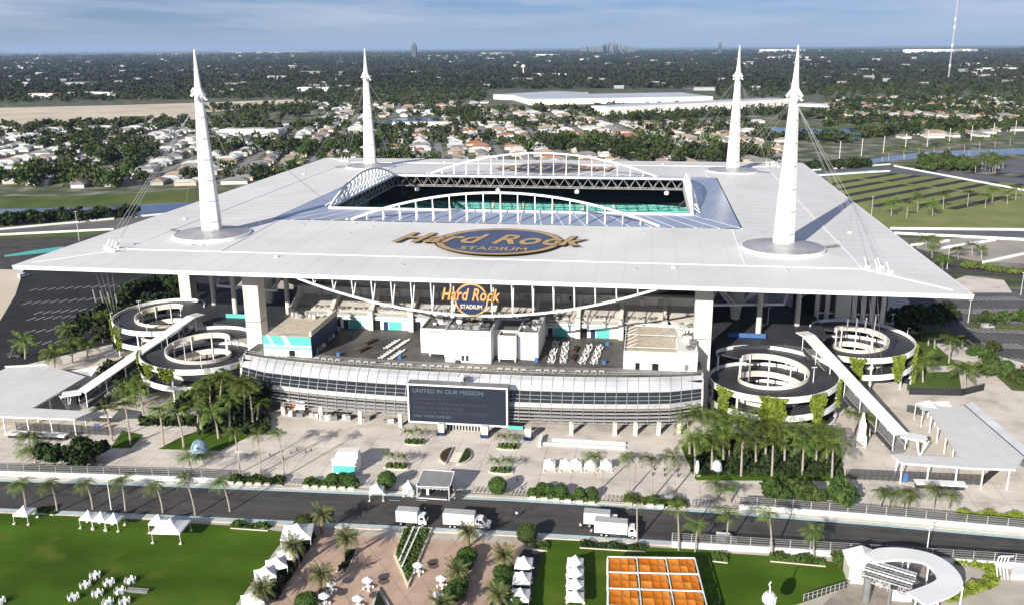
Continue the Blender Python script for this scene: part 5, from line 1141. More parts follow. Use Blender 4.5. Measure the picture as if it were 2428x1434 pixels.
for k, (x, y) in enumerate(((1833, 1192), (1912, 1198), (1982, 1205))): tree((x, y), 3.6, 6.6, 'round green tree before the right grove, %s one' % ['left', 'middle', 'right'][k], 'round trees before the grove', M_lime, 1100, 0.42)
rr = random.Random(8)
UG = MB()                               # undergrowth beneath the two groves: a mass nobody could count
def ug(px0, px1, py0, py1, n, h):
    def fn(r): q = G(r.uniform(px0, px1), r.uniform(py0, py1)); return (q.x, q.y, r.random()*h)
    leafquads(UG, fn, n, 0.55, rr)
for k, (x, y, r_) in enumerate(((500, 975, 5.5), (535, 965, 6), (570, 970, 6), (605, 985, 5), (635, 975, 4), (470, 990, 4.4), (545, 1000, 4.6), (300, 900, 5), (270, 925, 4.6), (322, 935, 4.2))):
    tree((x, y), r_, 10.5 if x > 400 else 8, 'dark tree filling the left palm grove, %s of ten' % ORD[k], 'dark trees in the left grove', M_leafd, 520, 0.6)
ug(1640, 1990, 1085, 1128, 1500, 0.9); ug(1640, 1980, 1040, 1085, 1500, 1.6); ug(470, 640, 985, 1030, 1600, 1.2); ug(330, 480, 990, 1010, 500, 1.0); ug(185, 260, 930, 960, 500, 2.0); ug(2060, 2090, 1000, 1030, 200, 1.2)
UG.build('undergrowth', M_leafd, label='dark ground cover growing under the plaza palms', cat='shrubs', kind='stuff')
ZL[0] = 0.05
area('grove_lawn', M_lawn, [(1615, 1060), (1640, 1040), (1990, 1050), (2005, 1140), (1650, 1138)])
area('grove_lawn', M_lawn, [(375, 1064), (440, 1030), (560, 1000), (640, 985), (600, 1030), (520, 1068)])
area('grove_lawn', M_lawn, [(262, 1062), (290, 1020), (340, 1030), (310, 1062)])
# dark trees in the shade of the roof, left lot and right side
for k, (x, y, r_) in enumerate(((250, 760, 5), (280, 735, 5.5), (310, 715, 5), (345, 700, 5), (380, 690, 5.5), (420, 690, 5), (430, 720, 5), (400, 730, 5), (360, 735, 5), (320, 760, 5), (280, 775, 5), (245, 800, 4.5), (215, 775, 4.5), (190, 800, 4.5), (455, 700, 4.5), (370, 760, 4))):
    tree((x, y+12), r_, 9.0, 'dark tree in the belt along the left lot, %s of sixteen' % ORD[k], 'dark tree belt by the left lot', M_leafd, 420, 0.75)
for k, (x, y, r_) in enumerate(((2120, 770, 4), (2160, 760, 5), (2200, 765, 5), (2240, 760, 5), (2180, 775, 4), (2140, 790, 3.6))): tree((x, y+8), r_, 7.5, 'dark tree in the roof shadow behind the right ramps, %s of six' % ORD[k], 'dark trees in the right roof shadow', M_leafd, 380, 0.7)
for k, (x, y, r_) in enumerate(((2330, 768, 3.2), (2378, 766, 3.2), (2424, 766, 3.2))): tree((x, y), r_, 4.6, 'small tree on the grass island in the right lot, %s one' % ['left', 'middle', 'right'][k], 'island trees', M_lime, 380, 0.5)
for k, (x, y, r_) in enumerate(((2320, 850, 3.5), (2350, 870, 3), (2380, 895, 3), (2410, 905, 3.5), (2425, 915, 3), (2345, 840, 2.6), (2340, 895, 2.4))): tree((x, y), r_, 4.6, 'bush tree along the path below the right lot, %s of seven' % ORD[k], 'bushes below the right lot', M_lime, 300, 0.5)
for k, x in enumerate((2290, 2312, 2338, 2362, 2390, 2412)):
    p = G(x, 638+k*3.4); tree(p, 2.0, 3.6, 'clipped street tree beside the right service road, %s from the left' % ORD[k], 'street trees at the service road', mat('yellow_leaf', (0.07, 0.11, 0.02), 0.8, col2=(0.14, 0.18, 0.045), scale=0.4), 260, 0.45)
for k in range(26):
    x = 2178+k*4.8+rr.random()*5; y = 384+rr.random()*26; tree((x, y), 5.0, 8.5, 'leafy tree in the clump beyond the track barrier, %s from the left' % ORD[k], 'tree clump beyond the track', M_lime, 260, 0.95)
for k in range(16): x = 1905+k*10+rr.random()*8; y = 402-(x-1905)*0.05+rr.random()*6; tree((x, y), 4.5, 7, 'dark tree behind the orange hoarding, %s from the left' % ORD[k], 'tree belt behind the hoarding', M_leafd, 220, 0.9)
for k in range(20): x = -10+k*16.5+rr.random()*12; y = 530-(x*0.06)+rr.random()*8; tree((x, y), 4.6, 7, 'dark tree along the left canal, %s from the left' % ORD[k], 'tree belt along the left canal', M_leafd, 260, 0.8)
def bush(b_, r_, h, label, group=None, m=M_topi, cone=False, name='topiary'):
    p = G(*b_); t = thing(name, label, 'topiary', tuple(p), 0, group); MB().tube((0, 0, 0), (0, 0, h*0.4), 0.14, n=6).build('stem', M_bark, t, False); rnd = random.Random(int(p.x*31))
    b = MB(); b.ball((0, 0, h*0.56), (r_*0.93, r_*0.93, h*0.42), 16, 10, 0.03, rnd)
    def fn(r): d = Vector((r.gauss(0, 1), r.gauss(0, 1), r.gauss(0, 1))).normalized(); return (d.x*r_, d.y*r_, h*0.56+d.z*h*0.45)
    leafquads(b, fn, 420, 0.16, rnd); b.build('foliage', m, t, False); return t
bush((918, 1158), 2.3, 4.6, 'large clipped round topiary left of the stage'); bush((1180, 1172), 2.3, 4.6, 'large clipped round topiary right of the stage')
bush((1250, 1288), 2.3, 4.6, 'clipped round tree at the near kerb beside the trucks', m=M_lime); bush((722, 1255), 2.2, 3.6, 'clipped bush behind the big white tent at the kerb', m=M_lime)
for k, (x, y, r_) in enumerate(((790, 1148, 1.7), (830, 1150, 1.5), (1330, 1175, 1.7), (1375, 1182, 1.4), (1405, 1182, 1.3), (812, 1145, 1.3), (1285, 1170, 1.5), (1302, 1172, 1.4))): bush((x, y), r_, 2.9, 'clipped round shrub in the far roadside beds, %s from the left' % ORD[[0, 2, 5, 6, 7, 1, 3, 4][k]], 'round shrubs in the roadside beds')
for k, (x, y, r_) in enumerate(((1108, 1330, 2.2), (1098, 1350, 2.2), (1078, 1420, 2.4), (1088, 1400, 2.0), (1200, 1385, 2.2), (1190, 1400, 2.2), (1225, 1440, 2.0), (728, 1440, 2.3), (1192, 1372, 2.0))): bush((x, y), r_, 3.0, 'rounded hedge bush of the pink court, %s of nine' % ORD[k], 'bushes of the pink court')
def hedge(pts, h, label, wd, m=M_hedge, edge=True, dens=60, name='hedge_bed'):
    t = thing(name, label, 'hedge', (*pts[0], 0)); b = MB(); rnd = random.Random(int(abs(pts[0][0])*17))
    for i in range(len(pts)-1):
        p, q = Vector((*pts[i], 0)), Vector((*pts[i+1], 0)); L_ = (q-p).length; n = Vector((-(q-p).y, (q-p).x, 0)).normalized()
        def fn(r): u = r.random(); c = p+(q-p)*u+n*r.uniform(-wd/2, wd/2); hh = h*(0.65+0.35*math.sin(u*L_*1.1+i)); return (c.x, c.y, hh*math.sqrt(r.random()))
        leafquads(b, fn, int(dens*L_*wd/2), 0.27, rnd)
        if edge:
            for s in (-1, 1): MB().beam(p+n*s*(wd/2+0.25)+Vector((0, 0, 0.12)), q+n*s*(wd/2+0.25)+Vector((0, 0, 0.12)), 0.25, 0.24).build('bed_edge', M_kerb, t)
    b.build('foliage', m, t); return t
for k, (a, c, lb) in enumerate((((545, 1138), (675, 1143), 'left of the plaza steps'), ((722, 1146), (850, 1152), 'below the teal kiosk'), ((1252, 1172), (1418, 1186), 'below the row of white tents'), ((1480, 1186), (1630, 1198), 'right of the tent row'))):
    p, q = G(*a), G(*c); hb = hedge([(p.x, p.y), (q.x, q.y)], 1.5, 'leafy shrub bed with pale planters on the far roadside, '+lb, 3.0)
    for j in range(6 if k else 5):
        u = p+(q-p)*((j+0.5)/6); MB().box((u.x, u.y-2.0, 0.4), (1.5, 0.6, 0.7), 0.05).build('planter_trough', M_kerb, hb)
p, q = G(60, 1112), G(430, 1130); hedge([(p.x, p.y), (q.x, q.y)], 1.2, 'low hedge behind the left track wall', 2.0, M_leafd, False)
p, q = G(2270, 1222), G(2428, 1230); hedge([(p.x, p.y), (q.x, q.y)], 1.5, 'yellow green hedge behind the right track wall', 2.6, M_ivy, False)
p, q = G(90, 1212), G(135, 1216); hedge([(p.x, p.y), (q.x, q.y)], 1.1, 'kerbed shrub bed on the lawn at far left', 1.6)
p, q = G(552, 1246), G(640, 1252); hedge([(p.x, p.y), (q.x, q.y)], 1.3, 'kerbed shrub bed on the lawn beside the road', 1.8)
p, q = G(1375, 1292), G(1530, 1302); hedge([(p.x, p.y), (q.x, q.y)], 1.3, 'dark shrub bed behind the orange pergola', 1.8, M_leafd)
p, q = G(1690, 1322), G(1725, 1326); hedge([(p.x, p.y), (q.x, q.y)], 1.4, 'kerbed shrub bed right of the pergola', 2.4, M_hedge)
p, q = G(1825, 1322), G(1955, 1334); hedge([(p.x, p.y), (q.x, q.y)], 1.4, 'long kerbed shrub bed along the station lawn', 2.4, M_hedge)
p, q = G(735, 1275), G(640, 1420); hedge([(p.x, p.y), (q.x, q.y)], 2.2, 'tall dark hedge between the lawn tents and the pink court', 3.0, M_leafd, False)
p, q = G(832, 1310), G(810, 1355); hedge([(p.x, p.y), (q.x, q.y)], 1.2, 'short hedge strip under the court date palm', 1.6, M_leafd)
p, q = G(1265, 1295), G(1300, 1300); hedge([(p.x, p.y), (q.x, q.y)], 1.2, 'curved hedge beside the round kerb tree', 1.8, M_hedge)
pts = [G2(*a) for a in ((2260, 1333), (2300, 1335), (2340, 1345), (2357, 1365), (2345, 1385), (2300, 1400), (2240, 1422))]; hedge(pts, 1.2, 'curving bright green hedge round the gondola station', 2.6, M_ivy, False, 90)
p, q = G(2095, 1048), G(2150, 1062); hedge([(p.x, p.y), (q.x, q.y)], 0.8, 'bright green hedge at the foot of the right escalator', 2.0, M_ivy, True, 90)
p, q = G(1980, 1320), G(1995, 1345); hedge([(p.x, p.y), (q.x, q.y)], 2.0, 'leafy hedge left of the station house', 2.4, M_hedge, False)
# ------------------------------------------------------------------ planting beds
LB = thing('leaf_bed', 'oval sculptural planting bed with dark leaf halves in front of the doors', 'planting bed', tuple(G(1080, 1082)))
c = G(1080, 1082)
def lens(a0, a1, rx, ry, cut, sx): return [(c.x+sx*rx*math.cos(t), c.y+ry*math.sin(t)) for t in np.linspace(a0, a1, 14)]+[(c.x+sx*cut, c.y+ry*0.85), (c.x+sx*cut*0.9, c.y-ry*0.85)]
for s in (-1, 1):
    MB().prism(lens(-1.15, 1.15, 4.4, 5.6, 1.6, s), 0.03, 0.5).build('bed_wall', M_kerb, LB); MB().prism(lens(-1.05, 1.05, 4.0, 5.1, 2.0, s), 0.51, 0.75).build('planting', M_leafd if s > 0 else M_brown, LB)
for k in range(5): MB().box((c.x-0.1+0.15*k, c.y-2.6+k*1.25, 0.12), (2.4, 0.35, 0.18), 0.06).build('stone_bar', M_kerb, LB)
DB = thing('diamond_bed', 'long diamond-shaped planting bed with white bands on the pink court', 'planting bed', tuple(G(975, 1320)))
out = [G2(958, 1252), (G2(1026, 1254)), G2(968, 1394), G2(934, 1318)]
cx_, cy_ = sum(p[0] for p in out)/4, sum(p[1] for p in out)/4
MB().prism(out, 0.04, 0.55).build('bed_wall', mat('cream_wall', (0.68, 0.62, 0.5), 0.8, var=0.08), DB)
inn = [(cx_+(p[0]-cx_)*0.86, cy_+(p[1]-cy_)*0.90) for p in out]; b = MB(); b.prism(inn, 0.56, 0.66); rnd = random.Random(5)
def fnd(r):
    u, v = r.random(), r.random(); a = Vector(inn[0]).lerp(Vector(inn[1]), u); e_ = Vector(inn[3]).lerp(Vector(inn[2]), u); q = a.lerp(e_, v); return (q.x, q.y, 0.66+r.random()*0.5)
leafquads(b, fnd, 700, 0.25, rnd); b.build('planting', M_hedge, DB)
for u in (0.36, 0.60): MB().beam((*Vector(inn[0]).lerp(Vector(inn[1]), u), 1.15), (*Vector(inn[3]).lerp(Vector(inn[2]), u*0.9), 1.15), 0.35, 0.2).build('white_band', M_white, DB)
t = thing('corner_bed', 'cream-edged triangular bed at the bottom edge of the pink court', 'planting bed', tuple(G(897, 1420))); MB().prism([G2(897, 1395), G2(945, 1470), G2(865, 1470)], 0.04, 0.5).build('bed_wall', M_kerb, t); MB().prism([G2(897, 1405), G2(930, 1470), G2(880, 1470)], 0.51, 0.8).build('planting', M_leafd, t)
for k, (x, y) in enumerate(((1028, 1341), (910, 1378))):
    c = G(x, y); MB().prism([(c.x+1.15*math.cos(a), c.y+1.15*math.sin(a)) for a in np.linspace(0, 6.283, 21)[:-1]], 0.05, 0.09).build('manhole_cover', mat('rusty_cover', (0.16, 0.11, 0.085), 0.8, var=0.3, scale=2), label='round dark manhole cover on the pink court, %s one' % ('right' if k == 0 else 'left'), cat='cover')
# ------------------------------------------------------------------ tents
def tent(c, w_, d_, rz, label, group=None, h=2.5, pk=1.6, z0=0.0):
    t = thing('marquee_tent', label, 'tent', (c[0], c[1], z0), rz, group); b = MB(); n = 5
    prof = [(1.0, 0.0), (0.62, 0.30), (0.34, 0.62), (0.12, 1.15), (0.03, 1.0+pk-1.0)]
    prof = [(1.0, 0.0), (0.66, 0.20*pk), (0.36, 0.46*pk), (0.13, 0.80*pk), (0.0, pk)]
    for i in range(len(prof)-1):
        s0, z_0 = prof[i]; s1, z_1 = prof[i+1]
        for (x0, y0), (x1, y1) in (((-1, -1), (1, -1)), ((1, -1), (1, 1)), ((1, 1), (-1, 1)), ((-1, 1), (-1, -1))):
            b.quad((x0*s0*w_/2, y0*s0*d_/2, h+z_0), (x1*s0*w_/2, y1*s0*d_/2, h+z_0), (x1*s1*w_/2, y1*s1*d_/2, h+z_1), (x0*s1*w_/2, y0*s1*d_/2, h+z_1))
    b.build('tent_roof', M_tent, t, False); b = MB()
    for (x0, y0), (x1, y1) in (((-1, -1), (1, -1)), ((1, -1), (1, 1)), ((1, 1), (-1, 1)), ((-1, 1), (-1, -1))): b.quad((x0*w_/2, y0*d_/2, h-0.45), (x1*w_/2, y1*d_/2, h-0.45), (x1*w_/2, y1*d_/2, h), (x0*w_/2, y0*d_/2, h))
    b.build('valance', M_tent, t, False)
    for x in (-1, 1):
        for y in (-1, 1): MB().tube((x*w_*0.48, y*d_*0.48, 0), (x*w_*0.48, y*d_*0.48, h), 0.06, n=5).build('tent_pole', M_white, t, False); MB().bx(x*w_*0.48-0.28, x*w_*0.48+0.28, y*d_*0.48-0.28, y*d_*0.48+0.28, 0, 0.35).build('ballast', M_kerb, t, False)
    return t
def tpx(x, y, w_, d_, rz, label, group=None, h=2.5, pk=1.6): p = G(x, y, h); return tent((p.x, p.y), w_, d_, rz, label, group, h, pk)
tpx(58, 1211, 3.6, 3.6, 0.05, 'single white peaked tent at the far left of the lawn')
for k, x in enumerate((210, 240, 271)): tpx(x, 1222+k*3, 3.0, 3.0, 0.05, 'white peaked tent, %s of the three joined tents on the lawn' % ['left', 'middle', 'right'][k], 'three joined lawn tents')
tpx(376, 1232, 3.4, 3.4, 0.08, 'smaller white tent behind the big lawn tent'); tpx(405, 1246, 6.6, 5.8, 0.08, 'big white peaked tent on the lawn by the road', None, 2.8, 2.0)
tpx(705, 1258, 6.6, 6.4, 0.25, 'big white tent at the corner of the lawn and pink court', None, 3.0, 2.0)
for k, (x, y) in enumerate(((682, 1312), (655, 1334), (628, 1357), (598, 1418))): tpx(x, y, 4.0, 4.0, 0.55, 'white tent of the slanting row between lawn and court, %s from the back' % ORD[k], 'slanting tents at the court hedge')
for k, (x, y) in enumerate(((1242, 1332), (1238, 1368), (1234, 1408), (1230, 1452))): tpx(x, y, 3.6, 4.0, 0.05, 'white tent in the left column right of the pink court, %s from the back' % ORD[k], 'left tent column')
for k, (x, y) in enumerate(((1364, 1330), (1364, 1355), (1364, 1383), (1364, 1412))): tpx(x, y, 3.4, 2.9, 0.03, 'white tent in the column on the court lawn, %s from the back' % ORD[k], 'tent column on the court lawn')
for k, x in enumerate((1303, 1341, 1366, 1400, 1437)): tpx(x, 1094, 3.0, 2.6, 0.05, 'white peaked tent, %s from the left in the plaza row' % ORD[k], 'tent row on the plaza', 2.2, 1.0)
tpx(893, 1158, 3.4, 3.4, 0.2, 'white tent standing at the kerb left of the stage'); tpx(968, 1150, 2.2, 2.2, 0.1, 'small white tent directly left of the stage')
for k in range(5):
    x = (1303, 1341, 1366, 1400, 1437)[k]; p = G(x, 1112); t = thing('market_counter', 'counter with goods under the plaza tent, %s from the left' % ORD[k], 'counter', tuple(p), 0, 'counters under the plaza tents')
    MB().box((0, 0.2, 0.9), (2.5, 0.7, 0.08)).build('counter_top', M_white, t, False); MB().box((0, 0.25, 0.45), (2.4, 0.6, 0.8)).build('counter_base', M_white, t, False); MB().box((0, 1.0, 1.1), (2.3, 0.5, 0.6)).build('goods', mat('red_goods', (0.14, 0.05, 0.03), 0.7, var=0.4, scale=2), t, False)
p = G(400, 1262); t = thing('bar_counter', 'red and brown counter under the big lawn tent', 'counter', tuple(p)); MB().box((1.2, 1.2, 0.55), (2.6, 1.0, 1.1)).build('counter', MATS['red_goods'], t, False)
# round table sets on the lawn
def tableset():
    t = thing('lawn_table', 'x', 'table set'); b = MB(); b.lathe([(0, 0.76), (0.75, 0.76), (0.75, 0.70), (0, 0.70)], n=12); b.build('table_top', M_white, t, False); MB().tube((0, 0, 0), (0, 0, 0.7), 0.07).build('table_leg', M_white, t, False)
    for k in range(6):
        a = k*math.pi/3; c = (0.9*math.cos(a), 0.9*math.sin(a)); b = MB(); b.box((*c, 0.45), (0.45, 0.45, 0.07), a); b.box((c[0]*1.19, c[1]*1.19, 0.75), (0.08, 0.45, 0.55), a)
        for u in (-0.17, 0.17):
            for v in (-0.17, 0.17): b.box((c[0]+u, c[1]+v, 0.21), (0.05, 0.05, 0.42))
        b.build('chair', M_white, t, False)
    return t
ts = tableset(); first = True
for k, (x, y) in enumerate(((226, 1368), (259, 1385), (309, 1380), (203, 1391), (285, 1405), (232, 1411), (175, 1420), (256, 1432), (296, 1430), (0, 1430))):
    p = G(x, y); lb = 'white table with chairs on the lawn, %s' % ('at the left frame edge' if x == 0 else ORD[k]+' counted from the back of the cluster')
    if first: ts.location = p; ts['label'] = lb; ts['group'] = 'tables on the lawn'; first = False
    else: dup(ts, p, R(k*23), lb, 'tables on the lawn')
b = MB(); p = G(322, 1405)
ch = thing('chair_stack', 'jumbled stack of folding chairs beside the lawn tables', 'chairs', tuple(p)); rnd = random.Random(2)
for k in range(10): b = MB(); x = -2+k*0.45; b.beam((x, 0, 0.0), (x+0.5, 0.5, 0.9), 0.06, 0.4); b.beam((x, 0.6, 0.0), (x+0.4, 0, 0.8), 0.06, 0.4); b.build('folded_chair', M_alu, ch, False)
# umbrellas on the court
for k, (x, y) in enumerate(((992, 1360), (873, 1396), (1047, 1392), (786, 1404), (770, 1434), (850, 1440), (1040, 1430))):
    p = G(x, y); t = thing('parasol', 'white parasol with table on the pink court, %s' % ['beside the diamond bed', 'left of the corner bed', 'right side near the hedge', 'at left by the date palm', 'bottom left', 'bottom middle', 'bottom right'][k], 'parasol', tuple(p)); b = MB(); b.lathe([(0.0, 2.8), (0.6, 2.55), (1.2, 2.2), (1.2, 2.1)], n=8); b.build('canopy', M_tent, t, False); MB().tube((0, 0, 0), (0, 0, 3.0), 0.05).build('pole', M_white, t, False)
    b = MB(); b.lathe([(0, 0.74), (0.6, 0.74), (0.6, 0.68), (0, 0.68)], n=10); b.build('table_top', M_white, t, False)
    for j in range(4): a = j*1.57+0.4; MB().box((0.95*math.cos(a), 0.95*math.sin(a), 0.4), (0.4, 0.4, 0.5), a).build('seat', M_white, t, False)
# ------------------------------------------------------------------ box trucks and van
def wheel(parent, x, y, r=0.48):
    b = MB(); b.tube((x, y-0.15, r), (x, y+0.15, r), r, n=14); w = b.build('wheel', M_tyre, parent, False); MB().tube((x, y-0.17, r), (x, y+0.17, r), r*0.5, n=10).build('rim', M_alu, w, True).matrix_parent_inverse = Matrix.Identity(4)
def boxtruck(pos, rz, bl, label, nose):
    t = thing('box_truck', label, 'truck', pos, rz); bw = 2.45
    b = MB(); b.bx(0, bl, -bw/2, bw/2, 1.05, 3.75); b.build('cargo_box', M_truck, t, False); MB().bx(0.05, bl-0.05, -bw/2+0.05, bw/2-0.05, 3.755, 3.80).build('box_roof', mat('truck_roof_grey', (0.44, 0.44, 0.44), 0.6, var=0.1), t, False)
    b = MB(); b.bx(-0.02, bl+0.02, -bw/2-0.03, bw/2+0.03, 1.0, 1.1); b.build('box_sill', M_alu, t, False)
    MB().bx(0.2, bl+nose, -0.5, 0.5, 0.55, 0.98).build('chassis', M_dgrey, t, False)
    x0 = bl+0.25; x1 = bl+nose
    pr = [(x0, 0.7), (x1, 0.7), (x1, 1.45), (x1-0.9 if nose > 2.6 else x1-0.12, 1.7), (x0+1.55 if nose > 2.6 else x1-0.55, 2.75), (x0, 2.8)]
    n = len(pr); b = MB(); b.add([(x, -1.1, z) for x, z in pr]+[(x, 1.1, z) for x, z in pr], [tuple(range(n)), tuple(range(2*n-1, n-1, -1))]+[(i, n+i, n+(i+1) % n, (i+1) % n) for i in range(n)]); cb = b.build('cab', M_truck, t, False)
    a, c = pr[3], pr[4]; off_ = 0.03
    def lp(s): return (a[0]+(c[0]-a[0])*s+0.03, a[1]+(c[1]-a[1])*s+0.03)
    q0, q1 = lp(0.08), lp(0.92); o = MB().quad((q0[0], -0.95, q0[1]), (q0[0], 0.95, q0[1]), (q1[0], 0.95, q1[1]), (q1[0], -0.95, q1[1])).build('windscreen', M_dglass, t, False)
    for s in (-1, 1):
        for u, wd in (((0.15, 0.6), (0.85, 0.75)) if nose > 2.6 else ((0.35, 0.85),)): MB().quad((x0+u, s*1.115, 1.75), (x0+u+wd, s*1.115, 1.75), (x0+u+wd*0.85, s*1.115, 2.45), (x0+u, s*1.115, 2.45)).build('side_window', M_dglass, t, False)
        MB().box((x1-0.05, s*0.85, 1.0), (0.12, 0.3, 0.22)).build('headlight', M_glass, t, False); MB().beam((x0+1.6, s*1.1, 2.0), (x0+1.75, s*1.42, 2.1), 0.1, 0.4).build('mirror', M_dgrey, t, False)
    MB().bx(x1-0.1, x1+0.12, -1.1, 1.1, 0.5, 0.8).build('bumper', M_dgrey, t, False)
    for x in (bl*0.22, x1-0.95 if nose > 2.6 else x1-0.9):
        for y in (-1.0, 1.0): wheel(t, x, y)
    for s in (-1, 1):
        for u in range(1, int(bl)): MB().bx(u-0.02, u+0.02, s*(bw/2)-0.012, s*(bw/2)+0.012, 1.15, 3.65).build('panel_seam', M_alu, t, False)
        MB().bx(bl*0.45, bl*0.8, s*1.05-0.05, s*1.05+0.05, 0.45, 0.95).build('side_skirt', M_dgrey, t, False); MB().box((bl-0.1, s*(bw/2+0.01), 3.55), (0.12, 0.03, 0.08)).build('marker_lamp', M_orange, t, False)
    MB().bx(-0.03, -0.005, -bw/2+0.1, bw/2-0.1, 1.15, 3.6).build('rear_door', M_alu, t, False); MB().bx(x1+0.005, x1+0.03, -0.6, 0.6, 0.85, 1.35).build('grille', M_dgrey, t, False)
    if bl > 6:
        for y in (-1.0, 1.0): wheel(t, bl*0.22+1.1, y)
    return t
p = G(940, 1245); boxtruck((p.x, p.y+1.1, 0.07), -0.02, 5.0, 'short white box truck, leftmost of the trucks on the road', 2.1)
p = G(1051, 1251); boxtruck((p.x, p.y+1.1, 0.07), 0.0, 7.2, 'white box truck with long bonnet, second from the left on the road', 3.6)
p = G(1384, 1250); boxtruck((p.x, p.y+1.1, 0.07), -0.02, 5.9, 'white box truck partly hidden behind the truck on the right', 2.1)
p = G(1409, 1271); boxtruck((p.x, p.y+1.1, 0.07), -0.02, 7.3, 'white box truck nearest the kerb, rightmost of the trucks', 2.1)
def van(pos, rz, label, m=M_truck, L_=4.6, name='van', cat='van'):
    t = thing(name, label, cat, pos, rz); pr = [(0, 0.35), (L_, 0.35), (L_, 0.95), (L_-0.9, 1.15), (L_-1.6, 1.85), (0.1, 1.9)]; n = len(pr)
    b = MB(); b.add([(x, -0.9, z) for x, z in pr]+[(x, 0.9, z) for x, z in pr], [tuple(range(n)), tuple(range(2*n-1, n-1, -1))]+[(i, n+i, n+(i+1) % n, (i+1) % n) for i in range(n)]); b.build('body', m, t, False)
    MB().quad((L_-0.92, -0.8, 1.2), (L_-0.92, 0.8, 1.2), (L_-1.55, 0.8, 1.83), (L_-1.55, -0.8, 1.83)).build('windscreen', M_dglass, t, False)
    for s in (-1, 1):
        MB().quad((L_-2.6, s*0.91, 1.15), (L_-1.1, s*0.91, 1.15), (L_-1.65, s*0.91, 1.75), (L_-2.6, s*0.91, 1.75)).build('side_window', M_dglass, t, False); MB().box((L_-0.02, s*0.65, 0.8), (0.08, 0.35, 0.2)).build('headlight', M_glass, t, False)
        for x in (0.9, L_-0.9): wheel(t, x, s*0.8, 0.33)
    return t
p = G(1697, 1288); van((p.x, p.y+0.9, 0.07), -0.02, 'white van behind the near catch fence on the right')
p = G(45, 660); van((p.x, p.y, 0.05), 1.2, 'white car at the left end of the dark lot', name='parked_car', cat='car'); p = G(1765, 1198); van((p.x, p.y, 0.05), 0.1, 'silver car parked left of the round trees', M_alu, name='parked_car', cat='car')
p = G(2328, 778); van((p.x, p.y, 0.05), 0.2, 'silver car in the right parking lot', M_alu, name='parked_car', cat='car'); p = G(20, 846); van((p.x, p.y, 0.05), 0.2, 'dark pickup on the service road at left', M_dgrey, name='parked_car', cat='car')
# ------------------------------------------------------------------ orange pergola
z4 = 4.2; q00, q10, q01, q11 = G(1441, 1319, z4), G(1647, 1322, z4), G(1443, 1478, z4), G(1690, 1490, z4)
PG = thing('shade_pergola', 'white framed pergola covered with orange shade cloths', 'pergola', (q00.x, q00.y, 0))
def pq(u, v): return (q00.lerp(q10, u)).lerp(q01.lerp(q11, u), v)
NR = 4
for i in range(4):
    MB().beam(pq(i/3, 0), pq(i/3, 1), 0.20, 0.3).build('long_beam', M_white, PG)
    for j in range(NR+1): p = pq(i/3, j/NR); MB().bx(p.x-0.18, p.x+0.18, p.y-0.18, p.y+0.18, 0, z4-0.2).build('post', M_white, PG)
for j in range(NR+1): a, c = pq(0, j/NR), pq(1, j/NR); MB().beam(a-Vector((0, 0, 0.004)), c-Vector((0, 0, 0.004)), 0.19, 0.28).build('cross_beam', M_white, PG)
OR = [M_orange, mat('orange_cloth_pale', (0.70, 0.26, 0.04), 0.7, var=0.1, scale=0.5), mat('orange_cloth_deep', (0.56, 0.16, 0.012), 0.7, var=0.1, scale=0.5)]
for i in range(3):
    for j in range(NR):
        for a in range(3):
            for c in range(2):
                u0, u1 = (i+0.06+0.88*(0 if a == 0 else (0.42 if a == 1 else 0.72)))/3, (i+0.06+0.88*(0.42 if a == 0 else (0.72 if a == 1 else 1.0))-0.015)/3
                v0, v1 = (j+0.07+0.44*c)/NR, (j+0.07+0.44*(c+1)-0.012)/NR; b = MB(); K = 4
                for s in range(K):
                    for r_ in range(K):
                        def sag(x, y): return -0.16*math.sin(math.pi*x)*math.sin(math.pi*y)-0.05*a
                        vs = []
                        for x, y in ((s, r_), (s+1, r_), (s+1, r_+1), (s, r_+1)): p = pq(u0+(u1-u0)*x/K, v0+(v1-v0)*y/K); vs.append((p.x, p.y, z4+0.05+sag(x/K, y/K)))
                        b.quad(*vs)
                b.sm = True; b.build('shade_cloth', OR[(i*5+j*3+a+c*2) % 3], PG)
# ------------------------------------------------------------------ stage, kiosk, sculpture, obelisk
SGT = thing('event_stage', 'small event stage with sloping grey roof and white trim at the kerb', 'stage', tuple(G(1030, 1180)))
a0, a1 = G(995, 1182), G(1060, 1184); zt = 3.3; back = 5.2
MB().prism([(a0.x, a0.y), (a1.x, a1.y), (a1.x+0.3, a1.y+back), (a0.x-0.3, a0.y+back)], 0.08, 0.9).build('stage_floor', M_dgrey, SGT)
MB().add([(a0.x-0.8, a0.y, zt), (a1.x+0.8, a1.y, zt), (a1.x+0.8, a1.y+back, zt+1.6), (a0.x-0.2, a0.y+back, zt+1.9), (a0.x-0.8, a0.y, zt-0.25), (a1.x+0.8, a1.y, zt-0.25), (a1.x+0.8, a1.y+back, zt+1.35), (a0.x-0.2, a0.y+back, zt+1.65)], [(0, 1, 2, 3), (7, 6, 5, 4), (0, 4, 5, 1), (1, 5, 6, 2), (2, 6, 7, 3), (3, 7, 4, 0)]).build('stage_roof', M_grey, SGT)
b = MB(); 
for p, q in (((a0.x-0.8, a0.y, zt+0.1), (a1.x+0.8, a1.y, zt+0.1)), ((a1.x+0.8, a1.y, zt+0.1), (a1.x+0.8, a1.y+back, zt+1.7)), ((a0.x-0.8, a0.y, zt+0.1), (a0.x-0.2, a0.y+back, zt+2.0)), ((a0.x-0.2, a0.y+back, zt+2.0), (a1.x+0.8, a1.y+back, zt+1.7)), ((a0.x-0.2, a0.y+back, zt+2.0), (a1.x+0.8, a1.y+2, zt+0.7)))[:4]: b.beam(p, q, 0.14)
b.build('roof_trim', M_white, SGT)
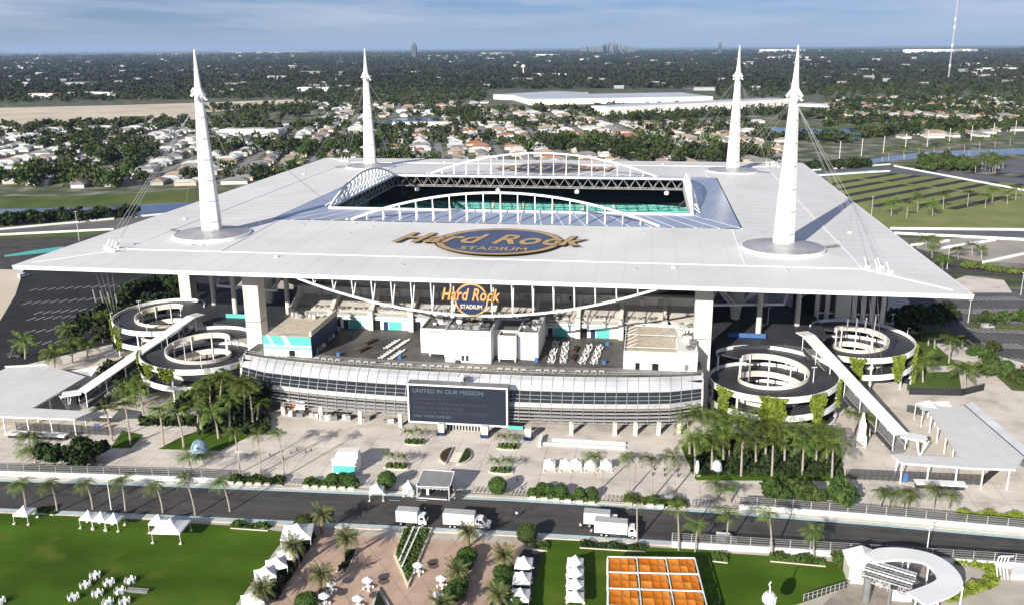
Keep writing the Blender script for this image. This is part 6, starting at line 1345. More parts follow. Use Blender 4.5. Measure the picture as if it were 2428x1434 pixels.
for x in (a0.x-0.6, a1.x+0.6):
    for y in (a0.y+0.2, a0.y+back-0.3): MB().beam((x, y, 0), (x, y, zt+0.6), 0.35).build('truss_leg', M_alu, SGT)
MB().bx(a0.x-0.5, a1.x+0.5, a0.y+back-0.3, a0.y+back-0.2, 0.9, zt+1.2).build('backdrop', M_dark, SGT)
for k in range(7): x = a0.x+0.5+k*(a1.x-a0.x-1)/6; MB().ball((x, a0.y+0.2, zt-0.45), 0.2, 8, 5).build('stage_lamp', M_white, SGT)
MB().bx(a0.x-0.7, a1.x+0.7, a0.y-0.1, a0.y+0.15, zt-0.32, zt-0.12).build('lamp_bar', M_alu, SGT); MB().bx(a0.x+1.6, a0.x+2.2, a0.y+0.6, a0.y+0.9, 0.9, 3.4).build('banner', M_white, SGT)
MB().bx(a0.x-0.2, a1.x+0.2, a0.y-0.25, a0.y-0.05, 0.3, 0.5).build('stage_lip', M_white, SGT)
for k, (x, dz) in enumerate(((a0.x-2.4, 0), (a1.x+2.6, 0), (a0.x-4.0, 1.0))): MB().box((x, a0.y+1.8+dz, 0.9), (1.6, 1.4, 1.6), 0.3*k).build('stage_gear', [M_alu, M_dgrey, M_white][k], SGT)
KI = thing('ticket_kiosk', 'white kiosk with teal front on the plaza left of centre', 'kiosk', tuple(G(815, 1120)))
ka, kb = G(789, 1123), G(846, 1124); kd = 4.8
MB().prism([(ka.x, ka.y), (kb.x, kb.y), (kb.x-0.3, kb.y+kd), (ka.x-0.3, ka.y+kd)], 0.05, 3.9).build('kiosk_body', M_white, KI)
MB().prism([(ka.x-0.2, ka.y-0.3), (kb.x+0.2, kb.y-0.3), (kb.x+0.2, kb.y+1.4), (ka.x-0.2, ka.y+1.4)], 3.91, 4.15).build('kiosk_roof', M_white, KI); MB().prism([(ka.x+0.6, ka.y+1.8), (kb.x-0.1, kb.y+1.8), (kb.x-0.4, kb.y+kd), (ka.x+0.3, ka.y+kd)], 3.91, 5.2).build('upper_block', M_white, KI)
MB().bx(ka.x+0.2, kb.x-0.2, ka.y-0.12, ka.y-0.03, 0.5, 2.5).build('teal_front', M_teal, KI); MB().bx(ka.x+0.1, kb.x-0.1, ka.y-0.14, ka.y-0.04, 2.7, 3.4).build('pale_band', M_blueline, KI)
SCU = thing('glass_sculpture', 'blue mottled dome-shaped sculpture on the left plaza', 'sculpture', tuple(G(475, 1085)))
b = MB(); b.lathe([(2.1, 0), (2.35, 1.5), (2.25, 3.2), (1.6, 4.6), (0.7, 5.3), (0, 5.4)], n=14); b.sm = False; b.build('shell', mat('mottled_glass', (0.06, 0.17, 0.26), 0.3, col2=(0.36, 0.45, 0.50), scale=0.9, detail=6), SCU, False); MB().prism([(2.6*math.cos(a), 2.6*math.sin(a)) for a in np.linspace(0, 6.283, 15)[:-1]], 0.03, 0.3).build('plinth', M_conc2, SCU, False)
OB = thing('obelisk', 'cream stepped obelisk beside the right escalator', 'obelisk', tuple(G(2040, 1055)))
b = MB(); b.lathe([(1.9, 0), (1.75, 3.2), (1.35, 3.4), (1.25, 6.8), (0.9, 7.2), (0.25, 9.6), (0, 9.8)], n=4, ph=0.7); b.build('shaft', M_conc2, OB, False)
for k, (x, y, m_) in enumerate(((1652, 1125, M_white), (1699, 1120, mat('mottled_glass2', (0.35, 0.40, 0.42), 0.3, col2=(0.65, 0.68, 0.70), scale=0.9)))):
    p = G(x, y); t = thing('garden_sculpture', ['slim white surfboard-shaped sculpture at the grove edge', 'pale grey dome sculpture at the grove edge'][k], 'sculpture', tuple(p)); b = MB()
    if k == 0: b.lathe([(0.1, 0), (0.5, 1.2), (0.55, 2.6), (0.3, 3.8), (0, 4.2)], n=10)
    else: b.lathe([(1.3, 0), (1.4, 1.4), (1.1, 2.8), (0.5, 3.5), (0, 3.6)], n=12)
    b.build('body', m_, t, False); MB().box((0, 0, 0.06), (1.6, 1.6, 0.12)).build('plinth', M_conc2, t, False)
for k, (x, y) in enumerate(((1552, 1114), (1575, 1116), (1606, 1118), (1608, 1130), (1576, 1128), (1548, 1126), (690, 1075), (705, 1068), (725, 1073), (738, 1069), (640, 1080), (672, 1088), (1238, 1160), (1226, 1140))):
    p = G(x, y); b = MB(); b.lathe([(0.16, 0), (0.16, 0.8), (0.1, 0.95), (0, 0.95)], c=(p.x, p.y, 0.02), n=8); b.build('bollard', M_dgrey, label='small black bollard on the plaza paving, %s of fourteen' % ORD[k], cat='bollard', group='black plaza bollards')
# zig-zag crowd barriers on the far kerb
def zig(x0, x1, y0, y1, n, lb):
    t = thing('crowd_barrier', 'zigzag row of grey bike racks '+lb, 'rack', tuple(G(x0, y0)))
    for k in range(n): p = G(x0+(x1-x0)*k/n, y0+(y1-y0)*k/n); b = MB(); b.beam((p.x, p.y, 0.1), (p.x+0.6, p.y+1.4, 0.9), 0.12); b.beam((p.x+0.6, p.y+1.4, 0.9), (p.x+1.1, p.y, 0.1), 0.12); b.build('rack_bar', M_grey, t)
for a in ((1118, 1155, 1166, 1168, 4, 'right of the stage'), (1203, 1245, 1172, 1175, 5, 'right of the round topiary'), (1430, 1470, 1186, 1189, 4, 'between the hedge beds'), (1640, 1690, 1196, 1199, 6, 'right of the last hedge bed'), (680, 722, 1145, 1148, 5, 'left of the kiosk hedge'), (858, 885, 1150, 1152, 3, 'left of the big topiary')): zig(*a)
for k, (x, y, h) in enumerate(((264, 1208, 8.5), (2195, 1325, 7.5), (205, 1110, 4), (570, 1120, 6), (2065, 520, 14), (188, 572, 17), (2245, 640, 12), (2295, 765, 9), (2420, 700, 10))): lamp(tuple(G(x, y)), h, 'pale lamp post '+['among the lawn-edge palms', 'behind the curved station roof', 'behind the left track wall', 'left of the plaza steps', 'in front of the striped grass', 'beside the left track', 'by the right service road', 'in the right parking lot', 'at the right frame edge of the lot'][k], 0 if k < 1 else 2)
for k in range(9):
    q0_, q1_ = G(2120, 340), G(2428, 300); x = 1990+k*52; y = 378-k*7.2; p = G(x, y); MB().tube(tuple(p), (p.x, p.y, 17), 0.35, n=6).build('utility_pole', M_conc2, label='pale utility pole along the right levee, %s from the left' % ORD[k], cat='pole', group='poles on the right levee')
# ------------------------------------------------------------------ gondola station and cabin
GS = thing('gondola_station', 'cable gondola station with curved white roof and steel machinery at bottom right', 'station', tuple(G(2120, 1390)))
zc = 6.2; cen = [(2062, 1322), (2100, 1312), (2150, 1312), (2205, 1324), (2240, 1350), (2252, 1378), (2230, 1396), (2172, 1418)]
cp = [G(x, y, zc) for x, y in cen]; 
def smooth(P, n=4):
    o = []
    for i in range(len(P)-1):
        p0, p1, p2, p3 = P[max(i-1, 0)], P[i], P[i+1], P[min(i+2, len(P)-1)]
        for k in range(n): t = k/n; o.append(0.5*((2*p1)+(p2-p0)*t+(2*p0-5*p1+4*p2-p3)*t*t+(3*p1-p0-3*p2+p3)*t**3))
    o.append(P[-1]); return o
sp_ = smooth(cp); b = MB(); L0 = []; 
for i, p in enumerate(sp_):
    d = (sp_[min(i+1, len(sp_)-1)]-sp_[max(i-1, 0)]).normalized(); n = Vector((-d.y, d.x, 0)); wd = 2.3 if i > 3 else 1.4+0.25*i; L0.append((p+n*wd, p-n*wd))
for i in range(len(L0)-1):
    a, c = L0[i]; e_, f_ = L0[i+1]; v = [a, c, f_, e_]; v2 = [u-Vector((0, 0, 0.4)) for u in v]
    b.add([tuple(u) for u in v+v2], [(0, 1, 2, 3)[::-1], (4, 5, 6, 7), (0, 4, 5, 1), (1, 5, 6, 2), (2, 6, 7, 3), (3, 7, 4, 0)])
b.build('curved_roof', M_white, GS)
for i in (2, 8, 14, 20, 26):
    for s in (0, 1): p = L0[min(i, len(L0)-1)][s]; MB().tube((p.x, p.y, 0), (p.x, p.y, zc-0.3), 0.16, n=6).build('roof_post', M_white, GS)
hc = G(2050, 1318, 5); b = MB(); hw, hd = 3.8, 3.0; x, y = hc.x, hc.y
b.add([(x-hw, y-hd, 4.4), (x+hw, y-hd, 4.4), (x+hw, y+hd, 4.4), (x-hw, y+hd, 4.4), (x, y-hd, 5.8), (x, y+hd, 5.8)], [(0, 4, 5, 3), (1, 2, 5, 4), (0, 1, 4), (2, 3, 5), (3, 2, 1, 0)]); b.build('house_roof', M_white, GS)
MB().bx(x-hw+0.5, x+hw-0.5, y-hd+0.4, y+hd-0.4, 0, 4.35).build('house_wall', M_conc2, GS)
MB().prism([G2(1990, 1398), G2(2100, 1345), G2(2230, 1330), G2(2260, 1380), G2(2180, 1440), G2(1900, 1480)], 0.05, 0.14).build('platform', mat('station_slab', (0.33, 0.30, 0.26), 0.85, var=0.2, scale=0.3), GS)
rr = random.Random(6)
m0, m1 = G(2050, 1350, 5), G(2165, 1385, 5); dv = (m1-m0); pv = Vector((-dv.y, dv.x, 0)).normalized()
for k in range(7):
    o = pv*(-3.2+k*1.05); a, c = m0+o, m1+o; b = MB(); b.beam(a+Vector((0, 0, 0.8)), c+Vector((0, 0, 0.8)), 0.22); b.beam(a-Vector((0, 0, 0.4)), c-Vector((0, 0, 0.4)), 0.2)
    for j in range(10): u = a.lerp(c, j/10); w_ = a.lerp(c, (j+0.5)/10); b.beam(u+Vector((0, 0, 0.8)), w_-Vector((0, 0, 0.4)), 0.1); b.beam(w_-Vector((0, 0, 0.4)), a.lerp(c, (j+1)/10)+Vector((0, 0, 0.8)), 0.1)
    b.build('machinery_truss', [M_alu, M_grey, M_white][k % 3], GS)
for k in range(26):
    u = m0.lerp(m1, rr.random())+pv*rr.uniform(-3.4, 3.4); b = MB()
    if k % 2: b.tube(u-Vector((0, 0, 0.2)), u+Vector((0, 0, 0.3)), 0.35, n=10)
    else: b.box((u.x, u.y, 5.2), (0.5+rr.random(), 0.5, 0.7), rr.random()*3)
    b.build('drive_unit', [M_grey, M_alu, M_dgrey][k % 3], GS)
for u, s in ((0.12, -2), (0.12, 2), (0.6, -2), (0.6, 2)): p = m0.lerp(m1, u)+pv*s; MB().tube((p.x, p.y, 0), (p.x, p.y, 4.6), 0.35, n=8).build('machinery_leg', M_grey, GS)
p = G(2052, 1425, 0.1); MB().tube((p.x, p.y, 0), (p.x, p.y, 5.5), 0.75, n=12).build('tower_leg', M_grey, GS)
c = m0.lerp(m1, 0.85)+pv*2.6; b = MB(); b.lathe([(3.2, 2.6), (3.2, 2.9), (0.6, 3.1), (0.6, 3.6), (0, 3.6)], c=(c.x, c.y, 0), n=24); b.build('bull_wheel', mat('wheel_disc', (0.16, 0.165, 0.17), 0.5, var=0.1), GS); MB().ball((c.x, c.y, 3.8), 0.35, 8, 5).build('hub_light', M_white, GS)
MB().bx(*sorted((G(2105, 1405).x, G(2150, 1405).x)), G(2120, 1425).y, G(2120, 1395).y, 0.14, 2.8).build('control_cabin', M_conc2, GS)
for k in range(4):
    p = G(2366+k*8, 1372); b = MB(); b.path([(p.x, p.y, 0), (p.x-0.4, p.y+0.8, 2.8), (p.x, p.y+1.0, 4.6), (p.x+0.7, p.y+0.8, 4.9)], 0.14, 6); b.build('cabin_rail', M_white, GS)
MB().prism([G2(2395, 1372), G2(2440, 1375), G2(2440, 1340), G2(2400, 1335)], 0.05, 1.1).build('white_kiosk', M_white, label='low white block beside the gondola station at the right edge', cat='wall')
f = fence(G2(1905, 1424), G2(2010, 1392), 1.6, 10, 'pale mesh fence between the station lawn and the platform', M_alu, M_mesh, 2)
GC = thing('gondola_cabin', 'white gondola cabin hanging over the station lawn at the bottom', 'gondola', (77.4, -229, 0)); z0 = 5.7
b = MB(); b.lathe([(0.7, 0), (1.15, 0.35), (1.25, 1.3), (1.0, 2.0), (0.6, 2.3), (0, 2.35)], c=(0, 0, z0), n=10); b.build('cabin_shell', M_glass, GC, False)
for k in range(10): a = k*math.pi/5; MB().path([(0.72*math.cos(a), 0.72*math.sin(a), z0), (1.2*math.cos(a), 1.2*math.sin(a), z0+0.4), (1.29*math.cos(a), 1.29*math.sin(a), z0+1.3), (0.62*math.cos(a), 0.62*math.sin(a), z0+2.3)], 0.07, 4).build('cabin_rib', M_white, GC, False)
b = MB(); b.path([(0, 0, z0+2.3), (0, 0, z0+3.4), (-0.25, 0, z0+4.0), (0.1, 0, z0+4.6)], 0.12, 6); b.build('hanger_arm', M_white, GC, False)
cbl = MB() if False else None
# a = Vector((77.4, -229, z0+4.6)); e1 = m0+Vector((0, 0, 1.2)); cbl.tube(a, e1, 0.03, n=4); cbl.tube(a, a+(a-e1)*3+Vector((0, 0, 30)), 0.03, n=4); cbl.build('haul_cable', M_cable, GS)
# ------------------------------------------------------------------ people
def person_mesh(name, seed, shirt):
    me = bpy.data.meshes.new(name); st = 0.14+0.1*(seed % 2)
    V = [(0, 0, 0.95), (0, 0, 1.15), (0, 0, 1.38), (0, 0, 1.50), (0, 0, 1.66), (0.19, 0, 1.40), (0.25, 0.03, 1.12), (0.27, -0.12, 0.88), (-0.19, 0, 1.40), (-0.25, -0.03, 1.12), (-0.26, 0.1, 0.88), (0.1, 0, 0.88), (0.11, st, 0.48), (0.11, st*0.9, 0.05), (-0.1, 0, 0.88), (-0.11, -st, 0.48), (-0.11, -st*1.3, 0.05), (0.11, st-0.14, 0.03), (-0.11, -st*1.3-0.14, 0.03)]
    E_ = [(0, 1), (1, 2), (2, 3), (3, 4), (2, 5), (5, 6), (6, 7), (2, 8), (8, 9), (9, 10), (0, 11), (11, 12), (12, 13), (0, 14), (14, 15), (15, 16), (13, 17), (16, 18)]
    me.from_pydata(V, E_, []); o = bpy.data.objects.new('tmp', me); COL.objects.link(o); md = o.modifiers.new('skin', 'SKIN'); rad = [.15, .15, .15, .06, .115, .065, .05, .04, .065, .05, .04, .095, .07, .05, .095, .07, .05, .04, .04]
    for i, v in enumerate(me.skin_vertices[0].data): v.radius = (rad[i], rad[i]*(0.75 if i < 3 else 1)); v.use_root = (i == 0)
    o.modifiers.new('sub', 'SUBSURF').levels = 1
    dg = bpy.context.evaluated_depsgraph_get(); m2 = bpy.data.meshes.new_from_object(o.evaluated_get(dg)); bpy.data.objects.remove(o)
    m2.materials.clear(); m2.materials.append(shirt); m2.materials.append(M_skin); m2.materials.append(M_dgrey)
    for p in m2.polygons:
        z = p.center.z; p.material_index = 1 if z > 1.46 or (abs(p.center.x) > 0.2 and z < 1.12) else (2 if z < 0.95 else 0); p.use_smooth = True
    return m2
PM = [person_mesh('person', 0, M_white), person_mesh('person', 1, M_navy), person_mesh('person', 2, M_teal)]
for k, (x, y, z, lb, mi) in enumerate(((1225, 1226, 0.07, 'person in a white shirt walking on the road between trucks', 0), (1213, 1222, 0.07, 'person in a dark shirt standing beside the palm shadow on the road', 1), (1376, 1254, 0.07, 'person in white at the back of the hidden truck', 0), (1402, 1268, 0.07, 'person in white at the back of the right truck', 0), (1233, 1157, 0.03, 'person in dark clothes on the plaza beside the round topiary', 1), (547, 1130, 0.03, 'person in dark clothes by the plaza gap at left', 1), (1008, 1214, 0.07, 'person in white in the shadow of the first truck', 0))):
    o = link('person', PM[mi], label=lb, cat='person', loc=tuple(G(x, y, z)), rz=k*1.3)
    h = MB(); h.ball((0, 0.01, 1.72), (0.105, 0.115, 0.10), 8, 5); h.build('hair', M_dgrey, o, False)
# ------------------------------------------------------------------ the suburb: houses
rnd = random.Random(42)
WALL = [mat('house_wall_white', (0.62, 0.60, 0.56), 0.85, var=0.05), mat('house_wall_cream', (0.55, 0.47, 0.36), 0.85, var=0.05), mat('house_wall_grey', (0.40, 0.40, 0.40), 0.85, var=0.05)]
ROOFM = {'white': mat('house_roof_white', (0.58, 0.58, 0.57), 0.8, var=0.12, scale=0.05), 'grey': mat('house_roof_grey', (0.24, 0.235, 0.23), 0.85, var=0.2, scale=0.05), 'tan': mat('house_roof_tan', (0.38, 0.29, 0.21), 0.85, var=0.15, scale=0.05), 'red': M_hydro}
def house_meshes(l, w_, h, rh, ov=0.6):
    b = MB(); b.bx(-l/2, l/2, -w_/2, w_/2, 0, h); L_, W_ = l/2+ov, w_/2+ov; hip = min(L_*0.8, W_)
    r = MB(); r.add([(-L_, -W_, h), (L_, -W_, h), (L_, W_, h), (-L_, W_, h), (-L_+hip, 0, h+rh), (L_-hip, 0, h+rh)], [(0, 1, 5, 4), (1, 2, 5), (2, 3, 4, 5), (3, 0, 4), (3, 2, 1, 0)])
    return b, r
HV = []
for i in range(5):
    l, w_, h, rh = 15+3*i % 7, 9+i % 3, 3.0, 1.7+0.3*(i % 3); HV.append(house_meshes(l, w_, h, rh)+(l, w_))
HM = {}
for i, (b, r, l, w_) in enumerate(HV):
    for j in range(3): HM['w', i, j] = b.mesh('wall', WALL[j])
    for k_ in ROOFM: HM['r', i, k_] = r.mesh('roof', ROOFM[k_])
    g = MB()
    for x in (-l*0.28, l*0.05, l*0.3): g.bx(x-0.7, x+0.7, -w_/2-0.05, -w_/2+0.01, 0.9, 2.1)
    HM['g', i] = g.mesh('window_row', M_dglass)
HPOS = []
def blocked(x, y):                       # keep clear of stadium, lakes, levees, lots
    for (ax, ay, bx_, by_) in ((-300, -400, 420, 190), (-480, 90, -170, 275), (150, 280, 480, 420)):
        if ax < x < bx_ and ay < y < by_: return True
    q = px_of(x, y)
    for (x0, y0, x1, y1) in ((1810, 288, 2140, 334), (880, 278, 1060, 312), (-50, 238, 760, 300), (1150, 205, 1700, 262), (1420, 226, 1960, 292), (1880, 330, 2428, 700)):
        if x0 < q[0] < x1 and y0 < q[1] < y1: return True
    lev = 478-(q[0]+30)*0.045 if q[0] < 820 else (405 if q[0] < 1900 else 405-(q[0]-1900)*0.155)
    if q[1] > lev-14: return True
    return False
def px_of(x, y, z=0.0):
    d = Vector((x, y, z))-CAM; k = d.dot(FW); return (1214+FPX*d.dot(RT)/k, 717-FPX*d.dot(UP)/k)
# street grid: rows of houses along streets that run away from the camera
dirA = R(104); ux, uy = math.cos(dirA), math.sin(dirA); vx, vy = math.sin(dirA), -math.cos(dirA)
cells = []
for i in range(-40, 46):
    for j in range(0, 62):
        for s in (-1, 1):
            u = 60+j*20+(7 if i % 2 else 0); v = i*62+s*19; x, y = u*ux+v*vx+rnd.uniform(-3, 3), 150+u*uy+v*vy+rnd.uniform(-3, 3); cells.append((x, y, s))
good = []
for x, y, s in cells:
    q = px_of(x, y)
    if -40 < q[0] < 2470 and y > 180 and q[1] > 226 and not (q[0] > 1720 and q[1] < 246 and rnd.random() < 0.8) and not blocked(x, y): good.append(((Vector((x, y, 0))-CAM).length, x, y, s, q))
good.sort(key=lambda t: t[0])
SH = MB(); SW = {}
def pick_roof(q):
    u = rnd.random()
    if q[0] < 900: return 'white' if u < 0.45 else ('grey' if u < 0.85 else 'tan')
    if q[0] < 1500: return 'white' if u < 0.35 else ('grey' if u < 0.6 else ('tan' if u < 0.88 else 'red'))
    return 'tan' if u < 0.42 else ('red' if u < 0.50 else ('grey' if u < 0.8 else 'white'))
for n_, (dist, x, y, s, q) in enumerate(good):
    i = rnd.randrange(5); rk = pick_roof(q); rz = dirA+(math.pi/2 if rnd.random() < 0.6 else 0)+rnd.uniform(-0.06, 0.06)
    if n_ < 300:
        t = thing('house', 'low %s-roofed house among the trees %s' % ({'red': 'terracotta'}.get(rk, rk), 'left behind the stadium' if q[0] < 800 else ('behind the stadium roof' if q[0] < 1700 else 'right behind the stadium')), 'house', (x, y, 0), rz, 'suburban houses with %s roofs' % {'red': 'terracotta'}.get(rk, rk))
        link('wall', HM['w', i, rnd.randrange(3)], t, False); link('roof', HM['r', i, rk], t, False); link('window_row', HM['g', i], t, False)
    elif n_ < 2600:
        b = SW.setdefault(rk, MB()); wl = SW.setdefault('wall', MB()); hb, hr, l, w_ = HV[i]
        b.add([(rotz(v, rz)[0]+x, rotz(v, rz)[1]+y, v[2]) for v in hr.v], hr.f); wl.add([(rotz(v, rz)[0]+x, rotz(v, rz)[1]+y, v[2]) for v in hb.v], hb.f)
for rk, b in SW.items(): b.build('distant_houses', ROOFM.get(rk, WALL[0]), label='mass of distant suburban house %s beyond the nearer streets' % ('walls' if rk == 'wall' else {'red': 'terracotta'}.get(rk, rk)+' roofs'), cat='houses', kind='stuff')
# streets
b = MB()
for i in range(-40, 46):
    v = i*62; prev = None
    for j in range(0, 60):
        u = 60+j*25; x, y = u*ux+v*vx, 150+u*uy+v*vy; q = px_of(x, y)
        ok = -60 < q[0] < 2480 and y > 185 and q[1] > 200 and not blocked(x, y)
        if ok and prev: b.quad((prev[0]-3.6*vx, prev[1]-3.6*vy, 0.05), (prev[0]+3.6*vx, prev[1]+3.6*vy, 0.05), (x+3.6*vx, y+3.6*vy, 0.05), (x-3.6*vx, y-3.6*vy, 0.05))
        prev = (x, y) if ok else None
b.build('suburb_street', mat('street_grey', (0.24, 0.235, 0.225), 0.9, var=0.15, scale=0.05), kind='structure')
# ------------------------------------------------------------------ larger far buildings
def block(px0, px1, py, depth, h, label, m=M_white, name='warehouse', cat='building', rm=None, skew=0.0, doors=0):
    a, c = G(px0, py), G(px1, py+skew); d = Vector((c.x-a.x, c.y-a.y)); n = Vector((-d.y, d.x)).normalized()*depth
    t = thing(name, label, cat, (a.x, a.y, 0)); poly = [(a.x, a.y), (c.x, c.y), (c.x+n.x, c.y+n.y), (a.x+n.x, a.y+n.y)]
    MB().prism(poly, 0, h).build('wall', m, t); ce = Vector((sum(p[0] for p in poly)/4, sum(p[1] for p in poly)/4)); MB().prism([tuple(ce+(Vector(p)-ce)*0.99) for p in poly], h+0.01, h+0.35).build('roof', rm or ROOFM['white'], t)
    for k in range(doors):
        u0, u1 = (k+0.3)/doors, (k+0.55)/doors; p, q = a+(c-a)*u0, a+(c-a)*u1; nn = Vector((n.x, n.y, 0)).normalized()*-0.15; MB().add([tuple(p+nn), tuple(q+nn), tuple(q+nn+Vector((0, 0, h*0.55))), tuple(p+nn+Vector((0, 0, h*0.55)))], [(0, 1, 2, 3)]).build('dock_door', M_grey, t)
    return t
M_wh = mat('warehouse_white', (0.74, 0.73, 0.70), 0.7, var=0.05, scale=0.01); R_wh = mat('warehouse_roof', (0.50, 0.54, 0.60), 0.6, var=0.12, scale=0.01)
block(1255, 1690, 250, 170, 10, 'huge white flat-roofed warehouse beyond the stadium, the larger rear one', M_wh, rm=R_wh, skew=-8, doors=0)
block(1170, 1252, 236, 190, 9.4, 'left wing of the huge white warehouse with a shaded side', M_wh, rm=R_wh, skew=4)
block(1440, 1880, 275, 46, 13, 'long white warehouse in front of the huge flat-roofed one', M_wh, rm=R_wh, skew=-22, doors=24)
block(1884, 1960, 252, 40, 4, 'low white warehouse end right of the right mast', M_wh, rm=R_wh, skew=4)
for k, (x0, x1, y, d, h, lb) in enumerate(((160, 275, 228, 40, 8, 'white strip building before the bare sand field'), (705, 780, 217, 40, 9, 'low white roof right of the left mast, far off'), (480, 570, 219, 30, 7, 'long pale roof behind the left mast'), (1235, 1345, 182, 50, 10, 'white building under the pale water tower'), (350, 470, 122+8, 200, 10, 'long pale building on the left horizon'), (520, 720, 123, 300, 14, 'very long white roof on the left horizon'), (1140, 1200, 130, 200, 25, 'pale row of blocks on the horizon left of the skyline'), (1270, 1312, 134, 150, 22, 'pale slab blocks on the horizon behind the front arch'), (1800, 1880, 124, 300, 40, 'white buildings on the horizon behind the right mast'), (2140, 2260, 127, 250, 45, 'white blocks on the horizon left of the antenna mast'), (2260, 2300, 126, 200, 45, 'white blocks on the horizon right of the antenna mast'), (2330, 2428, 168, 60, 10, 'long white roofs at the right edge beyond the woods'), (2290, 2330, 155, 60, 10, 'short white roofs at right beyond the woods'), (1820, 1960, 140, 150, 14, 'row of white industrial roofs right of the masts'), (940, 1050, 272, 20, 7, 'row of white houses on the far lake shore'), (60, 130, 232, 30, 9, 'pale church-like building at far left'), (930, 1240, 300, 14, 5, 'long white low building behind the near streets'), (520, 660, 322, 30, 7, 'pale school building left behind the roof corner'), (0, 90, 163, 60, 8, 'white sheds on the left beyond the trees'))):
    block(x0, x1, y, d, h, lb, M_wh, rm=ROOFM['white'] if k != 15 else M_hydro, name='far_building', skew=-2 if k == 16 else 0)
for k in range(46):                      # small bright buildings scattered towards the horizon
    x = rnd.uniform(0, 2428); y = 121+rnd.random()**2*55; y = max(y, 126 if x < 1200 else 120); w_ = rnd.uniform(6, 26); block(x, x+w_, y, rnd.uniform(30, 90), rnd.uniform(6, 13), 'small pale building far off towards the horizon', M_wh, name='far_building')
bpy.context.view_layer.update()
for o in list(COL.objects):
    if o.get('label') == 'small pale building far off towards the horizon': o['group'] = 'small pale horizon buildings'
b = MB()
for k in range(460):                    # uncountable bright roofs strewn over the far plain
    d_ = 2300*(15000/2300)**(rnd.random()**0.8); a = rnd.uniform(R(62), R(128)); x, y = CAM.x+d_*math.cos(a), CAM.y+d_*math.sin(a); s = 0.7+d_/5000; cl_ = 0.5+0.5*math.sin(x*0.0021+1.3*math.sin(y*0.0013))
    if rnd.random() > 0.25+0.75*cl_: continue
    big = rnd.random() < 0.12; hh = 7+5*s*rnd.random(); b.box((x, y, hh/2), ((75 if big else 20)*s*rnd.uniform(0.5, 1.4), (40 if big else 13)*s, hh), rnd.uniform(-0.3, 0.3))
b.build('far_roofs', mat('far_roof_grey', (0.30, 0.30, 0.30), 0.8, var=0.35, scale=0.003), label='scattered bright roofs over the far plain', cat='buildings', kind='stuff')
# skyline and towers on the horizon
def tower(x, w_, ytop, ybase, dist_y, label, m, name='tower_block', group=None):
    a, c = AT(x, ybase, dist_y), AT(x+w_, ybase, dist_y); top_ = AT(x, ytop, dist_y).z; W_ = c.x-a.x; b = MB(); b.bx(a.x, c.x, dist_y, dist_y+W_, 0, top_*0.86); b.bx(a.x+W_*0.2, c.x-W_*0.2, dist_y+W_*0.2, dist_y+W_*0.8, top_*0.86+0.1, top_); t = thing(name, label, 'tower', (a.x, dist_y, 0), 0, group)
    b.build('shaft', m, t); g = MB()
    for k in range(1, 7): z = top_*0.86*k/7; g.bx(a.x-1, c.x+1, dist_y-1.2, dist_y-0.2, z, z+top_*0.03)
    g.build('window_band', M_dglass, t); return t
M_sky = mat('tower_concrete', (0.17, 0.18, 0.20), 0.8, var=0.1, scale=0.002)
tower(976, 10, 103, 120, 9000, 'dark tower block alone on the horizon left of centre', mat('dark_tower', (0.10, 0.11, 0.13), 0.7, var=0.0)); tower(1704, 7, 102, 110, 12000, 'dark tower on the horizon left of the rear right mast', MATS['dark_tower'])
for k in range(26):
    x = 1375+k*5.4+rnd.uniform(-2, 2); hgt = 3+13*math.exp(-((x-1450)/28)**2)*rnd.uniform(0.6, 1.1)+rnd.uniform(0, 4); tower(x, rnd.uniform(3, 6), 115-hgt, 116, 16000+rnd.uniform(-800, 800), 'tower of the distant downtown skyline on the horizon', M_sky, 'skyline_tower', 'downtown skyline towers')
WT = thing('water_tower', 'pale water tower rising above the trees beyond the lake', 'water tower', tuple(G(1241, 178))); 
MB().tube((0, 0, 0), (0, 0, 24), 3.2, 2.6, 10).build('shaft', M_conc2, WT, False); b = MB(); b.lathe([(2.6, 24), (8, 28), (9, 33), (6, 38), (0, 40)], n=14); b.build('tank', M_conc2, WT, False)
ANT = thing('antenna_mast', 'very tall lattice antenna mast on the right reaching out of the frame', 'antenna', tuple(G(2248, 190)))
p = G(2248, 190); tp = AT(2275, -40, p.y+1); H_ = tp.z; b = MB()
s_ = 1.7; lx = tp.x-p.x
for a in range(3):
    t = a*2.094; b.tube((s_*math.cos(t), s_*math.sin(t), 0), (lx+s_*math.cos(t), s_*math.sin(t), H_), 0.55, n=4)
n = 44
for k in range(n):
    for a in range(3):
        t0, t1 = a*2.094, (a+1)*2.094; z0_, z1_ = H_*k/n, H_*(k+1)/n; b.tube((lx*k/n+s_*math.cos(t0), s_*math.sin(t0), z0_), (lx*(k+1)/n+s_*math.cos(t1), s_*math.sin(t1), z1_), 0.3, n=3)
b.build('lattice', mat('antenna_grey', (0.45, 0.45, 0.46), 0.6, var=0.1), ANT, False)
for zf in (0.15, 0.36, 0.55, 0.63): MB().box((lx*zf, 0, H_*zf), (4, 4, H_*0.03)).build('antenna_array', M_white, ANT, False)
area('sand_field', M_sand, [(-60, 262), (300, 250), (700, 237), (760, 242), (660, 256), (480, 268), (470, 288), (360, 292), (340, 300), (-60, 306)], z=0.25)
area('sand_verge', M_grass, [(285, 277), (345, 276), (345, 290), (300, 293)], z=0.28)
area('highway', mat('highway_grey', (0.22, 0.22, 0.215), 0.9, var=0.1, scale=0.01), [(1020, 214), (1200, 200), (1400, 194), (1560, 200), (1660, 213), (1660, 216), (1560, 204), (1400, 198), (1200, 204), (1020, 219)], z=0.3)
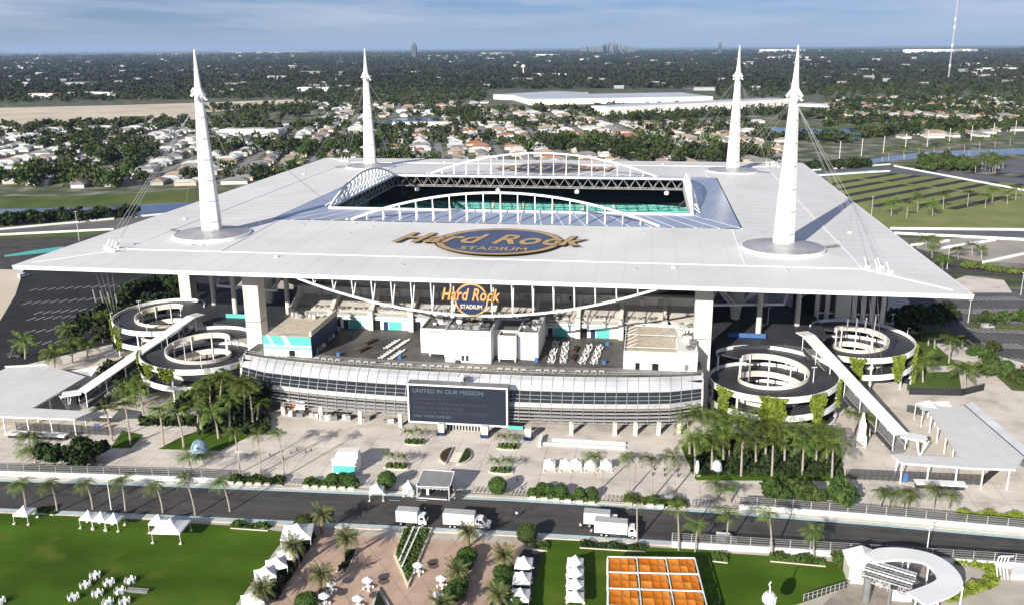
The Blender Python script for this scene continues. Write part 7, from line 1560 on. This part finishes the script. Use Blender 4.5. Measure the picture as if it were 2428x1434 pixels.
# ------------------------------------------------------------------ suburban trees
def blob_tree(r_, h, n, seed, leaf):
    rn = random.Random(seed); b = MB(); cl = [(rn.gauss(0, 0.4)*r_, rn.gauss(0, 0.4)*r_, h*0.6+rn.gauss(0, 0.18)*h, r_*rn.uniform(0.4, 0.65)) for k in range(8)]
    def fn(r):
        c = r.choice(cl); d = Vector((r.gauss(0, 1), r.gauss(0, 1), r.gauss(0, 1))).normalized()*c[3]*r.uniform(0.7, 1.05); return (c[0]+d.x, c[1]+d.y, max(0.5, c[2]+d.z*0.85))
    leafquads(b, fn, n, leaf, rn); return b
TM = [blob_tree(4.6+0.5*i, 8.5+i*0.7, 190, 100+i, 1.0).mesh('crown', [M_leaf, M_leafd, M_lime][i % 3]) for i in range(9)]
tk = MB(); tk.tube((0, 0, 0), (0, 0, 5), 0.35, 0.2, 6); TK = tk.mesh('trunk', M_bark)
pos = []
def ok_tree(x, y):
    q = px_of(x, y)
    if not (-60 < q[0] < 2490 and q[1] > 100): return None
    if blocked(x, y): return None
    return q
tries = 0
while len(pos) < 4300 and tries < 90000:
    tries += 1; u = rnd.random(); d_ = 560*(3000/560)**(u**0.85); a = rnd.uniform(R(54), R(134)); x, y = CAM.x+d_*math.cos(a), CAM.y+d_*math.sin(a)
    cl_ = math.sin(x*0.021+2*math.sin(y*0.013))+math.sin(y*0.024+1.7*math.sin(x*0.011))
    if d_ < 2200 and rnd.random() > (0.18+0.30*cl_ if d_ < 1250 else 0.5+0.45*cl_): continue
    q = ok_tree(x, y)
    if q: pos.append((d_, x, y, q))
def belt(px0, py0, px1, py1, n, jx, jy, out):
    for k in range(n):
        t = rnd.random(); p = G(px0+(px1-px0)*t+rnd.uniform(-jx, jx), py0+(py1-py0)*t+rnd.uniform(-jy, jy)); out.append(((p-CAM).length, p.x, p.y, (0, 0)))
belt(0, 308, 340, 298, 90, 3, 4, pos); belt(340, 300, 720, 270, 120, 5, 12, pos); belt(480, 262, 760, 258, 90, 5, 6, pos)
belt(0, 240, 760, 228, 240, 4, 5, pos); belt(700, 235, 1150, 226, 200, 5, 14, pos); belt(880, 312, 1060, 310, 40, 5, 3, pos); belt(1060, 270, 1130, 275, 60, 10, 10, pos)
belt(1260, 266, 1700, 258, 150, 4, 2, pos); belt(1440, 286, 1880, 268, 190, 6, 4, pos); belt(1960, 296, 2140, 286, 60, 4, 6, pos); belt(2040, 322, 2428, 300, 130, 5, 8, pos); belt(1780, 330, 2020, 338, 50, 4, 5, pos)
belt(1700, 225, 2428, 210, 260, 5, 10, pos); belt(2000, 260, 2428, 250, 160, 5, 16, pos); belt(1850, 280, 2000, 275, 50, 5, 6, pos)
pos.sort(key=lambda t: t[0])
far_v = []; far = [MB(), MB(), MB()]
NTR = 300
for k, (d_, x, y, q) in enumerate(pos[:NTR]):
    ti = rnd.randrange(9); q = px_of(x, y)
    t = thing('suburb_tree', ['mid green', 'dark green', 'bright green'][ti % 3]+' round tree among houses '+('left behind the stadium' if q[0] < 800 else ('behind the stadium roof' if q[0] < 1700 else 'right behind the stadium')), 'tree', (x, y, 0), rnd.random()*6.28, 'suburban street trees'); s = rnd.uniform(0.5, 1.25); t.scale = (s, s, s*rnd.uniform(0.85, 1.15))
    link('trunk', TK, t, False); link('crown', TM[ti], t, False)
# the rest of the wood, one mass per leaf tone: leaf clumps written with numpy
def forest(P, nleaf, leaf, m, rad, hgt, label):
    g = np.random.default_rng(len(P)); n = len(P); P = np.array(P); k = nleaf
    d = g.normal(size=(n, k, 3)); d /= np.linalg.norm(d, axis=2, keepdims=True); lob = g.normal(size=(n, 5, 3))*0.42; ci = g.integers(0, 5, size=(n, k)); base = np.take_along_axis(lob, ci[:, :, None].repeat(3, 2), 1)
    s = (g.uniform(0.55, 1.45, size=(n, 1, 1))*P[:, 2].reshape(n, 1, 1))
    c = (base+d*g.uniform(0.45, 0.62, size=(n, k, 1)))*np.array([rad, rad, hgt*0.42])*s; c[:, :, 2] = np.maximum(c[:, :, 2]+hgt*0.55*s[:, :, 0], 0.6); c[:, :, 0] += P[:, 0:1]; c[:, :, 1] += P[:, 1:2]
    nn = d+g.normal(size=(n, k, 3))*0.5+np.array([0, 0, 0.35]); nn /= np.linalg.norm(nn, axis=2, keepdims=True); a = np.cross(nn, g.normal(size=(n, k, 3))); a /= np.linalg.norm(a, axis=2, keepdims=True); bb = np.cross(nn, a); L_ = leaf*s
    V = np.stack([c-a*L_-bb*L_*0.8, c+a*L_-bb*L_*0.8, c+a*L_+bb*L_*0.8, c-a*L_+bb*L_*0.8], axis=2).reshape(-1, 3).astype(np.float32)
    me = bpy.data.meshes.new('woodland'); nq = n*k; me.vertices.add(nq*4); me.vertices.foreach_set('co', V.ravel()); me.loops.add(nq*4); me.loops.foreach_set('vertex_index', np.arange(nq*4, dtype=np.int32)); me.polygons.add(nq); me.polygons.foreach_set('loop_start', np.arange(0, nq*4, 4, dtype=np.int32)); me.polygons.foreach_set('loop_total', np.full(nq, 4, dtype=np.int32)); me.materials.append(m); me.update(); me.validate()
    link('woodland', me, label=label, cat='woodland', kind='stuff')
rest = [(x, y, 1.0) for d_, x, y, q in pos[NTR:]]
for i, (m_, lb) in enumerate(((M_leaf, 'mid green trees spread through the distant suburb'), (M_leafd, 'dark green trees spread through the distant suburb'), (M_lime, 'brighter green trees spread through the distant suburb'))):
    forest([rest[k] for k in range(len(rest)) if k % 3 == i], 44, 1.15, m_, 4.8, 9, lb)
hp = []
for k in range(15000):
    u = rnd.random(); d_ = 2400*(20000/2400)**u; a = rnd.uniform(R(60), R(130)); x, y = CAM.x+d_*math.cos(a), CAM.y+d_*math.sin(a); hp.append((x, y, 0.9+d_/7000))
forest(hp, 13, 2.6, mat('far_leaf', (0.013, 0.018, 0.012), 0.9, col2=(0.040, 0.045, 0.026), scale=0.0016), 11, 8, 'dark treetops merging towards the horizon')
# ------------------------------------------------------------------ haze
hz_ = MB().bx(-71000, 71000, -3100, 91000, -1.0, 460).build('haze', None, kind='stuff')
hm = bpy.data.materials.new('haze_air'); hm.use_nodes = True; nt = hm.node_tree; nt.nodes.clear(); o_ = nt.nodes.new('ShaderNodeOutputMaterial'); v_ = nt.nodes.new('ShaderNodeVolumePrincipled')
v_.inputs['Color'].default_value = (0.50, 0.70, 1.0, 1); v_.inputs['Density'].default_value = 2.5e-5; v_.inputs['Anisotropy'].default_value = 0.0
nt.links.new(v_.outputs[0], o_.inputs['Volume']); hz_.data.materials.append(hm); hz_['label'] = 'thin blue haze hanging over the whole plain'
